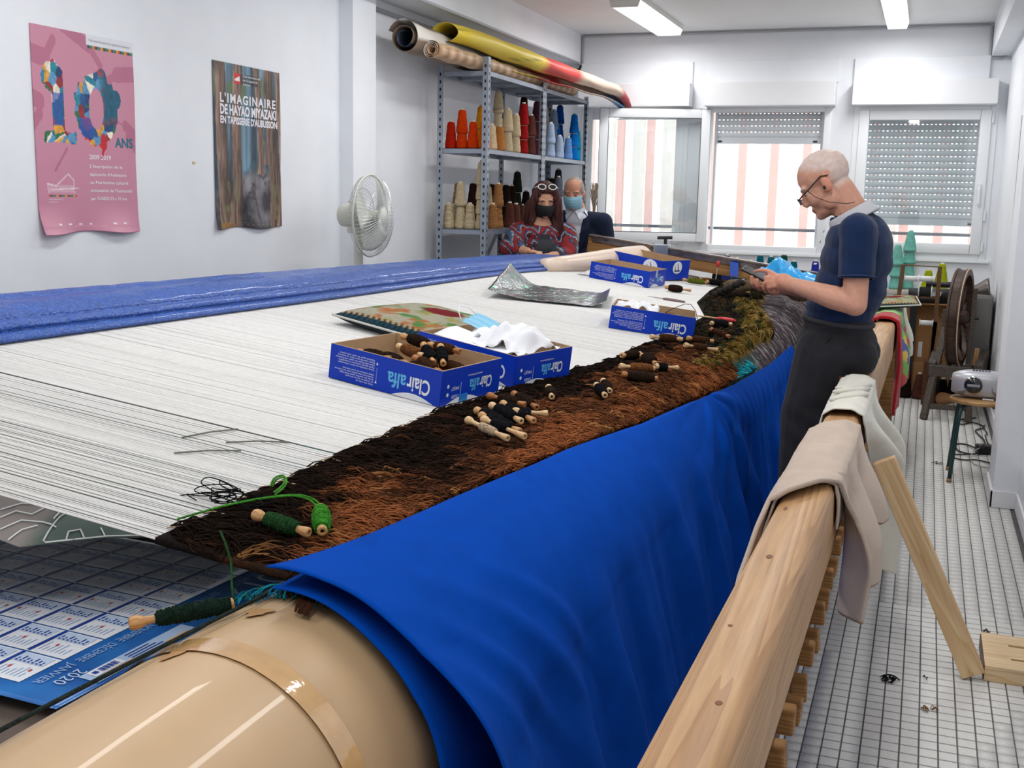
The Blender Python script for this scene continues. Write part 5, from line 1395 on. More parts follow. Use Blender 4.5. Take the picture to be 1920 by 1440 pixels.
for nm, zc_, dome in (('rear_guard', .065, -.05), ('front_guard', .085, .075)):
    mb = MB()
    for k in range(64):
        a = k * 2 * PI / 64; P = []
        for q in range(7):
            t = q / 6; r = .055 + (R_ - .055) * math.sin(t * PI / 2); z_ = zc_ + dome * math.cos(t * PI / 2) ** .9 if t < 1 else zc_
            P.append((r * math.cos(a), r * math.sin(a), z_))
        mb.tube(P, .0012, 4)
    mb.tube([(.15 * math.cos(a), .15 * math.sin(a), zc_ + dome * .72) for a in np.linspace(0, 2 * PI, 48, endpoint=False)], .0016, 5, closed=True)
    tag(mb.build(nm, wire_m, hd), kind='stuff')
MB().tube([(R_ * math.cos(a), R_ * math.sin(a), .075) for a in np.linspace(0, 2 * PI, 64, endpoint=False)], .0065, 8, closed=True).build('guard_ring', fan_m, hd, smooth=True)
MB().lathe([(.001, .158), (.052, .156), (.058, .15), (.058, .146), (.001, .146)], 24).build('badge', fan_m, hd, smooth=True)

# ================================================================== STEEL RACK WITH YARN CONES
rack_m = M('galvanised_steel', srgb(150, 158, 170), rough=.4, metal=.55, var=.1, vscale=10)
rk = thing('steel_rack', 'grey slotted-angle steel rack against the left wall', 'shelf', (0, 0, 0))
XF, XBk = -2.85, -3.22
YP = (7.23, 8.43, 9.62)
hole = M('slot_black', (.015, .015, .018), rough=.9)
def post(x, y, top, sx, sy):
    mb = MB()
    mb.bbox((min(x, x + sx * .04), y - .0012, 0), (max(x, x + sx * .04), y + .0012, top)); mb.bbox((x - .0012, min(y, y + sy * .04), 0), (x + .0012, max(y, y + sy * .04), top))
    p = mb.build('post', rack_m, rk)
    hb = MB(); n_ = int(top / .05)
    for k in range(n_):
        z = .03 + k * .05
        for off_ in (-.0016, .0016):
            hb.add([(x + sx * .014, y + off_, z), (x + sx * .026, y + off_, z), (x + sx * .026, y + off_, z + .02), (x + sx * .014, y + off_, z + .02)], [(0, 1, 2, 3)])
            hb.add([(x + off_, y + sy * .014, z), (x + off_, y + sy * .026, z), (x + off_, y + sy * .026, z + .02), (x + off_, y + sy * .014, z + .02)], [(0, 1, 2, 3)])
    tag(hb.build('slots', hole, p), kind='stuff')
for k, y in enumerate(YP):
    sy = 1 if k < 2 else -1
    post(XF, y, 2.40 if k == 0 else 2.345, -1, sy); post(XBk, y, 2.345, 1, sy)
    if k == 1:
        post(XF, y - .004, 2.345, -1, -1)
for z, nm in ((2.31, 'top'), (1.795, 'mid'), (1.245, 'low'), (.65, 'bottom'), (.12, 'base')):
    for k in (0, 1):
        mb = MB(); y0, y1 = YP[k] + .004, YP[k + 1] - .004
        mb.bbox((XBk + .003, y0, z - .002), (XF - .003, y1, z)); mb.bbox((XF - .006, y0, z - .032), (XF - .003, y1, z)); mb.bbox((XBk + .003, y0, z - .032), (XBk + .006, y1, z))
        mb.bbox((XBk + .003, y0, z - .032), (XF - .003, y0 + .003, z)); mb.bbox((XBk + .003, y1 - .003, z - .032), (XF - .003, y1, z))
        for q in (.33, .66): mb.bbox((XBk + .01, y0 + (y1 - y0) * q - .02, z - .02), (XF - .01, y0 + (y1 - y0) * q + .02, z - .002))
        mb.build('shelf_board', rack_m, rk)
for (y0, y1) in ((YP[0], YP[1]), (YP[1], YP[2])):
    MB().bar((XBk, y0, .2), (XBk, y1, 1.2), .003, .03, up=(1, 0, 0)).build('brace', rack_m, rk)
CONES_MIDDLE = [(-3.185, 7.34, 1, 0.187, 'scarlet'), (-3.106, 7.34, 2, 0.266, 'orange-red'), (-3.039, 7.34, 1, 0.189, 'orange-red'), (-2.96, 7.34, 1, 0.187, 'orange'), (-3.09, 7.714, 2, 0.332, 'amber'), (-2.93, 7.516, 1, 0.184, 'pale cream'), (-3.09, 8.056, 3, 0.458, 'cream'), (-2.93, 7.678, 1, 0.182, 'tan orange'), (-2.93, 7.838, 2, 0.309, 'cream'), (-2.93, 8.004, 2, 0.284, 'cream'), (-2.93, 8.176, 3, 0.375, 'crimson'), (-3.09, 8.622, 3, 0.463, 'dark brown'), (-2.93, 8.355, 2, 0.3, 'brown'), (-3.09, 8.941, 3, 0.456, 'plum'), (-2.93, 8.834, 2, 0.273, 'pale blue'), (-3.09, 9.298, 3, 0.437, 'beige grey'), (-3.09, 9.388, 2, 0.385, 'navy'), (-3.09, 9.497, 3, 0.42, 'grey blue'), (-3.09, 9.442, 1, 0.221, 'pale blue'), (-2.93, 9.075, 1, 0.195, 'pale blue'), (-3.09, 9.58, 3, 0.494, 'royal blue'), (-2.93, 9.317, 1, 0.192, 'light blue'), (-2.93, 9.478, 3, 0.391, 'bright blue'), (-3.09, 9.58, 2, 0.311, 'bright blue'), (-2.93, 9.58, 2, 0.196, 'turquoise')]
CONES_LOWER = [(-3.185, 7.48, 1, 0.17, 'cream'), (-3.185, 7.34, 1, 0.178, 'cream'), (-3.185, 7.48, 1, 0.186, 'tan'), (-3.185, 7.48, 2, 0.334, 'tan'), (-3.103, 7.34, 2, 0.324, 'cream'), (-3.029, 7.34, 1, 0.177, 'cream'), (-3.09, 7.562, 2, 0.328, 'dark brown'), (-2.95, 7.34, 4, 0.467, 'cream'), (-3.09, 7.883, 2, 0.305, 'cream'), (-2.93, 7.569, 1, 0.18, 'caramel'), (-2.93, 7.667, 2, 0.332, 'caramel'), (-3.09, 7.935, 2, 0.335, 'dark brown'), (-2.93, 7.911, 1, 0.209, 'brown'), (-3.09, 8.255, 2, 0.326, 'black brown'), (-3.09, 8.387, 2, 0.313, 'black brown'), (-3.09, 8.506, 3, 0.426, 'dark green'), (-2.93, 8.053, 1, 0.176, 'brown'), (-3.09, 8.647, 1, 0.172, 'brown'), (-3.09, 8.71, 2, 0.276, 'black brown'), (-3.09, 9.387, 3, 0.394, 'black brown'), (-2.93, 9.076, 3, 0.4, 'slate grey'), (-3.09, 9.58, 3, 0.504, 'charcoal'), (-2.93, 8.833, 1, 0.166, 'black brown')]
CC = {'scarlet': srgb(206, 40, 16), 'orange-red': srgb(230, 66, 10), 'orange': srgb(240, 116, 20), 'amber': srgb(240, 156, 24), 'pale cream': srgb(240, 214, 174), 'cream': srgb(226, 206, 168), 'tan orange': srgb(206, 132, 66), 'crimson': srgb(170, 26, 30), 'dark brown': srgb(52, 28, 26), 'brown': srgb(104, 62, 52), 'plum': srgb(92, 50, 68), 'pale blue': srgb(176, 196, 226), 'beige grey': srgb(176, 168, 156), 'navy': srgb(36, 50, 110), 'grey blue': srgb(140, 158, 184), 'royal blue': srgb(14, 76, 158), 'light blue': srgb(110, 156, 220), 'bright blue': srgb(10, 116, 206), 'turquoise': srgb(20, 152, 196), 'tan': srgb(176, 132, 92), 'caramel': srgb(168, 118, 74), 'black brown': srgb(40, 28, 24), 'dark green': srgb(34, 42, 34), 'slate grey': srgb(96, 100, 112), 'charcoal': srgb(54, 56, 66), 'teal': srgb(14, 108, 124), 'sea green': srgb(130, 206, 190), 'dark teal': srgb(10, 66, 88), 'lime': srgb(178, 190, 30), 'violet blue': srgb(50, 60, 170), 'black': srgb(24, 24, 26), 'sky blue': srgb(30, 120, 200), 'forest green': srgb(20, 84, 66)}
core_m = M('cardboard_core', srgb(206, 196, 178), rough=.8)
_cone = {}
CONE_SEEN = {}
def cone(x, y, z, h, col, label, group, r0=.041, r1=.027, coarse=False):
    key = (col, round(h, 3), r0)
    if key not in _cone:
        m = M('cone_wool_' + col.replace(' ', '_'), CC[col], rough=.95, var=.14, vscale=40, bump=.9, bscale=140 if coarse else 260, stretch=(1, 1, 2.5), spec=.1)
        t = thing('yarn_cone', label, 'yarn cone', (x, y, z), (0, 0, 0), group)
        prof = [(.012, .004), (r0 * .93, .004), (r0, .014), (r0 * .99, .03)]
        for q in range(8):
            f = q / 7; prof.append((r0 * .99 + (r1 - r0) * f + .0012 * math.sin(q * 2.3), .03 + (h - .05) * f))
        prof += [(r1 * .9, h - .012), (r1 * .55, h - .006), (.012, h - .006)]
        MB().lathe(prof, 22).build('wool', m, t, smooth=True)
        MB().lathe([(r0 * .72, 0), (r0 * .78, 0), (.013, h + .004), (.009, h + .004), (r0 * .72, 0)], 16).build('paper_core', core_m, t, smooth=True)
        if coarse:
            mb = MB(); P = []
            for q in range(220):
                f = .5 - .5 * math.cos(q / 220 * PI * 7); rr_ = r0 + (r1 - r0) * f + .001; a = q * .55; P.append((rr_ * math.cos(a), rr_ * math.sin(a), .02 + (h - .04) * f))
            tag(mb.tube(P, .0022, 4).build('winding', m, t, smooth=True), kind='stuff')
        _cone[key] = t
    else:
        t = copy_tree(_cone[key]); t.location = (x, y, z); tag(t, label, None, group)
    t.rotation_euler = (0, 0, random.uniform(0, 6))
    return t
def place_cones(data, zs, shelf):
    pts = np.array([(d[0], d[1]) for d in data])
    for it in range(60):                      # nudge neighbours apart so that no two cones overlap
        for i in range(len(pts)):
            for j in range(i):
                d = pts[i] - pts[j]; l = np.hypot(*d)
                if l < .083:
                    d = d / l if l > 1e-6 else np.array((0, 1.0)); pts[i] += d * (.084 - l) / 2; pts[j] -= d * (.084 - l) / 2
        pts[:, 0] = np.clip(pts[:, 0], -3.165, -2.905); pts[:, 1] = np.clip(pts[:, 1], 7.29, 9.56)
        for i in range(len(pts)):
            for py in (8.43,):
                if abs(pts[i, 1] - py) < .045 and (pts[i, 0] > -2.95 or pts[i, 0] < -3.13): pts[i, 1] += .02 if pts[i, 1] > py else -.02
    names = {1: ('single',), 2: ('lower of two stacked', 'upper of two stacked'), 3: ('lowest of three stacked', 'middle of three stacked', 'topmost of three stacked'), 4: ('lowest of four stacked', 'second of four stacked', 'third of four stacked', 'topmost of four stacked')}
    for (x, y), d in zip(pts, data):
        n_, H_, col = d[2], d[3], d[4]
        h1 = .17 if n_ == 1 else .165
        step = (H_ - h1) / (n_ - 1) if n_ > 1 else 0
        step = max(.095, min(step, .155)) if n_ > 1 else 0
        if n_ == 1: h1 = min(max(H_, .15), .19)
        for q in range(n_):
            lb = '%s %s yarn cone on the %s shelf of the steel rack' % (names[n_][q], col, shelf)
            cone(x, y, zs + .0005 + q * step, round(h1, 2), col, lb, '%s cones on the %s shelf' % (col, shelf), coarse=(shelf == 'lower' and col in ('cream', 'caramel', 'tan')))
place_cones(CONES_MIDDLE, 1.795, 'middle')
place_cones(CONES_LOWER, 1.245, 'lower')
# dried grass bunch at the far end of the rack
mb = MB()
for k in range(70):
    a = random.uniform(0, 6.28); r = random.uniform(.01, .06); b = Vector((-2.80, 9.72, 1.15)); mb.tube([b, b + Vector((r * .3 * math.cos(a), r * .3 * math.sin(a), .25)), b + Vector((r * math.cos(a), r * math.sin(a), .42 + random.uniform(-.06, .05)))], [.001, .001, .004], 4)
db = thing('dried_bunch', 'bunch of dried grass in a jar at the window end of the rack', 'dried flowers', (0, 0, 0))
tag(mb.build('stems', M('dry_grass', srgb(176, 160, 140), rough=.95), db), kind='stuff')
MB().lathe([(.001, 1.0), (.04, 1.0), (.045, 1.1), (.03, 1.18), (.028, 1.2)], 16, Matrix.Translation((-2.80, 9.72, .0))).build('jar', M('jar_clay', srgb(150, 120, 96), rough=.7), db, smooth=True)
tag(MB().bbox((-2.90, 9.66, .0), (-2.70, 9.80, .995), bev=.005).build('plant_stand', white_paint), 'narrow white stand under the dried grass jar', 'stand')

# ---- rolled cartoons on top of the rack
def paper_roll(label, path, r, turns, cout, cin, seed, sway=0.0, squash=.75, cfn=None, band=None):
    """spiral sheet swept along a path; path: list of (point, radius scale)"""
    n = 56; m_ = len(path); g_ = random.Random(seed)
    V = np.zeros((m_, n + 1, 3)); C_ = np.zeros((m_, n + 1, 3))
    for i, (p, rs) in enumerate(path):
        p = Vector(p); a = Vector(path[max(i - 1, 0)][0]); b = Vector(path[min(i + 1, m_ - 1)][0]); t_ = (b - a).normalized()
        s_ = t_.cross(Vector((0, 0, 1))).normalized(); up = s_.cross(t_)
        for k in range(n + 1):
            f = k / n; an = f * turns * 2 * PI + seed; rr_ = r * rs * (.35 + .65 * f)
            V[i, k] = p + s_ * (rr_ * math.cos(an)) + up * (rr_ * math.sin(an) * squash + .004 * math.sin(i * 1.3 + k * .4))
            C_[i, k] = cfn(i / (m_ - 1), f) if cfn else cout
    return V, C_
def add_roll(label, path, r, turns, seed, cfn, squash=.78):
    V, C_ = paper_roll(label, path, r, turns, None, None, seed, squash=squash, cfn=cfn)
    o = np_mesh('rolled_paper', V.reshape(-1, 3), np_grid(V.shape[0] - 1, V.shape[1] - 1), M('roll_print', attr=True, rough=.5), None, smooth=True, C=C_.reshape(-1, 3), solid=.002)
    return tag(o, label, 'paper roll')
def lin(a, b, n, r0=1, r1=1): return [(Vector(a).lerp(Vector(b), k / n), r0 + (r1 - r0) * k / n) for k in range(n + 1)]
kb = srgb(196, 166, 134)
def c_brown(t, f):
    n_ = mnoise.noise((t * 30, f * 40, 1)); c = Vector(kb) * (1 + .2 * n_)
    if (int(t * 46) % 2 == 0) and .62 < f < .80 and t < .8: c = Vector(srgb(226, 226, 230))
    if (int(t * 60) % 3 == 0) and .86 < f < .94: c = Vector(srgb(150, 110, 70))
    return c
def c_dark(t, f): 
    c = Vector(srgb(130, 112, 96)) * (1 + .25 * mnoise.noise((t * 20, f * 30, 4)))
    if .8 < f < .86 or .9 < f < .93: c = Vector(srgb(220, 214, 206))
    if f < .3: c = Vector(srgb(40, 52, 70))
    return c
add_roll('rolled brown paper cartoon with white dashes jutting from the rack top', lin((-2.965, 6.55, 2.365), (-2.90, 9.3, 2.36), 40, 1, .8), .062, 3.2, .6, c_brown, .9)
add_roll('wide dark-lined paper roll lying against the wall on the rack top', lin((-3.09, 6.42, 2.425), (-3.12, 9.2, 2.40), 34, 1.05, .8), .105, 2.2, 1.5, c_dark, 1.0)
def c_yel(t, f):
    n_ = mnoise.noise((t * 18, f * 10, 6)); ye = Vector(srgb(222, 196, 60)); rd_ = Vector(srgb(206, 66, 60)); be = Vector(srgb(214, 190, 172)); dkk = Vector(srgb(70, 58, 50))
    if f < .27: return dkk
    if t < .36: c = ye * (1 + .25 * n_); c = Vector(srgb(120, 110, 50)) if mnoise.noise((t * 60, f * 22, 3)) > .45 else c
    elif t < .385: c = Vector(srgb(240, 230, 220))
    elif t < .60:
        c = rd_ * (1 + .2 * n_)
        if mnoise.noise((t * 44, f * 16, 9)) > .42: c = Vector(srgb(232, 220, 120))
    elif t < .9: c = be * (1 + .12 * n_)
    else: c = Vector(srgb(110, 160, 210)) if f > .75 else Vector(srgb(170, 60, 66))
    return c
pth = [((-3.0, 6.86, 2.50), .85), ((-2.985, 7.05, 2.50), .9), ((-2.97, 7.25, 2.498), .95), ((-2.955, 7.45, 2.492), 1.0), ((-2.94, 7.65, 2.485), 1.0)]
pth += [((-2.93 + .02 * k, 7.65 + .12 * k, 2.48 - .006 * k), 1.0 - .018 * k) for k in range(1, 16)]
pth += [((-2.62, 9.55, 2.385), .75), ((-2.60, 9.66, 2.36), .66), ((-2.58, 9.76, 2.32), .55), ((-2.565, 9.84, 2.27), .42)]
add_roll('flattened yellow and red printed paper roll drooping off the rack end', pth, .165, 1.35, 2.7, c_yel, .66)
# ================================================================== PEOPLE
def remesh(mb, voxel, smooth=4, factor=.5):
    """joins overlapping closed shapes into one continuous skin"""
    me = bpy.data.meshes.new('tmp'); me.from_pydata(mb.v, [], mb.f)
    o = bpy.data.objects.new('tmp', me)
    r = o.modifiers.new('r', 'REMESH'); r.mode = 'VOXEL'; r.voxel_size = voxel
    if smooth:
        s = o.modifiers.new('s', 'SMOOTH'); s.iterations = smooth; s.factor = factor
    out = eval_mesh(o)
    bpy.data.objects.remove(o); bpy.data.meshes.remove(me)
    return out
def cap(mb, p, q, r1, r2, n=14):
    p = Vector(p); q = Vector(q); d = q - p; l = d.length; t = d / l
    pts = []; rs = []
    for k in range(5):
        a = PI / 2 * k / 5; pts.append(p - t * r1 * math.cos(a)); rs.append(max(r1 * math.sin(a), 1e-4))
    for k in range(5): f = k / 4; pts.append(p.lerp(q, f)); rs.append(r1 + (r2 - r1) * f)
    for k in range(1, 6):
        a = PI / 2 * k / 5; pts.append(q + t * r2 * math.sin(a)); rs.append(max(r2 * math.cos(a), 1e-4))
    mb.tube(pts, rs, n)
    return mb
def chain(mb, pts, rs, n=14):
    for k in range(len(pts) - 1): cap(mb, pts[k], pts[k + 1], rs[k], rs[k + 1], n)
    return mb
def skin_mesh(name, mb, voxel, mat, parent, colfn=None, smooth=4, factor=.5):
    me = remesh(mb, voxel, smooth, factor); n = len(me.vertices)
    co = np.empty(n * 3, np.float32); me.vertices.foreach_get('co', co); co = co.reshape(-1, 3)
    if colfn is not None:
        for a in list(me.color_attributes): me.color_attributes.remove(a)
        ca = me.color_attributes.new('Col', 'FLOAT_COLOR', 'POINT'); arr = np.ones((n, 4), np.float32); arr[:, :3] = colfn(co)
        ca.data.foreach_set('color', arr.ravel())
    me.name = name; me.materials.clear()
    return link_mesh(name, me, mat, parent, smooth=True)
def frame(c, yaw, pitch, roll=0.0):
    """head frame: x forward, y to the person's left, z up; yaw about world z (0 = facing +x), pitch forward"""
    return Matrix.Translation(Vector(c)) @ Matrix.Rotation(yaw, 4, 'Z') @ Matrix.Rotation(pitch, 4, 'Y') @ Matrix.Rotation(roll, 4, 'X')
def head_shapes(mb, Hm, s=1.0, neck_to=None, neck_r=.056, fem=False):
    R = Hm.to_3x3()
    def E(c, r, n=18): mb.ell(Hm @ (Vector(c) * s), [a * s for a in r], n, R)
    def Cp(a, b, r1, r2): cap(mb, Hm @ (Vector(a) * s), Hm @ (Vector(b) * s), r1 * s, r2 * s, 12)
    E((-.012, 0, .032), (.099, .076, .087)); E((.022, 0, -.030), (.068, .064, .088))
    E((.045, 0, -.088), (.040, .043, .030)); E((.070, 0, -.097), (.022, .024, .020))       # jaw, chin
    for q in (-1, 1):
        E((.055, q * .036, -.036), (.030, .026, .030)); E((.010, q * .050, -.070), (.035, .014, .034))   # cheek, jaw corner
        E((.074, q * .030, .016), (.017, .027, .012)); E((.072, q * .031, -.014), (.012, .020, .007))                                                    # brow
        E((-.008, q * .078, -.012), (.019, .009, .033)); E((.0, q * .074, -.028), (.012, .010, .016))    # ear, lobe
        E((.098, q * .011, -.040), (.010, .008, .008))                                                   # nostril wing
    Cp((.082, 0, .008), (.102, 0, -.032), .009, .011); E((.096, 0, -.035), (.014, .013, .010))         # nose
    E((.083, 0, -.066), (.013, .024, .007)); E((.081, 0, -.075), (.012, .021, .007))                    # lips
    if neck_to is not None: cap(mb, Hm @ (Vector((-.028, 0, -.055)) * s), neck_to, neck_r, neck_r * 1.12)
    return mb
def eyes(Hm, parent, s=1.0):
    for q in (-1, 1):
        MB().ell(Hm @ (Vector((.0705, q * .031, -.003)) * s), [.0118 * s] * 3, 14).build('eye', M('eye_white', srgb(196, 178, 168), rough=.3), parent, smooth=True)
        MB().ell(Hm @ (Vector((.0788, q * .031, -.005)) * s), [.0048 * s, .0068 * s, .0064 * s], 10, Hm.to_3x3()).build('iris', M('iris_brown', srgb(60, 40, 30), rough=.2), parent, smooth=True)
skin_mat = M('skin', attr=True, rough=.55, spec=.35, var=.06, vscale=60, bump=.12, bscale=180)

# ---------------------------------------------------------------- weaver
wv = thing('person', 'man in navy polo shirt and dark trousers leaning on the beam, looking at his phone', 'person', (-.36, 4.4, 0))
inv = Matrix.Translation((.36, -4.4, 0))
def W_(p): return Vector(p)
YW = 4.4
Hm = frame((-.375, YW, 1.555), math.radians(180), math.radians(35))
mb = MB()
head_shapes(mb, Hm, 1.0, (-.255, YW, 1.42), .058)
# trunk and legs under the clothes
chain(mb, [(-.25, YW, 1.34), (-.25, YW, 1.25), (-.28, YW, 1.08), (-.30, YW, .95)], [.07, .095, .10, .11])
for q in (-1, 1):
    chain(mb, [(-.31, YW + q * .085, .90), (-.395, YW + q * .09, .50), (-.37, YW + q * .09, .09)], [.075, .055, .038]); cap(mb, (-.36, YW + q * .09, .05), (-.52, YW + q * .10, .035), .035, .028)
# arms: near (left) and far (right)
LS, LE, LW = (-.232, 4.205, 1.375), (-.222, 4.165, 1.125), (-.440, 4.215, 1.178)
RS, RE, RW = (-.240, 4.595, 1.375), (-.262, 4.635, 1.125), (-.480, 4.455, 1.150)
for S_, E_, Wr in ((LS, LE, LW), (RS, RE, RW)):
    chain(mb, [(-.245, YW, 1.35), S_], [.05, .045]); chain(mb, [S_, E_], [.050, .043])
    v0 = Vector(E_); v1 = Vector(Wr); chain(mb, [v0, v0.lerp(v1, .35), v1], [.041, .044, .028])
# near hand: back of the hand towards the aisle, forefinger on the screen
def finger(pts, r0, r1):
    n = len(pts); chain(mb, pts, [r0 + (r1 - r0) * k / (n - 1) for k in range(n)], 10)
mb.ell((-.487, 4.246, 1.186), (.047, .020, .034), 16, Matrix.Rotation(math.radians(-8), 3, 'Y') @ Matrix.Rotation(math.radians(-30), 3, 'Z'))
cap(mb, (-.445, 4.218, 1.179), (-.482, 4.24, 1.185), .028, .027)
finger([(-.512, 4.262, 1.207), (-.552, 4.300, 1.222), (-.583, 4.325, 1.222), (-.606, 4.345, 1.216)], .0105, .0072)
finger([(-.522, 4.258, 1.196), (-.556, 4.282, 1.197), (-.552, 4.306, 1.176), (-.530, 4.308, 1.170)], .0108, .0080)
finger([(-.522, 4.252, 1.183), (-.552, 4.272, 1.180), (-.548, 4.296, 1.160), (-.526, 4.300, 1.156)], .0104, .0078)
finger([(-.514, 4.246, 1.170), (-.540, 4.262, 1.164), (-.538, 4.282, 1.147), (-.518, 4.288, 1.144)], .0094, .0070)
finger([(-.470, 4.262, 1.196), (-.500, 4.292, 1.205), (-.530, 4.312, 1.205)], .0125, .0088)
# far hand: palm under the phone, fingers wrapped round its near edge
mb.ell((-.545, 4.425, 1.158), (.042, .040, .016), 16, Matrix.Rotation(math.radians(20), 3, 'Y'))
cap(mb, RW, (-.515, 4.44, 1.152), .028, .026)
for k, (fx, fz) in enumerate(((-.612, 1.180), (-.590, 1.170), (-.566, 1.160), (-.543, 1.152))):
    finger([(fx + .020, 4.408, fz - .018), (fx + .004, 4.362, fz - .022), (fx, 4.328, fz - .008), (fx - .002, 4.322, fz + .016)], .0102 - .0006 * k, .0078 - .0005 * k)
finger([(-.520, 4.455, 1.165), (-.548, 4.458, 1.192), (-.575, 4.440, 1.206)], .0125, .0090)
Hi = Hm.inverted()
def weaver_col(co):
    h = np.c_[co, np.ones(len(co))] @ np.array(Hi).T; f, s, u = h[:, 0], h[:, 1], h[:, 2]
    sk = np.array(srgb(206, 152, 128)); n_ = fbm(co[:, 0] * 40 + co[:, 2] * 30, co[:, 1] * 40, 3)
    c = np.ones((len(co), 3)) * sk * (.9 + .2 * n_[:, None])
    isH = (co[:, 2] > 1.40) & (u > -.13)
    w = np.clip(np.maximum((u - .050 - .75 * (f - .025)) / .035, np.minimum((-.012 - f) / .03, (u + .055) / .03)), 0, 1) * isH
    w = np.where((np.abs(s) > .070) & (u < .028) & (f > -.04), 0, w)
    w = w * (.55 + .45 * np.clip(fbm(f * 150, u * 150 + s * 130, 5) * 1.6 - .2, 0, 1))
    c = mixc(c, np.array(srgb(208, 192, 184)), w)
    c = np.where((isH & (f > .07) & (u > .010) & (u < .024) & (np.abs(s) > .012))[:, None], np.array(srgb(176, 150, 138)), c)
    lips = isH & (f > .083) & (u < -.062) & (u > -.080) & (np.abs(s) < .024); c = np.where(lips[:, None], np.array(srgb(176, 104, 96)), c)
    ear = isH & (np.abs(s) > .072) & (u < .03); c = np.where(ear[:, None], c * np.array((1.02, .86, .82)), c)
    hand = (co[:, 0] < -.47) & (co[:, 2] < 1.3) & (co[:, 2] > 1.1); c = np.where(hand[:, None], c * np.array((1.03, .90, .86)), c)
    return np.clip(c, 0, 1)
body = skin_mesh('body', mb, .0048, skin_mat, wv, weaver_col, 4, .45)
body.matrix_parent_inverse = inv
def child(o): o.matrix_parent_inverse = inv; return o
# polo shirt
sh = MB()
cap(sh, (-.255, YW, 1.385), (-.275, YW, 1.435), .090, .075)
for (c, r) in (((-.243, YW, 1.345), (.118, .175, .090)), ((-.240, YW, 1.27), (.132, .175, .12)), ((-.255, YW, 1.17), (.134, .165, .12)), ((-.283, YW, 1.085), (.128, .168, .09)), ((-.292, YW, 1.06), (.126, .168, .05)), ((-.20, YW, 1.30), (.090, .155, .14))):
    sh.ell(c, r, 24)
for S_, E_ in ((LS, LE), (RS, RE)):
    S2 = Vector(S_); E2 = Vector(E_); cap(sh, (-.24, YW, 1.385), S2 + Vector((0, 0, -.005)), .07, .066)
    chain(sh, [S2, S2.lerp(E2, .35), S2.lerp(E2, .60)], [.070, .066, .064])
shm = remesh(sh, .006, 6)
def cut_mesh(me, fn):
    bm = bmesh.new(); bm.from_mesh(me)
    bmesh.ops.delete(bm, geom=[v for v in bm.verts if fn(v.co)], context='VERTS')
    bm.to_mesh(me); bm.free(); return me
def below_sleeve(co):
    for S_, E_ in ((LS, LE), (RS, RE)):
        a = Vector(S_); d = (Vector(E_) - a); t = (co - a).dot(d) / d.length_squared; rad = ((co - a) - d * t).length
        if t > .66 and rad < .085 and abs(co.y - YW) > .14: return True
    return False
cut_mesh(shm, lambda c: c.z < 1.035 - (c.x + .29) * .10 or below_sleeve(c) or (c - Vector((-.262, YW, 1.40))).dot(Vector((-.36, 0, .93))) > .052 and (c - Vector((-.272, YW, 1.43))).length < .12)
# soft wrinkles
displace(shm, lambda c, n: c + n * (mnoise.noise((c.x * 14, c.y * 9, c.z * 16)) * .006 + .004 * math.sin((c.z * 1.2 + c.x * .8) * 70) * max(0, 1 - abs(c.z - 1.12) / .08)))
navy_m = weave_mat('navy_jersey', srgb(26, 43, 76), 900, .12, .9, .15, .2)
shirt = child(link_mesh('polo_shirt', shm, navy_m, wv, smooth=True, solid=.003))
# hem stitching on the near sleeve
st = MB(); a = Vector(LS); d = (Vector(LE) - a).normalized(); c0 = a + (Vector(LE) - a) * .62
ux = d.cross(Vector((0, 1, 0))).normalized(); uy = d.cross(ux)
st.tube([c0 + (ux * math.cos(t) + uy * math.sin(t)) * .0672 for t in np.linspace(0, 2 * PI, 40, endpoint=False)], .0022, 5, closed=True)
child(st.build('sleeve_hem', M('navy_hem', srgb(44, 64, 104), rough=.9), wv, smooth=True))
# grey collar: band round the neck, leaning with it
co_ = MB(); axis = (Hm @ Vector((-.028, 0, -.055)) - Vector((-.255, YW, 1.42))).normalized(); cc = Vector((-.268, YW, 1.428))
fx_ = axis.cross(Vector((0, 1, 0))).normalized(); fy_ = Vector((0, 1, 0))
def collar_pt(u, v):
    t = u * 2 * PI + .0; open_ = math.exp(-((math.cos(t - PI) - 1) / .05) ** 2) * 0
    r = .080 + .020 * v; fr = fx_ * math.cos(t) + fy_ * math.sin(t)
    if fr.x < 0: pass
    up = .046 * (1 - v) - .020 - .026 * max(0, -fr.x) ** 2 * v
    return cc + fr * (r + .004 * v) + axis * up
co_.grid(collar_pt, 48, 6)
child(co_.build('collar', weave_mat('collar_grey', srgb(188, 188, 194), 900, .05, .9, .1, .15), wv, smooth=True, solid=.004))
for z_ in (1.375, 1.335):
    child(MB().ell((-.366 - (1.375 - z_) * .25, YW - .012, z_), (.003, .006, .006), 10).build('button', M('button_white', srgb(220, 216, 210), rough=.4), wv, smooth=True))
child(MB().bbox((-.388, YW - .09, 1.252), (-.378, YW - .045, 1.256)).build('chest_pocket_trim', M('button_white'), wv))
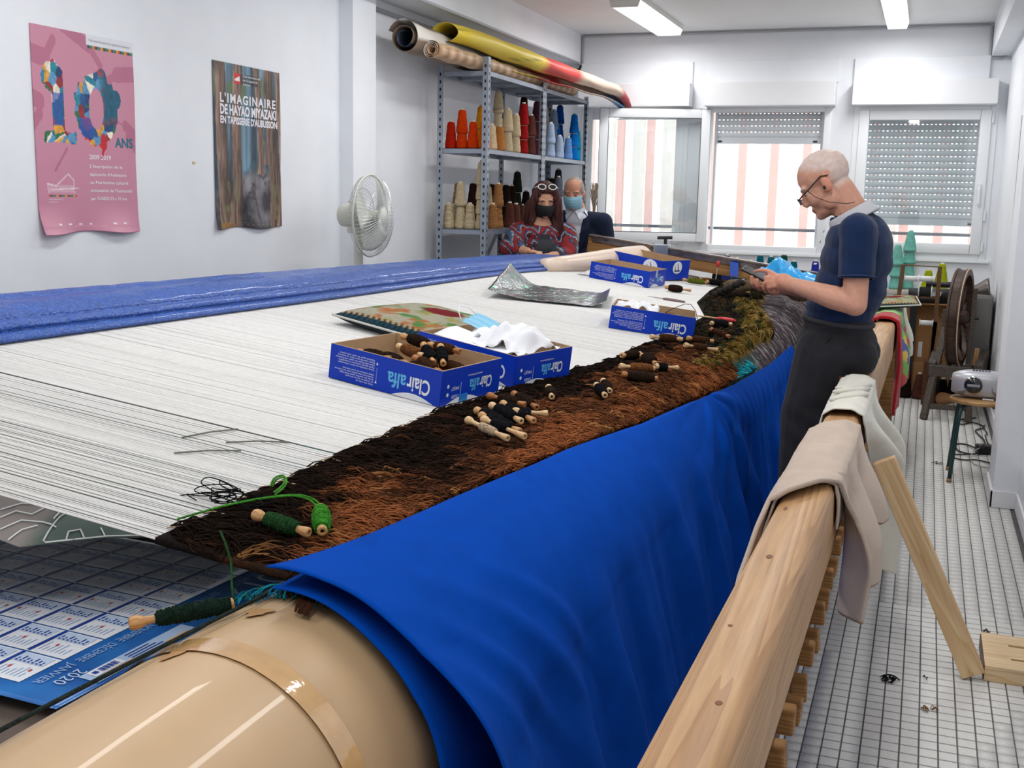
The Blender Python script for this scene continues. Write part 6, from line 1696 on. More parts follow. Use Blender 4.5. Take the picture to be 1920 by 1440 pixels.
# trousers
tr_ = MB()
for (c, r) in (((-.290, YW, 1.03), (.128, .168, .06)), ((-.292, YW, .96), (.150, .175, .10)), ((-.255, YW, .905), (.115, .170, .085))): tr_.ell(c, r, 24)
for q in (-1, 1):
    chain(tr_, [(-.325, YW + q * .085, .92), (-.375, YW + q * .09, .70), (-.392, YW + q * .092, .48), (-.385, YW + q * .092, .10)], [.112, .098, .082, .072])
    tr_.ell((-.215, YW + q * .085, .915), (.085, .085, .075), 18)
tm_ = remesh(tr_, .007, 6); cut_mesh(tm_, lambda c: c.z < .055 or c.z > 1.055)
def trouser_folds(c, n):
    k = max(0, min(1, (1.0 - c.z) / .3))
    c = c + n * (.007 * k * mnoise.noise((c.x * 10, c.y * 7, c.z * 9)) + .007 * k * math.sin(c.z * 60 + c.x * 40) * max(0, mnoise.noise((c.x * 5, c.y * 5, c.z * 4))))
    if c.x > -.31 and .66 < c.z < .852: c.x = min(c.x, -.266)
    if c.x > -.262 and c.z < .856: c.z = .856
    return c
displace(tm_, trouser_folds)
trousers = child(link_mesh('trousers', tm_, weave_mat('charcoal_cotton', srgb(46, 46, 50), 800, .15, .95, .1, .25), wv, smooth=True, solid=.003))
child(MB().tube([(-.300, YW - .174, 1.005), (-.325, YW - .181, .96), (-.352, YW - .178, .915), (-.362, YW - .172, .885)], .0035, 6).build('pocket_edge', M('pocket_dark', srgb(20, 20, 22), rough=.9), wv, smooth=True))
wb = MB(); wb.tube([(-.290 + .126 * math.cos(t), YW + .164 * math.sin(t), 1.040 - .012 * math.cos(t)) for t in np.linspace(0, 2 * PI, 48, endpoint=False)], .009, 8, closed=True)
child(wb.build('waistband', M('waist_elastic', srgb(58, 58, 62), rough=.95, bump=.5, bscale=200), wv, smooth=True))
for q in (-1, 1):
    s_ = MB(); cap(s_, (-.365, YW + q * .095, .048), (-.55, YW + q * .105, .04), .046, .038); s_.ell((-.46, YW + q * .10, .02), (.14, .048, .02), 18)
    child(skin_mesh('shoe', s_, .006, M('shoe_leather', srgb(50, 40, 36), rough=.5), wv))
# glasses and ear-hook cable
gl = MB()
for q in (-1, 1):
    gl.tube([Hm @ Vector((.112, q * (.033 + .021 * math.cos(t)), -.014 + .013 * math.sin(t))) for t in np.linspace(0, 2 * PI, 20, endpoint=False)], .0017, 6, closed=True)
    gl.tube([Hm @ Vector((.110, q * .055, -.008)), Hm @ Vector((.06, q * .074, .004)), Hm @ Vector((-.005, q * .084, .022)), Hm @ Vector((-.028, q * .083, .010))], .0028, 6)
gl.tube([Hm @ Vector((.113, -.012, -.010)), Hm @ Vector((.116, 0, -.007)), Hm @ Vector((.113, .012, -.010))], .0016, 6)
child(tag(gl.build('glasses', M('glasses_dark', srgb(36, 32, 34), rough=.3), wv, smooth=True), 'dark half-frame glasses low on the nose'))
lz_ = MB()
for q in (-1, 1): lz_.add([Hm @ Vector((.1125, q * (.033 + .020 * math.cos(t)), -.014 + .012 * math.sin(t))) for t in np.linspace(0, 2 * PI, 20, endpoint=False)], [tuple(range(20))])
child(lz_.build('lenses', glass_mat('spectacle_glass', (.97, .97, .97), .1), wv))
child(MB().tube([Hm @ Vector((.062, .077, .003)), Hm @ Vector((.052, .080, -.03)), Hm @ Vector((.02, .078, -.075)), Hm @ Vector((-.03, .072, -.115)), Hm @ Vector((-.055, .068, -.125))], .0013, 5).build('glasses_cord', M('glasses_dark'), wv, smooth=True))
child(MB().ell(Hm @ Vector((.004, .082, -.020)), (.007, .005, .008), 10).build('earpiece', M('glasses_dark'), wv, smooth=True))
eyes(Hm, wv)
for o in wv.children:
    if o.name.startswith(('eye', 'iris')): child(o)
# phone in his hands
ph = thing('mobile_phone', 'slim dark mobile phone held in the weaver hands', 'phone', (-.588, 4.372, 1.197), (math.radians(8), math.radians(24), math.radians(-4)))
MB().bbox((-.075, -.037, -.0045), (.075, .037, .0045), bev=.0035).build('case', M('phone_case', srgb(30, 30, 34), rough=.35), ph)
MB().bbox((-.070, -.033, .0046), (.070, .033, .0052)).build('screen', M('phone_screen', srgb(16, 18, 22), rough=.08, spec=.8), ph)

# ---------------------------------------------------------------- woman with long auburn hair
ld = thing('person', 'woman with long auburn hair, black mask and red patterned blouse behind the tarpaulin', 'person', (-2.62, 7.72, 0))
inv2 = Matrix.Translation((2.62, -7.72, 0))
HL = frame((-2.585, 7.70, 1.452), math.radians(-62), math.radians(14))
mb = MB(); head_shapes(mb, HL, .95, (-2.63, 7.75, 1.30), .050)
chain(mb, [(-2.63, 7.76, 1.26), (-2.66, 7.78, 1.10), (-2.66, 7.80, .92)], [.09, .11, .13])
for q in (-1, 1):
    qx, qy = .075 * q, .06 * q; chain(mb, [(-2.66 + qx, 7.80 + qy, .86), (-2.655 + qx, 7.80 + qy, .48), (-2.65 + qx, 7.82 + qy, .08)], [.08, .055, .04]); cap(mb, (-2.65 + qx, 7.80 + qy, .04), (-2.62 + qx, 7.66 + qy, .035), .035, .028)
AS = [(-2.765, 7.66, 1.22), (-2.772, 7.50, 1.12), (-2.60, 7.40, 1.105)]           # her right arm, resting on the tarpaulin
BS = [(-2.47, 7.86, 1.22), (-2.43, 7.80, 1.06), (-2.50, 7.62, 1.07)]
for S_ in (AS, BS):
    chain(mb, [(-2.64, 7.75, 1.25), S_[0]], [.07, .055]); chain(mb, S_, [.05, .042, .026])
hx = Vector(AS[2]); dv = (Vector(AS[2]) - Vector(AS[1])).normalized()
mb.ell(hx + dv * .045, (.045, .032, .016), 14, Matrix.Rotation(math.atan2(dv.y, dv.x), 3, 'Z'))
for k in range(4):
    sd = Vector((-dv.y, dv.x, 0)) * (.022 - .015 * k); b0 = hx + dv * .075 + sd; chain(mb, [b0, b0 + dv * .035 + Vector((0, 0, .004)), b0 + dv * (.062 - .004 * abs(k - 1)) - Vector((0, 0, .006))], [.009, .008, .0065], 8)
b0 = hx + dv * .03 + Vector((-dv.y, dv.x, 0)) * .03; chain(mb, [b0, b0 + dv * .03 + Vector((-dv.y, dv.x, 0)) * .02, b0 + dv * .055 + Vector((-dv.y, dv.x, 0)) * .025], [.011, .0095, .008], 8)
hx = Vector(BS[2]); dv = (Vector(BS[2]) - Vector(BS[1])).normalized()
mb.ell(hx + dv * .04, (.042, .030, .016), 14, Matrix.Rotation(math.atan2(dv.y, dv.x), 3, 'Z'))
for k in range(4):
    sd = Vector((-dv.y, dv.x, 0)) * (.022 - .015 * k); b0 = hx + dv * .07 + sd; chain(mb, [b0, b0 + dv * .035, b0 + dv * .058 - Vector((0, 0, .008))], [.009, .008, .0065], 8)
b0 = hx + dv * .03 - Vector((-dv.y, dv.x, 0)) * .03; chain(mb, [b0, b0 + dv * .04 - Vector((-dv.y, dv.x, 0)) * .02], [.011, .008], 8)
HLi = HL.inverted()
def lady_col(co):
    h = np.c_[co, np.ones(len(co))] @ np.array(HLi).T; f, s, u = h[:, 0] / .95, h[:, 1] / .95, h[:, 2] / .95
    c = np.ones((len(co), 3)) * np.array(srgb(204, 152, 124)) * (.92 + .16 * fbm(co[:, 0] * 50, co[:, 2] * 50, 4)[:, None])
    br = (f > .06) & (np.abs(u - .020 + .25 * np.abs(np.abs(s) - .03)) < .005) & (np.abs(s) > .012) & (np.abs(s) < .052) & (co[:, 2] > 1.35)
    c = np.where(br[:, None], np.array(srgb(70, 40, 34)), c)
    return c
child2 = lambda o: setattr(o, 'matrix_parent_inverse', inv2) or o
child2(skin_mesh('body', mb, .0070, skin_mat, ld, lady_col, 3, .45))
eyes(HL, ld, .95)
for o in ld.children:
    if o.name.startswith(('eye', 'iris')): child2(o)
# hair
hr = MB(); RL = HL.to_3x3()
def hE(c, r): hr.ell(HL @ Vector(c), r, 20, RL)
hE((-.030, 0, .050), (.094, .088, .082)); hE((-.055, 0, -.03), (.075, .092, .12)); hE((.030, 0, .088), (.058, .070, .030))
for q in (-1, 1):
    for (a, b, r1, r2) in (((.040, .052, .078), (.026, .086, .0), .030, .030), ((.026, .086, .0), (.010, .098, -.11), .030, .036), ((.010, .098, -.11), (.012, .105, -.22), .036, .032), ((.012, .105, -.22), (.02, .098, -.30), .032, .016), ((-.04, .080, -.05), (-.05, .10, -.24), .050, .040)):
        cap(hr, HL @ Vector((a[0], q * a[1], a[2])), HL @ Vector((b[0], q * b[1], b[2])), r1, r2)
hm_ = remesh(hr, .006, 5)
def hair_waves(c, n):
    l_ = HLi @ c; return c + n * (.006 * math.sin(math.atan2(l_.y, l_.x) * 26 + 3 * mnoise.noise((l_.z * 12, l_.y * 8, 1))))
displace(hm_, hair_waves)
hair_m = M('auburn_hair', srgb(70, 32, 28), rough=.42, var=.45, vscale=35, stretch=(3, 3, .5), spec=.5, bump=.5, bscale=90)
child2(link_mesh('hair', hm_, hair_m, ld, smooth=True))
hs = MB(); gg = random.Random(3)
for k in range(260):
    q = gg.choice((-1, 1)); a = gg.uniform(.02, .10); P = [HL @ Vector((gg.uniform(-.02, .05), q * gg.uniform(.0, .03), .118)), HL @ Vector((gg.uniform(.0, .045), q * (.085 + gg.uniform(-.005, .012)), .03)), HL @ Vector((gg.uniform(-.03, .045), q * (.112 + gg.uniform(-.01, .02)), -.09)), HL @ Vector((gg.uniform(-.03, .05), q * (.122 + gg.uniform(-.02, .03)), -.20)), HL @ Vector((gg.uniform(-.03, .06), q * (.115 + gg.uniform(-.03, .04)), -.30 + gg.uniform(-.03, .04)))]
    hs.tube(P, [.0016, .0018, .0018, .0015, .0008], 4)
tag(child2(hs.build('hair_strands', hair_m, ld, smooth=True)), kind='stuff')
# mask over nose and mouth
def mask_grid(Hm_, s, mat, name, parent, inv_, fold=0.0):
    def fn(u, v):
        a = (u - .5) * 2; t = v
        y_ = a * .070; z_ = -.010 - .108 * t
        base = .127 - .50 * abs(a) ** 2.0 * .115 - .028 * (t - .30) ** 2 * 4 - .010 * t
        base = min(base, .128); x_ = max(base - .012 * abs(a), .016) + fold * math.cos(t * 5 * 2 * PI) * (1 - abs(a))
        return Hm_ @ (Vector((x_, y_ * (1 - .12 * t), z_)) * s)
    o = MB().grid(fn, 24, 30).build(name, mat, parent, smooth=True, solid=.002); o.matrix_parent_inverse = inv_
    for q in (-1, 1):
        e = MB().tube([Hm_ @ (Vector((.052, q * .067, -.022)) * s), Hm_ @ (Vector((.02, q * .080, .002)) * s), Hm_ @ (Vector((-.015, q * .084, .012)) * s)], .0014, 5).tube([Hm_ @ (Vector((.050, q * .060, -.092)) * s), Hm_ @ (Vector((.012, q * .078, -.05)) * s), Hm_ @ (Vector((-.012, q * .082, -.02)) * s)], .0014, 5).build('ear_loop', mat, parent, smooth=True)
        e.matrix_parent_inverse = inv_
    return o
mask_grid(HL, .95, M('mask_black', srgb(18, 18, 22), rough=.8), 'face_mask', ld, inv2)
sg = MB()
for q in (-1, 1):
    sg.tube([HL @ Vector((.066 - .020 * math.sin(t), q * (.038 + .027 * math.cos(t)), .116 + .014 * math.sin(t))) for t in np.linspace(0, 2 * PI, 18, endpoint=False)], .0040, 6, closed=True)
    sg.tube([HL @ Vector((.060, q * .066, .116)), HL @ Vector((.02, q * .086, .10)), HL @ Vector((-.04, q * .092, .07))], .0032, 6)
child2(tag(sg.build('sunglasses', M('white_plastic', srgb(226, 222, 220), rough=.3), ld, smooth=True), 'white-framed sunglasses pushed up on the hair'))
sl_ = MB()
for q in (-1, 1): sl_.add([HL @ Vector((.067 - .020 * math.sin(t), q * (.038 + .025 * math.cos(t)), .1165 + .012 * math.sin(t))) for t in np.linspace(0, 2 * PI, 18, endpoint=False)], [tuple(range(18))])
child2(sl_.build('sunglass_lenses', M('dark_lens', (.02, .015, .015), rough=.1), ld))
# blouse
bm_ = MB()
for (c, r) in (((-2.64, 7.765, 1.22), (.155, .125, .085)), ((-2.65, 7.78, 1.13), (.16, .14, .14)), ((-2.66, 7.79, .99), (.165, .145, .14)), ((-2.66, 7.80, .90), (.17, .15, .09))): bm_.ell(c, r, 22, Matrix.Rotation(math.radians(28), 3, 'Z'))
for S_ in (AS, BS):
    v0, v1, v2 = map(Vector, S_); cap(bm_, (-2.64, 7.76, 1.24), v0, .075, .075); chain(bm_, [v0, v1, v1.lerp(v2, .45)], [.080, .076, .060])
def blouse_col(co):
    fw = RLn = np.array(Matrix.Rotation(math.radians(-62), 3, 'Z')).T
    l_ = (co - np.array((-2.64, 7.76, 1.2))) @ np.array(Matrix.Rotation(math.radians(-62), 3, 'Z'))
    f, s, u = l_[:, 0], l_[:, 1], l_[:, 2]
    s_w = s + .10 * (fbm(s * 9, u * 9, 21) - .5) + .05 * np.sin(u * 14); u_w = u + .12 * (fbm(s * 8 + 4, u * 8, 22) - .5); ph_ = np.abs(((s_w * 7) % 1) - .5) * 2; w_ = (u_w * 13 + ph_ * 1.2 + .6 * fbm(s * 8, u * 8, 3)) % 1
    red = np.array(srgb(140, 30, 38)); blue = np.array(srgb(58, 84, 120)); blk = np.array(srgb(34, 28, 34)); wh = np.array(srgb(170, 160, 166))
    c = np.where((w_ < .40)[:, None], red, np.where((w_ < .55)[:, None], blk, np.where((w_ < .68)[:, None], wh, np.where((w_ < .88)[:, None], blue, blk))))
    drape = (np.abs(s - .02 + .25 * u) < .03 + .55 * np.clip(-u + .01, 0, .16)) & (f > .02) & (u < .02)
    return np.where(drape[:, None], np.array(srgb(56, 58, 66)), c)
bl_me = skin_mesh('blouse', bm_, .008, M('printed_blouse', attr=True, rough=.8, bump=.2, bscale=30), ld, blouse_col, 5)
child2(bl_me)
sk_ = MB(); chain(sk_, [(-2.66, 7.80, .88), (-2.655, 7.80, .45)], [.17, .16]); 
for q in (-1, 1): chain(sk_, [(-2.66 + .075 * q, 7.80 + .06 * q, .80), (-2.65 + .075 * q, 7.81 + .06 * q, .10)], [.10, .075])
child2(skin_mesh('trousers', sk_, .01, M('black_trousers', srgb(28, 28, 32), rough=.9), ld))
for q in (-1, 1):
    s_ = MB(); cap(s_, (-2.65 + .075 * q, 7.80 + .06 * q, .042), (-2.615 + .075 * q, 7.655 + .06 * q, .035), .042, .034); child2(skin_mesh('shoe', s_, .007, M('shoe_leather'), ld))

# ---------------------------------------------------------------- man in a suit jacket
mn = thing('person', 'man in navy jacket and pale shirt wearing a light blue mask beside the rack', 'person', (-2.56, 8.56, 0))
inv3 = Matrix.Translation((2.56, -8.56, 0)); child3 = lambda o: setattr(o, 'matrix_parent_inverse', inv3) or o
YM = 8.56
HM = frame((-2.615, 8.50, 1.515), math.radians(-84), math.radians(12), 0)
mb = MB(); head_shapes(mb, HM, 1.04, (-2.60, 8.57, 1.36), .060)
chain(mb, [(-2.58, YM + .01, 1.29), (-2.57, YM + .01, 1.10), (-2.56, YM + .01, .92)], [.075, .09, .10])
RQ = Matrix.Rotation(math.radians(-10), 3, 'Z')
for q in (-1, 1):
    chain(mb, [(-2.56 + .09 * q, YM, .88), (-2.55 + .09 * q, YM, .48), (-2.55 + .09 * q, YM + .02, .08)], [.085, .06, .042]); cap(mb, (-2.55 + .09 * q, YM, .045), (-2.54 + .09 * q, YM - .17, .035), .037, .03)
MA = [[(-2.76, YM + .05, 1.30), (-2.79, YM + .03, 1.05), (-2.74, YM - .12, .93)], [(-2.385, YM - .03, 1.29), (-2.335, YM + .0, 1.05), (-2.36, YM - .12, .90)]]
for k, S_ in enumerate(MA):
    chain(mb, [(-2.58, YM + .015, 1.30), S_[0]], [.06, .055]); chain(mb, S_, [.052, .044, .030])
    h0 = Vector(S_[2]); dv = (h0 - Vector(S_[1])).normalized(); mb.ell(h0 + dv * .045, (.036, .03, .045), 14)
    for j in range(4):
        sd = Vector((.03 - .02 * j, 0, 0)); b0 = h0 + dv * .075 + sd; chain(mb, [b0, b0 + dv * .03, b0 + dv * .055 + Vector((0, .012, 0))], [.010, .009, .0075], 8)
    b0 = h0 + dv * .03 + Vector((.035 * (1 if k == 0 else -1), 0, 0)); chain(mb, [b0, b0 + dv * .04 + Vector((.01, -.01, 0))], [.012, .009], 8)
HMi = HM.inverted()
def man_col(co):
    h = np.c_[co, np.ones(len(co))] @ np.array(HMi).T; f, s, u = h[:, 0] / 1.04, h[:, 1] / 1.04, h[:, 2] / 1.04
    c = np.ones((len(co), 3)) * np.array(srgb(200, 142, 118)) * (.92 + .16 * fbm(co[:, 0] * 50, co[:, 2] * 50, 6)[:, None])
    isH = co[:, 2] > 1.40
    hair = isH & (((np.abs(s) > .058) & (u > .0) & (f < .045)) | ((f < -.03) & (u > -.06)) | ((u > .095) & (f < .035))) & ~((np.abs(s) > .074) & (u < .025) & (f > -.04))
    c = np.where(hair[:, None], np.array(srgb(146, 132, 120)) * (.75 + .5 * fbm(f * 130, u * 110 + s * 90, 5)[:, None]), c)
    br = isH & (f > .066) & (np.abs(u - .018) < .0055) & (np.abs(s) > .010) & (np.abs(s) < .052); c = np.where(br[:, None], np.array(srgb(120, 92, 78)), c)
    return c
child3(skin_mesh('body', mb, .0070, skin_mat, mn, man_col, 3, .45))
eyes(HM, mn, 1.04)
for o in mn.children:
    if o.name.startswith(('eye', 'iris')): child3(o)
mask_grid(HM, 1.04, M('surgical_blue', srgb(150, 200, 222), rough=.85), 'face_mask', mn, inv3, .0016)
shb = MB()
for (c, r) in (((-2.585, YM, 1.30), (.15, .105, .085)), ((-2.575, YM, 1.18), (.165, .12, .14)), ((-2.565, YM, 1.0), (.165, .13, .14))): shb.ell(c, r, 22, RQ)
cap(shb, (-2.598, YM, 1.33), (-2.604, YM - .012, 1.385), .072, .068)
shm2 = remesh(shb, .008, 4); cut_mesh(shm2, lambda c: c.z > 1.395)
displace(shm2, lambda c, n: c + n * (.004 * mnoise.noise((c.x * 12, c.y * 12, c.z * 7))))
child3(link_mesh('shirt', shm2, weave_mat('pale_shirt', srgb(208, 212, 222), 900, .05, .85, .1, .15), mn, smooth=True, solid=.002))
cl_m = MB()
for q in (-1, 1):
    a = Vector((-2.604, YM - .015, 1.385)); cl_m.add([a + Vector((q * .012, -.082, -.012)), a + Vector((q * .075, -.03, .02)), a + Vector((q * .082, -.04, -.03)), a + Vector((q * .055, -.095, -.075))], [(0, 1, 2, 3)])
child3(cl_m.build('collar', MATS['pale_shirt'], mn, solid=.004))
jk = MB()
for (c, r) in (((-2.578, YM + .012, 1.285), (.205, .115, .085)), ((-2.568, YM + .012, 1.17), (.205, .135, .16)), ((-2.555, YM + .012, 1.0), (.20, .145, .16)), ((-2.55, YM + .012, .84), (.20, .15, .12))): jk.ell(c, r, 24, RQ)
for S_ in MA:
    v0, v1, v2 = map(Vector, S_); cap(jk, (-2.578, YM + .01, 1.30), v0, .085, .078); chain(jk, [v0, v1, v1.lerp(v2, .85)], [.080, .068, .052])
jm = remesh(jk, .008, 5)
# open front: a wedge between the lapels is cut away
def in_open(c):
    l_ = RQ.inverted() @ (c - Vector((-2.575, YM, 0))); half = .030 + .035 * min(1, max(0, (c.z - .92) / .36))
    if l_.y < -.02 and abs(l_.x + .012) < half * 1.15 and .86 < c.z: return True
    return c.z > 1.33 and (Vector((c.x + 2.60, c.y - YM)).length < .088)
cut_mesh(jm, in_open)
displace(jm, lambda c, n: c + n * (.005 * mnoise.noise((c.x * 9, c.y * 9, c.z * 8))))
child3(link_mesh('jacket', jm, weave_mat('navy_suit', srgb(32, 40, 62), 900, .1, .9, .1, .2), mn, smooth=True, solid=.005))
lp = MB()
for q in (-1, 1):
    a = Vector((-2.59, YM - .118, 0)); lp.add([Vector((-2.60 + q * .070, YM - .055, 1.375)), Vector((-2.60 + q * .120, YM - .080, 1.325)), Vector((-2.588 + q * .125, YM - .128, 1.24)), Vector((-2.580 + q * .048, YM - .142, 1.06)), Vector((-2.592 + q * .062, YM - .125, 1.22))], [(0, 1, 2, 4), (4, 2, 3)])
child3(lp.build('lapels', MATS['navy_suit'], mn, solid=.005))
tq_ = MB()
for q in (-1, 1): chain(tq_, [(-2.56 + .09 * q, YM, .86), (-2.55 + .09 * q, YM + .01, .09)], [.115, .08])
child3(skin_mesh('trousers', tq_, .01, M('black_trousers'), mn))
for q in (-1, 1):
    s_ = MB(); cap(s_, (-2.55 + .09 * q, YM, .046), (-2.54 + .09 * q, YM - .18, .036), .045, .036); child3(skin_mesh('shoe', s_, .007, M('shoe_leather'), mn))
# ================================================================== AISLE SIDE
# ---- cloths hung over the seat beam
def beam_cloth(name, label, y0, y1, ldrop, rdrop, mat, seed, thick=.007, nu=70, nv=110, lift=.004, skew=(0, 0), out=.03, folds=4, hem=None, parent=None):
    """section runs: left hang -> top of the beam -> right hang.  y0, y1: functions of section position; drops: functions of u"""
    V = np.zeros((nu + 1, nv + 1, 3))
    for i in range(nu + 1):
        u = i / nu
        for j in range(nv + 1):
            v = j / nv; ld = ldrop(u); rd = rdrop(u); tot = ld + .104 + rd; s = v * tot
            y = y0(v) + (y1(v) - y0(v)) * u
            nzv = mnoise.noise((u * 3 + seed, v * 5, seed)); top = .85 + lift
            if s < ld:
                d = ld - s; x = -.052 - lift - .006 * min(1, d / .05) - (.012 + .012 * math.sin(u * folds * 2 * PI + seed)) * min(1, d / .12); z = top - d - .012 * min(1, d / .03) * 0
            elif s < ld + .104:
                q = s - ld; x = -.052 + q; e = min(q, .104 - q); z = top + .007 * math.sin(min(1, e / .03) * PI / 2) + .006 * max(0, nzv) * min(1, e / .02) + .007 * math.sin(u * folds * PI + seed) ** 2 * min(1, e / .03)
            else:
                d = s - ld - .104; k = min(1, d / .26); k = k * k * (3 - 2 * k); x = .052 + lift + .006 * min(1, d / .04) + (out + out * .9 * math.sin(u * folds * 2 * PI + seed + d * 3)) * k; z = top - d
            x += .004 * nzv; z += 0
            V[i, j] = (BX(y) + x, y + .012 * mnoise.noise((u * 4, v * 4, seed + 5)), z)
    t = parent or thing(name, label, 'cloth')
    np_mesh(name if parent else 'drape', V.reshape(-1, 3), np_grid(nu, nv), mat, t, smooth=True, solid=thick, solid_off=0)
    if hem:
        MB().tube([V[i, nv] for i in range(nu + 1)], .005, 6).build('hem', hem, t, smooth=True)
    return t
beige = weave_mat('beige_canvas', srgb(196, 178, 162), 420, .06, .95, .15, .5)
ecru = weave_mat('ecru_linen', srgb(222, 220, 208), 600, .05, .95, .15, .3)
hemb = M('tan_hem', srgb(150, 118, 80), rough=.9)
sm = lambda a, b, t: a + (b - a) * (t * t * (3 - 2 * t))
bg_ = beam_cloth('beige_cloth', 'thick beige canvas cloth folded over the seat beam above the prop',
           lambda v: np.interp(v, [0, .22, .30, .45, .6, 1], [2.13, 2.33, 2.40, 2.60, 2.66, 2.66]), lambda v: np.interp(v, [0, .3, .45, 1], [2.95, 3.18, 3.26, 3.30]),
           lambda u: .155 - .03 * u, lambda u: np.interp(u, [0, .18, .24, .30, .62, .70, .78, 1], [.36, .37, .30, .33, .31, .22, .25, .23]), beige, 1.7, .010, hem=hemb, folds=2.2, out=.046, lift=.010)
# folded second layer showing at its near edge
beam_cloth('under_fold', '', lambda v: np.interp(v, [0, .3, .5, 1], [2.28, 2.37, 2.55, 2.62]), lambda v: 2.95 + 0 * v, lambda u: .10, lambda u: .12, beige, 3.1, .005, nu=30, nv=60, lift=.002, out=.002, folds=1, parent=bg_)
ln_ = beam_cloth('white_linen', 'off-white linen cloth bunched on the seat beam behind the weaver',
           lambda v: np.interp(v, [0, .25, .4, .55, 1], [3.42, 3.45, 3.72, 3.90, 3.95]), lambda v: np.interp(v, [0, .4, 1], [4.18, 4.18, 4.55]), lambda u: .07 + .02 * math.sin(u * 5),
           lambda u: .44 + .20 * math.cos(u * 2.6 - .4) + .02 * math.sin(u * 11), ecru, 4.4, .004, folds=2.1, out=.062, lift=.006)
# loose rolled folds lying on top of the linen
mb = MB()
for k in range(3):
    mb.tube([(BX(3.7) - .05 + .035 * q, 3.62 + .11 * k + .05 * q + .01 * math.sin(q * 2 + k), .866 + .004 * (k == 1) + .003 * math.sin(q + k)) for q in range(4)], [.006, .009, .009, .006], 10)
mb.build('loose_fold', ecru, ln_, smooth=True)
# towels and cushion at the far end of the beam
red_t = weave_mat('red_terry', srgb(176, 20, 28), 260, .2, 1, .4, .9)
beam_cloth('red_towel', 'red terry towel hanging over the far end of the seat beam', lambda v: 6.35 + 0 * v, lambda v: 6.62 + .05 * v, lambda u: .06, lambda u: .52 - .05 * u, red_t, 2.0, .016, nu=30, nv=80, folds=1.2, out=.012, lift=.012)
vt = beam_cloth('children_towel', 'bright green, yellow and red patterned towel beside the red towel', lambda v: 6.60 + 0 * v, lambda v: 7.15 + .12 * v, lambda u: .06, lambda u: .40 - .06 * math.sin(u * 4), M('towel_print', attr=True, rough=1, bump=.6, bscale=300, sheen=.3), 5.0, .010, nu=50, nv=80, folds=2.2, out=.03, lift=.012)
o = [c for c in vt.children if c.name.startswith('drape')][0]; me = o.data
nn = len(me.vertices); co = np.empty(nn * 3, np.float32); me.vertices.foreach_get('co', co); co = co.reshape(-1, 3)
n1 = fbm(co[:, 1] * 6, co[:, 2] * 6, 3); n2 = fbm(co[:, 1] * 7 + 9, co[:, 2] * 7, 8)
c = np.ones((nn, 3)) * np.array(srgb(120, 196, 70)); c = np.where((n1 > .60)[:, None], np.array(srgb(236, 200, 60)), c); c = np.where((n2 > .60)[:, None], np.array(srgb(206, 44, 40)), c); c = np.where(((n1 < .40) & (n2 < .5))[:, None], np.array(srgb(226, 226, 222)), c); c = np.where((n2 < .36)[:, None], np.array(srgb(40, 84, 170)), c)
ca = me.color_attributes.new('Col', 'FLOAT_COLOR', 'POINT'); arr = np.ones((nn, 4), np.float32); arr[:, :3] = c; ca.data.foreach_set('color', arr.ravel())
beam_cloth('cream_towel', 'cream towel hanging behind the bright patterned towel', lambda v: 7.2 + 0 * v, lambda v: 7.55 + 0 * v, lambda u: .05, lambda u: .30 - .08 * u, ecru, 6.0, .008, nu=30, nv=60, folds=1.4, out=.035, lift=.012)
tapestry_cushion('seat_cushion', 'flat needlepoint seat cushion with dark border on the towels', (-.165, 6.98, .888), (math.radians(2), math.radians(-5), math.radians(4)), .30, .42, .045, 91, (.03, .05, .06))

# ---- spinning wheel
walnut = wood_mat('wheel_wood', srgb(78, 56, 44), srgb(50, 34, 28), 8, 'Z', .45)
ash = wood_mat('bench_wood', srgb(92, 82, 74), srgb(64, 56, 50), 8, 'Y', .6)
sw = thing('spinning_wheel', 'old dark wooden spinning wheel on a splayed bench by the right wall', 'spinning wheel', (0, 0, 0))
# bench
MB().bar((.085, 8.32, .335), (.36, 8.30, .335), .05, .075, bev=.004).build('bench_board', ash, sw)
MB().bar((.40, 8.32, .36), (.475, 8.95, .40), .05, .06, bev=.004).build('side_rail', ash, sw)
MB().bar((.10, 8.32, .36), (.13, 8.95, .38), .05, .06, bev=.004).build('side_rail', ash, sw)
MB().bbox((.14, 8.5, .30), (.42, 8.8, .325), bev=.004).build('bench_shelf', ash, sw)
for (a, b) in (((.12, 8.32, .31), (.072, 8.22, 0)), ((.35, 8.32, .31), (.365, 8.24, 0)), ((.15, 8.85, .35), (.14, 9.0, 0)), ((.44, 8.88, .37), (.45, 9.0, 0))):
    MB().bar(a, b, .045, .04, bev=.004).build('leg', ash, sw)
MB().bar((.085, 8.25, .09), (.36, 8.26, .09), .03, .035, bev=.003).build('stretcher', ash, sw)
wl = bpy.data.objects.new('wheel', None); COL.objects.link(wl); wl.parent = sw; wl.location = (.262, 8.60, .69); wl.rotation_euler = (0, math.radians(90), math.radians(-10))
Rw = .35
MB().lathe([(Rw - .045, -.042), (Rw - .004, -.042), (Rw, -.038), (Rw, -.028), (Rw - .010, -.022), (Rw - .010, .022), (Rw, .028), (Rw, .038), (Rw - .004, .042), (Rw - .045, .042), (Rw - .045, -.042)], 64).build('rim', walnut, wl, auto=30)
MB().lathe([(Rw - .002, .037), (Rw + .0015, .038), (Rw + .0015, .043), (Rw - .006, .0435)], 64, capless=True).build('drive_band', M('drive_band', srgb(210, 180, 150), rough=.7), wl, smooth=True)
for k in range(10):
    a = k * PI / 5; MB().tube([(.04 * math.cos(a), .04 * math.sin(a), 0), (.16 * math.cos(a), .16 * math.sin(a), 0), ((Rw - .045) * math.cos(a), (Rw - .045) * math.sin(a), 0)], [.010, .014, .009], 10).build('spoke', walnut, wl, smooth=True)
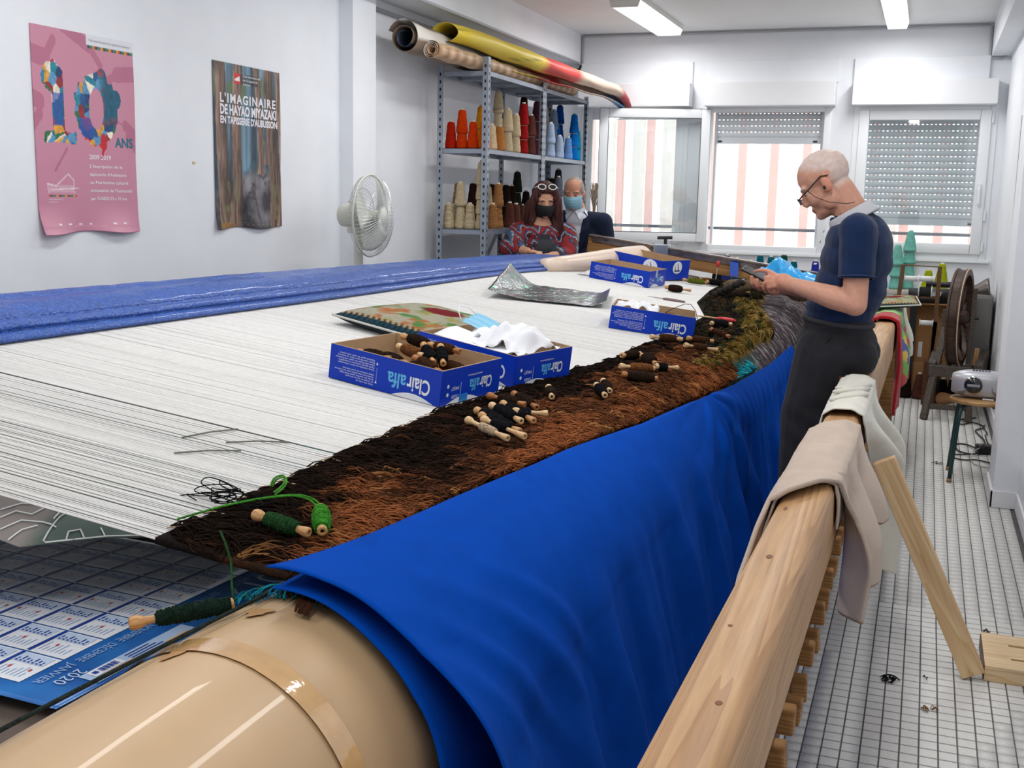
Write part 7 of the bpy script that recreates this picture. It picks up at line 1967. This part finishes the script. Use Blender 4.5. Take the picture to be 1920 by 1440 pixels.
MB().lathe([(.001, -.07), (.03, -.07), (.05, -.04), (.055, 0), (.05, .04), (.03, .07), (.001, .07)], 24).build('hub', walnut, wl, smooth=True)
MB().lathe([(.001, -.12), (.012, -.12), (.012, .13), (.001, .13)], 12).build('axle', dark_m, wl)
MB().bar((.345, 8.60, .36), (.352, 8.60, .90), .055, .03, bev=.004).build('upright', ash, sw)
MB().bar((.150, 8.60, .36), (.165, 8.60, .74), .055, .03, bev=.004).build('upright', ash, sw)
MB().bar((.13, 8.44, .36), (.175, 8.56, .62), .05, .025, bev=.003).build('brace', ash, sw)
MB().bar((.39, 8.65, .345), (.40, 8.65, .47), .03, .03, bev=.004).build('peg', bob_w, sw)
# ---- drum carder / dark roller machine behind the wheel
dm = thing('roller_machine', 'dark roller machine with a flared grey end behind the spinning wheel', 'machine', (0, 0, 0))
MB().tube([(-.10, 9.12, .79), (.30, 9.12, .80)], .058, 20).build('roller', M('black_rubber', srgb(30, 30, 33), rough=.5), dm, smooth=True)
MB().tube([(.02, 9.0, .89), (.34, 9.0, .895)], .022, 14).build('upper_rod', M('black_rubber'), dm, smooth=True)
MB().bbox((.36, 9.0, .12), (.50, 9.5, .83), bev=.03).build('side_case', M('case_grey', srgb(122, 120, 118), rough=.5), dm)
MB().tube([(.30, 9.1, .83), (.38, 9.1, .84), (.455, 9.1, .86), (.47, 9.1, .862)], [.04, .055, .085, .09], 20).build('flared_end', M('case_steel', srgb(110, 104, 100), rough=.35, metal=.6), dm, smooth=True)
MB().bbox((-.08, 9.16, 0), (-.03, 9.24, .74)).bbox((.40, 9.1, 0), (.46, 9.4, .14)).build('stand', dark_m, dm)
MB().add([(.015, 9.055, .825), (.14, 9.055, .835), (.13, 9.058, .80), (.03, 9.058, .79)], [(0, 1, 2, 3)]).build('paper_label', white_paint, dm)
# ---- thread winder frame
rust = M('rusty_iron', srgb(112, 80, 58), rough=.6, metal=.3, var=.2, vscale=30)
tw = thing('thread_winder', 'rusty iron frame holding white and black thread spools beside the wheel', 'winder', (0, 0, 0))
MB().bar((-.165, 8.90, .80), (-.15, 8.90, 1.035), .03, .01, up=(0, 1, 0)).bar((.105, 8.90, .32), (.108, 8.90, 1.03), .03, .012, up=(0, 1, 0)).build('uprights', rust, tw)
MB().tube([(-.15, 8.90, 1.032), (.108, 8.90, 1.028)], .0045, 8).build('top_rod', rust, tw)
MB().bar((.108, 8.90, .62), (.09, 8.90, .33), .03, .012, up=(0, 1, 0)).build('lower_bar', rust, tw)
MB().bar((-.17, 8.90, .80), (.11, 8.90, .80), .02, .02).build('cross_bar', rust, tw)
MB().bbox((.05, 8.82, 0), (.15, 8.98, .33), bev=.01).bbox((-.20, 8.86, 0), (-.15, 8.94, .81), bev=.005).build('foot_block', darkwood, tw)
def spool(parent_name, x0, x1, z, r, col, label, y=8.89):
    t = thing('thread_spool', label, 'spool', (x0, y, z), (0, math.radians(90), 0)); l = x1 - x0
    MB().lathe([(.001, 0), (r * 1.35, 0), (r * 1.35, .004), (r * .8, .006), (r * .8, l - .006), (r * 1.35, l - .004), (r * 1.35, l), (.001, l)], 20).build('reel', white_pvc, t, auto=30)
    MB().lathe([(r * .7, .007), (r, .008), (r * 1.02, l / 2), (r, l - .008), (r * .7, l - .007)], 20).build('thread', M('thread_' + label.split()[0], col, rough=.85, bump=.4, bscale=400), t, smooth=True)
spool('', -.135, -.035, .935, .020, (.85, .85, .84), 'white thread spool on the winder frame, next to the blue cones'); spool('', -.033, .075, .937, .020, (.85, .85, .84), 'white thread spool on the winder frame, next to the lime cones')
spool('', -.030, .065, .842, .034, (.012, .012, .014), 'black thread spool on the winder frame'); spool('', -.005, .092, .610, .019, (.85, .85, .84), 'white thread spool low on the winder frame')
# ---- cardboard box and floor cones
card_m = M('corrugated_card', srgb(172, 126, 78), rough=.85, var=.06, vscale=12)
cb = thing('cardboard_box', 'tall brown cardboard box standing under the window behind the wheel', 'box', (0, 0, 0))
mb = MB(); x0, x1, y0, y1, z1 = -.11, .25, 9.30, 9.62, .70
mb.bbox((x0, y0, 0), (x1, y0 + .005, z1)).bbox((x0, y1 - .005, 0), (x1, y1, z1)).bbox((x0, y0, 0), (x0 + .005, y1, z1)).bbox((x1 - .005, y0, 0), (x1, y1, z1)).bbox((x0, y0, 0), (x1, y1, .005)); mb.build('carton_walls', card_m, cb)
MB().bar((x0 + .18, y0 - .05, z1 + .02), (x0 + .18, y0, z1), .35, .005).build('flap', card_m, cb)
MB().bbox((.0, y0 - .002, .30), (.03, y0, .42)).build('paper_slip', white_paint, cb)
tag(MB().bbox((-.13, 9.20, 0), (.13, 9.285, .26), bev=.004).build('low_carton', card_m), 'low brown carton in front of the tall cardboard box', 'box')
# ---- table along the windows, with cones on it
tb_ = thing('side_table', 'narrow pale table along the wall below the windows', 'table', (0, 0, 0))
MB().bbox((-2.15, 9.66, .765), (.20, 9.965, .79), bev=.003).build('table_top', M('table_laminate', srgb(206, 198, 186), rough=.5), tb_)
for x in (-2.10, -1.0, .15):
    for y in (9.69, 9.93): MB().bbox((x - .02, y - .02, 0), (x + .02, y + .02, .765)).build('leg', grey_m, tb_)
def tcone(x, y, n, top, col, z0=.79, r0=.045, note=''):
    H_ = top - z0; h1 = .19 if n == 1 else .18; step = (H_ - h1) / (n - 1) if n > 1 else 0
    if n == 1: h1 = round(H_, 2)
    for q in range(n): cone(x, y, z0 + .0005 + q * step, round(h1, 2), col, ('%s yarn cone %s on the table below the windows' % (col, ('standing alone' if n == 1 else ('lowest of its stack', 'second of its stack', 'third of its stack', 'fourth of its stack')[q]) + note)), '%s cones on the window table' % col, r0=r0)
for (x, n, top, col) in ((-2.0, 1, .95, 'pale cream'), (-1.68, 1, .96, 'black'), (-1.60, 1, 1.02, 'navy'), (-1.51, 1, 1.0, 'dark teal'), (-1.40, 1, .985, 'dark teal'), (-1.325, 1, 1.035, 'teal'), (-1.235, 1, 1.02, 'teal'), (-1.126, 1, 1.045, 'forest green'), (-1.04, 1, .99, 'teal'), (-.86, 1, 1.0, 'violet blue'), (-.74, 1, 1.01, 'violet blue'), (-.60, 1, 1.0, 'navy'), (-.50, 1, 1.01, 'sky blue')):
    tcone(x, 9.76 + .03 * math.sin(x * 9), n, top, col)
for (x, y, n, top, col) in ((-.125, 9.82, 4, 1.272, 'sea green'), (-.215, 9.73, 3, 1.16, 'sea green'), (-.32, 9.75, 1, .98, 'sky blue'), (-.415, 9.78, 1, .985, 'sky blue'), (.035, 9.76, 1, .965, 'lime'), (.135, 9.78, 2, 1.015, 'lime')):
    tcone(x, y, n, top, col, r0=.052 if col in ('sea green', 'lime') else .045)
for k, (x, y, h_, col) in enumerate(((.03, 9.10, .20, 'brown'), (-.07, 9.12, .20, 'black brown'), (.20, 9.05, .18, 'black'), (.27, 9.12, .17, 'black'), (-.18, 9.08, .21, 'dark brown'))):
    cone(x, y, 0.0, h_, col, '%s yarn cone standing on the floor before the low carton' % col, 'cones on the floor', r0=.05)
t = cone(.185, 8.86, .05, .19, 'tan', 'tan yarn cone lying on the floor under the spinning wheel', None, r0=.05); t.rotation_euler = (math.radians(80), 0, math.radians(35))
tag(MB().bbox((-.33, 9.0, .0), (-.20, 9.3, .42), bev=.01).build('dark_crate', darkwood), 'dark wooden crate behind the hanging red towel', 'crate')

# ---- stool with radio
green_t = M('green_enamel', srgb(36, 70, 68), rough=.3, metal=.3)
so_ = thing('stool', 'low stool with plywood seat and dark green tube legs', 'stool', (.345, 6.52, 0))
MB().lathe([(.001, .425), (.155, .425), (.162, .431), (.162, .442), (.155, .448), (.001, .448)], 40).build('seat', wood_mat('ply_seat', srgb(186, 148, 100), srgb(160, 120, 76), 6, 'X', .45), so_, auto=40)
for (dx, dy) in ((-1, -1), (-1, 1), (1, -1), (1, 1)):
    P = [(dx * .060, dy * .06, .415), (dx * .092, dy * .092, .412), (dx * .106, dy * .11, .39), (dx * .112, dy * .12, .33), (dx * .132, dy * .15, .015)]
    MB().tube(P, .0115, 12).build('leg', green_t, so_, smooth=True)
    MB().tube([(dx * .132, dy * .15, .02), (dx * .133, dy * .151, 0)], .0135, 12).build('foot_cap', M('foot_cap', srgb(150, 120, 80), rough=.7), so_, smooth=True)
silver = M('silver_plastic', srgb(186, 188, 194), rough=.35, metal=.35)
rd_ = thing('radio_cassette', 'silver portable radio cassette player standing on the stool', 'radio', (.335, 6.52, .448), (0, 0, math.radians(-6)))
def sup(u, v):            # rounded body, u around, v along the width
    a = u * 2 * PI; x = (v - .5) * .29; e = 1 - abs(2 * v - 1) ** 3.2 * .34
    c_, s_ = math.cos(a), math.sin(a); p = .62
    return (x, .078 * e * math.copysign(abs(c_) ** p, c_), .078 + .074 * e * math.copysign(abs(s_) ** p, s_))
mb = MB(); mb.grid(sup, 40, 28)
mb.add([sup(k / 40, 0) for k in range(40)], [tuple(range(40))]); mb.add([sup(k / 40, 1) for k in range(39, -1, -1)], [tuple(range(40))])
mb.build('body', silver, rd_, smooth=True)
MB().lathe([(.001, .004), (.046, .004), (.050, .0), (.050, -.004)], 28, Matrix.Translation((-.03, -.0765, .078)) @ Matrix.Rotation(PI / 2, 4, 'X') @ Matrix.Diagonal((1, 1.0, 1, 1))).build('cassette_bezel', M('chrome'), rd_, smooth=True)
MB().lathe([(.001, .0055), (.043, .0055), (.045, .003)], 28, Matrix.Translation((-.03, -.0765, .078)) @ Matrix.Rotation(PI / 2, 4, 'X')).build('cassette_window', M('dark_window', srgb(30, 34, 40), rough=.1, spec=.8), rd_, smooth=True)
MB().bbox((-.062, -.0840, .070), (.002, -.0818, .084)).build('cassette', M('tape_grey', srgb(150, 152, 156), rough=.4), rd_)
for s_ in (-1, 1):
    MB().lathe([(.001, .006), (.034, .003), (.040, -.004)], 24, Matrix.Translation((s_ * .092, -.064, .064)) @ Matrix.Rotation(s_ * .30, 4, 'Z') @ Matrix.Rotation(PI / 2, 4, 'X')).build('speaker_grille', M('grille_silver', srgb(168, 170, 176), rough=.45, metal=.4, bump=1.0, bscale=500), rd_, smooth=True)
for k in range(6): MB().bbox((-.045 + k * .0155, -.030, .148), (-.033 + k * .0155, -.016, .156), bev=.002).build('key', M('key_dark', srgb(60, 62, 66), rough=.4), rd_)
MB().bbox((.02, -.080, .004), (.075, -.070, .010)).build('foot', white_pvc, rd_)
# ---- power adapter and cables
ad = thing('power_adapter', 'black power adapter block with cables on the floor by the wall', 'adapter', (.425, 7.22, 0), (0, 0, .25))
MB().bbox((-.05, -.04, 0), (.05, .04, .055), bev=.014).build('block', M('black_plastic', srgb(26, 26, 28), rough=.5), ad)
MB().ell((-.03, -.03, .045), (.03, .03, .02), 12).build('plug', M('black_plastic'), ad, smooth=True)
cab = M('black_cable', srgb(28, 28, 30), rough=.6)
def cable(pts, r, label, m=cab):
    P = [Vector(p) for p in pts]; out_ = []
    for k in range(len(P) - 1):
        p0, p1, p2, p3 = P[max(k - 1, 0)], P[k], P[k + 1], P[min(k + 2, len(P) - 1)]
        for q in range(8):
            t = q / 8; out_.append(.5 * ((2 * p1) + (p2 - p0) * t + (2 * p0 - 5 * p1 + 4 * p2 - p3) * t * t + (3 * p1 - p0 - 3 * p2 + p3) * t ** 3))
    return tag(MB().tube(out_ + [P[-1]], r, 7).build('cable', m, smooth=True), label, 'cable')
cable([(.38, 7.25, .02), (.33, 7.42, .006), (.27, 7.40, .006), (.28, 7.20, .006), (.36, 7.14, .006), (.40, 7.18, .02)], .005, 'black cable looping on the floor in front of the adapter')
cable([(.23, 7.0, .006), (.30, 6.95, .006), (.38, 6.98, .006), (.47, 6.90, .006)], .0045, 'black cable lying straight towards the right wall')
cable([(.235, 7.08, .006), (.30, 7.10, .006), (.37, 7.12, .012)], .0045, 'short black cable reaching the adapter from behind the stool')
cable([(.47, 7.26, .03), (.478, 7.12, .18), (.484, 6.95, .32), (.488, 6.85, .40)], .004, 'black cable rising from the adapter behind the stool')
cable([(.41, 7.18, .05), (.36, 7.10, .03), (.34, 7.0, .008), (.36, 6.86, .006), (.42, 6.80, .006), (.46, 6.84, .006)], .003, 'thin grey lead curling from the adapter', M('grey_lead', srgb(170, 166, 160), rough=.6))
cable([(.43, 7.30, .02), (.44, 7.6, .008), (.40, 7.9, .008), (.46, 8.05, .008), (.40, 8.2, .008), (.32, 8.1, .008), (.30, 8.25, .008), (.42, 8.4, .008)], .005, 'tangled black cable leading under the spinning wheel')
cable([(.46, 7.5, .006), (.45, 7.7, .02), (.47, 7.85, .006), (.45, 8.0, .02), (.47, 8.15, .006)], .004, 'coiled black cord along the right baseboard')
# beaded blind chain on the right wall
tag(MB().tube([(.508, 7.85, 2.05), (.508, 7.87, 1.7), (.507, 7.85, 1.32)], .004, 6).tube([(.508, 7.93, 2.05), (.508, 7.91, 1.7), (.507, 7.85, 1.32)], .004, 6).build('blind_chain', M('chain_steel', srgb(150, 142, 138), rough=.4, metal=.5, bump=1, bscale=200), smooth=True), 'beaded shutter chain hanging on the right wall', 'chain')
# ---- wool bits dropped on the floor
gg = random.Random(9)
def fluff(x, y, n_, r, col, label):
    mb = MB()
    for k in range(n_):
        a = gg.uniform(0, 6.28); b = a + gg.uniform(-1, 1); mb.tube([(x + r * .2 * math.cos(a), y + r * .2 * math.sin(a), .003), (x + r * .7 * math.cos(a), y + r * .7 * math.sin(a), .010), (x + r * math.cos(b), y + r * math.sin(b), .003)], .0016, 5)
    tag(mb.build('wool_fluff', yarn_mat(col), smooth=True), label, 'wool scrap')
fluff(-.004, 3.545, 22, .030, BLK, 'black wool scrap on the tiles near the prop'); fluff(.115, 3.366, 9, .025, (.30, .16, .07), 'tan wool wisp on the tiles before the prop')
fluff(.155, 6.80, 8, .03, (.05, .05, .05), 'dark wisp on the tiles before the stool'); fluff(.311, 4.10, 6, .02, (.10, .07, .05), 'brown wisp on the tiles behind the slotted block'); fluff(.105, 3.60, 3, .012, BLK, 'tiny dark speck of wool on the tiles beside the prop foot')
bpy.data.scenes.remove(_TMP)
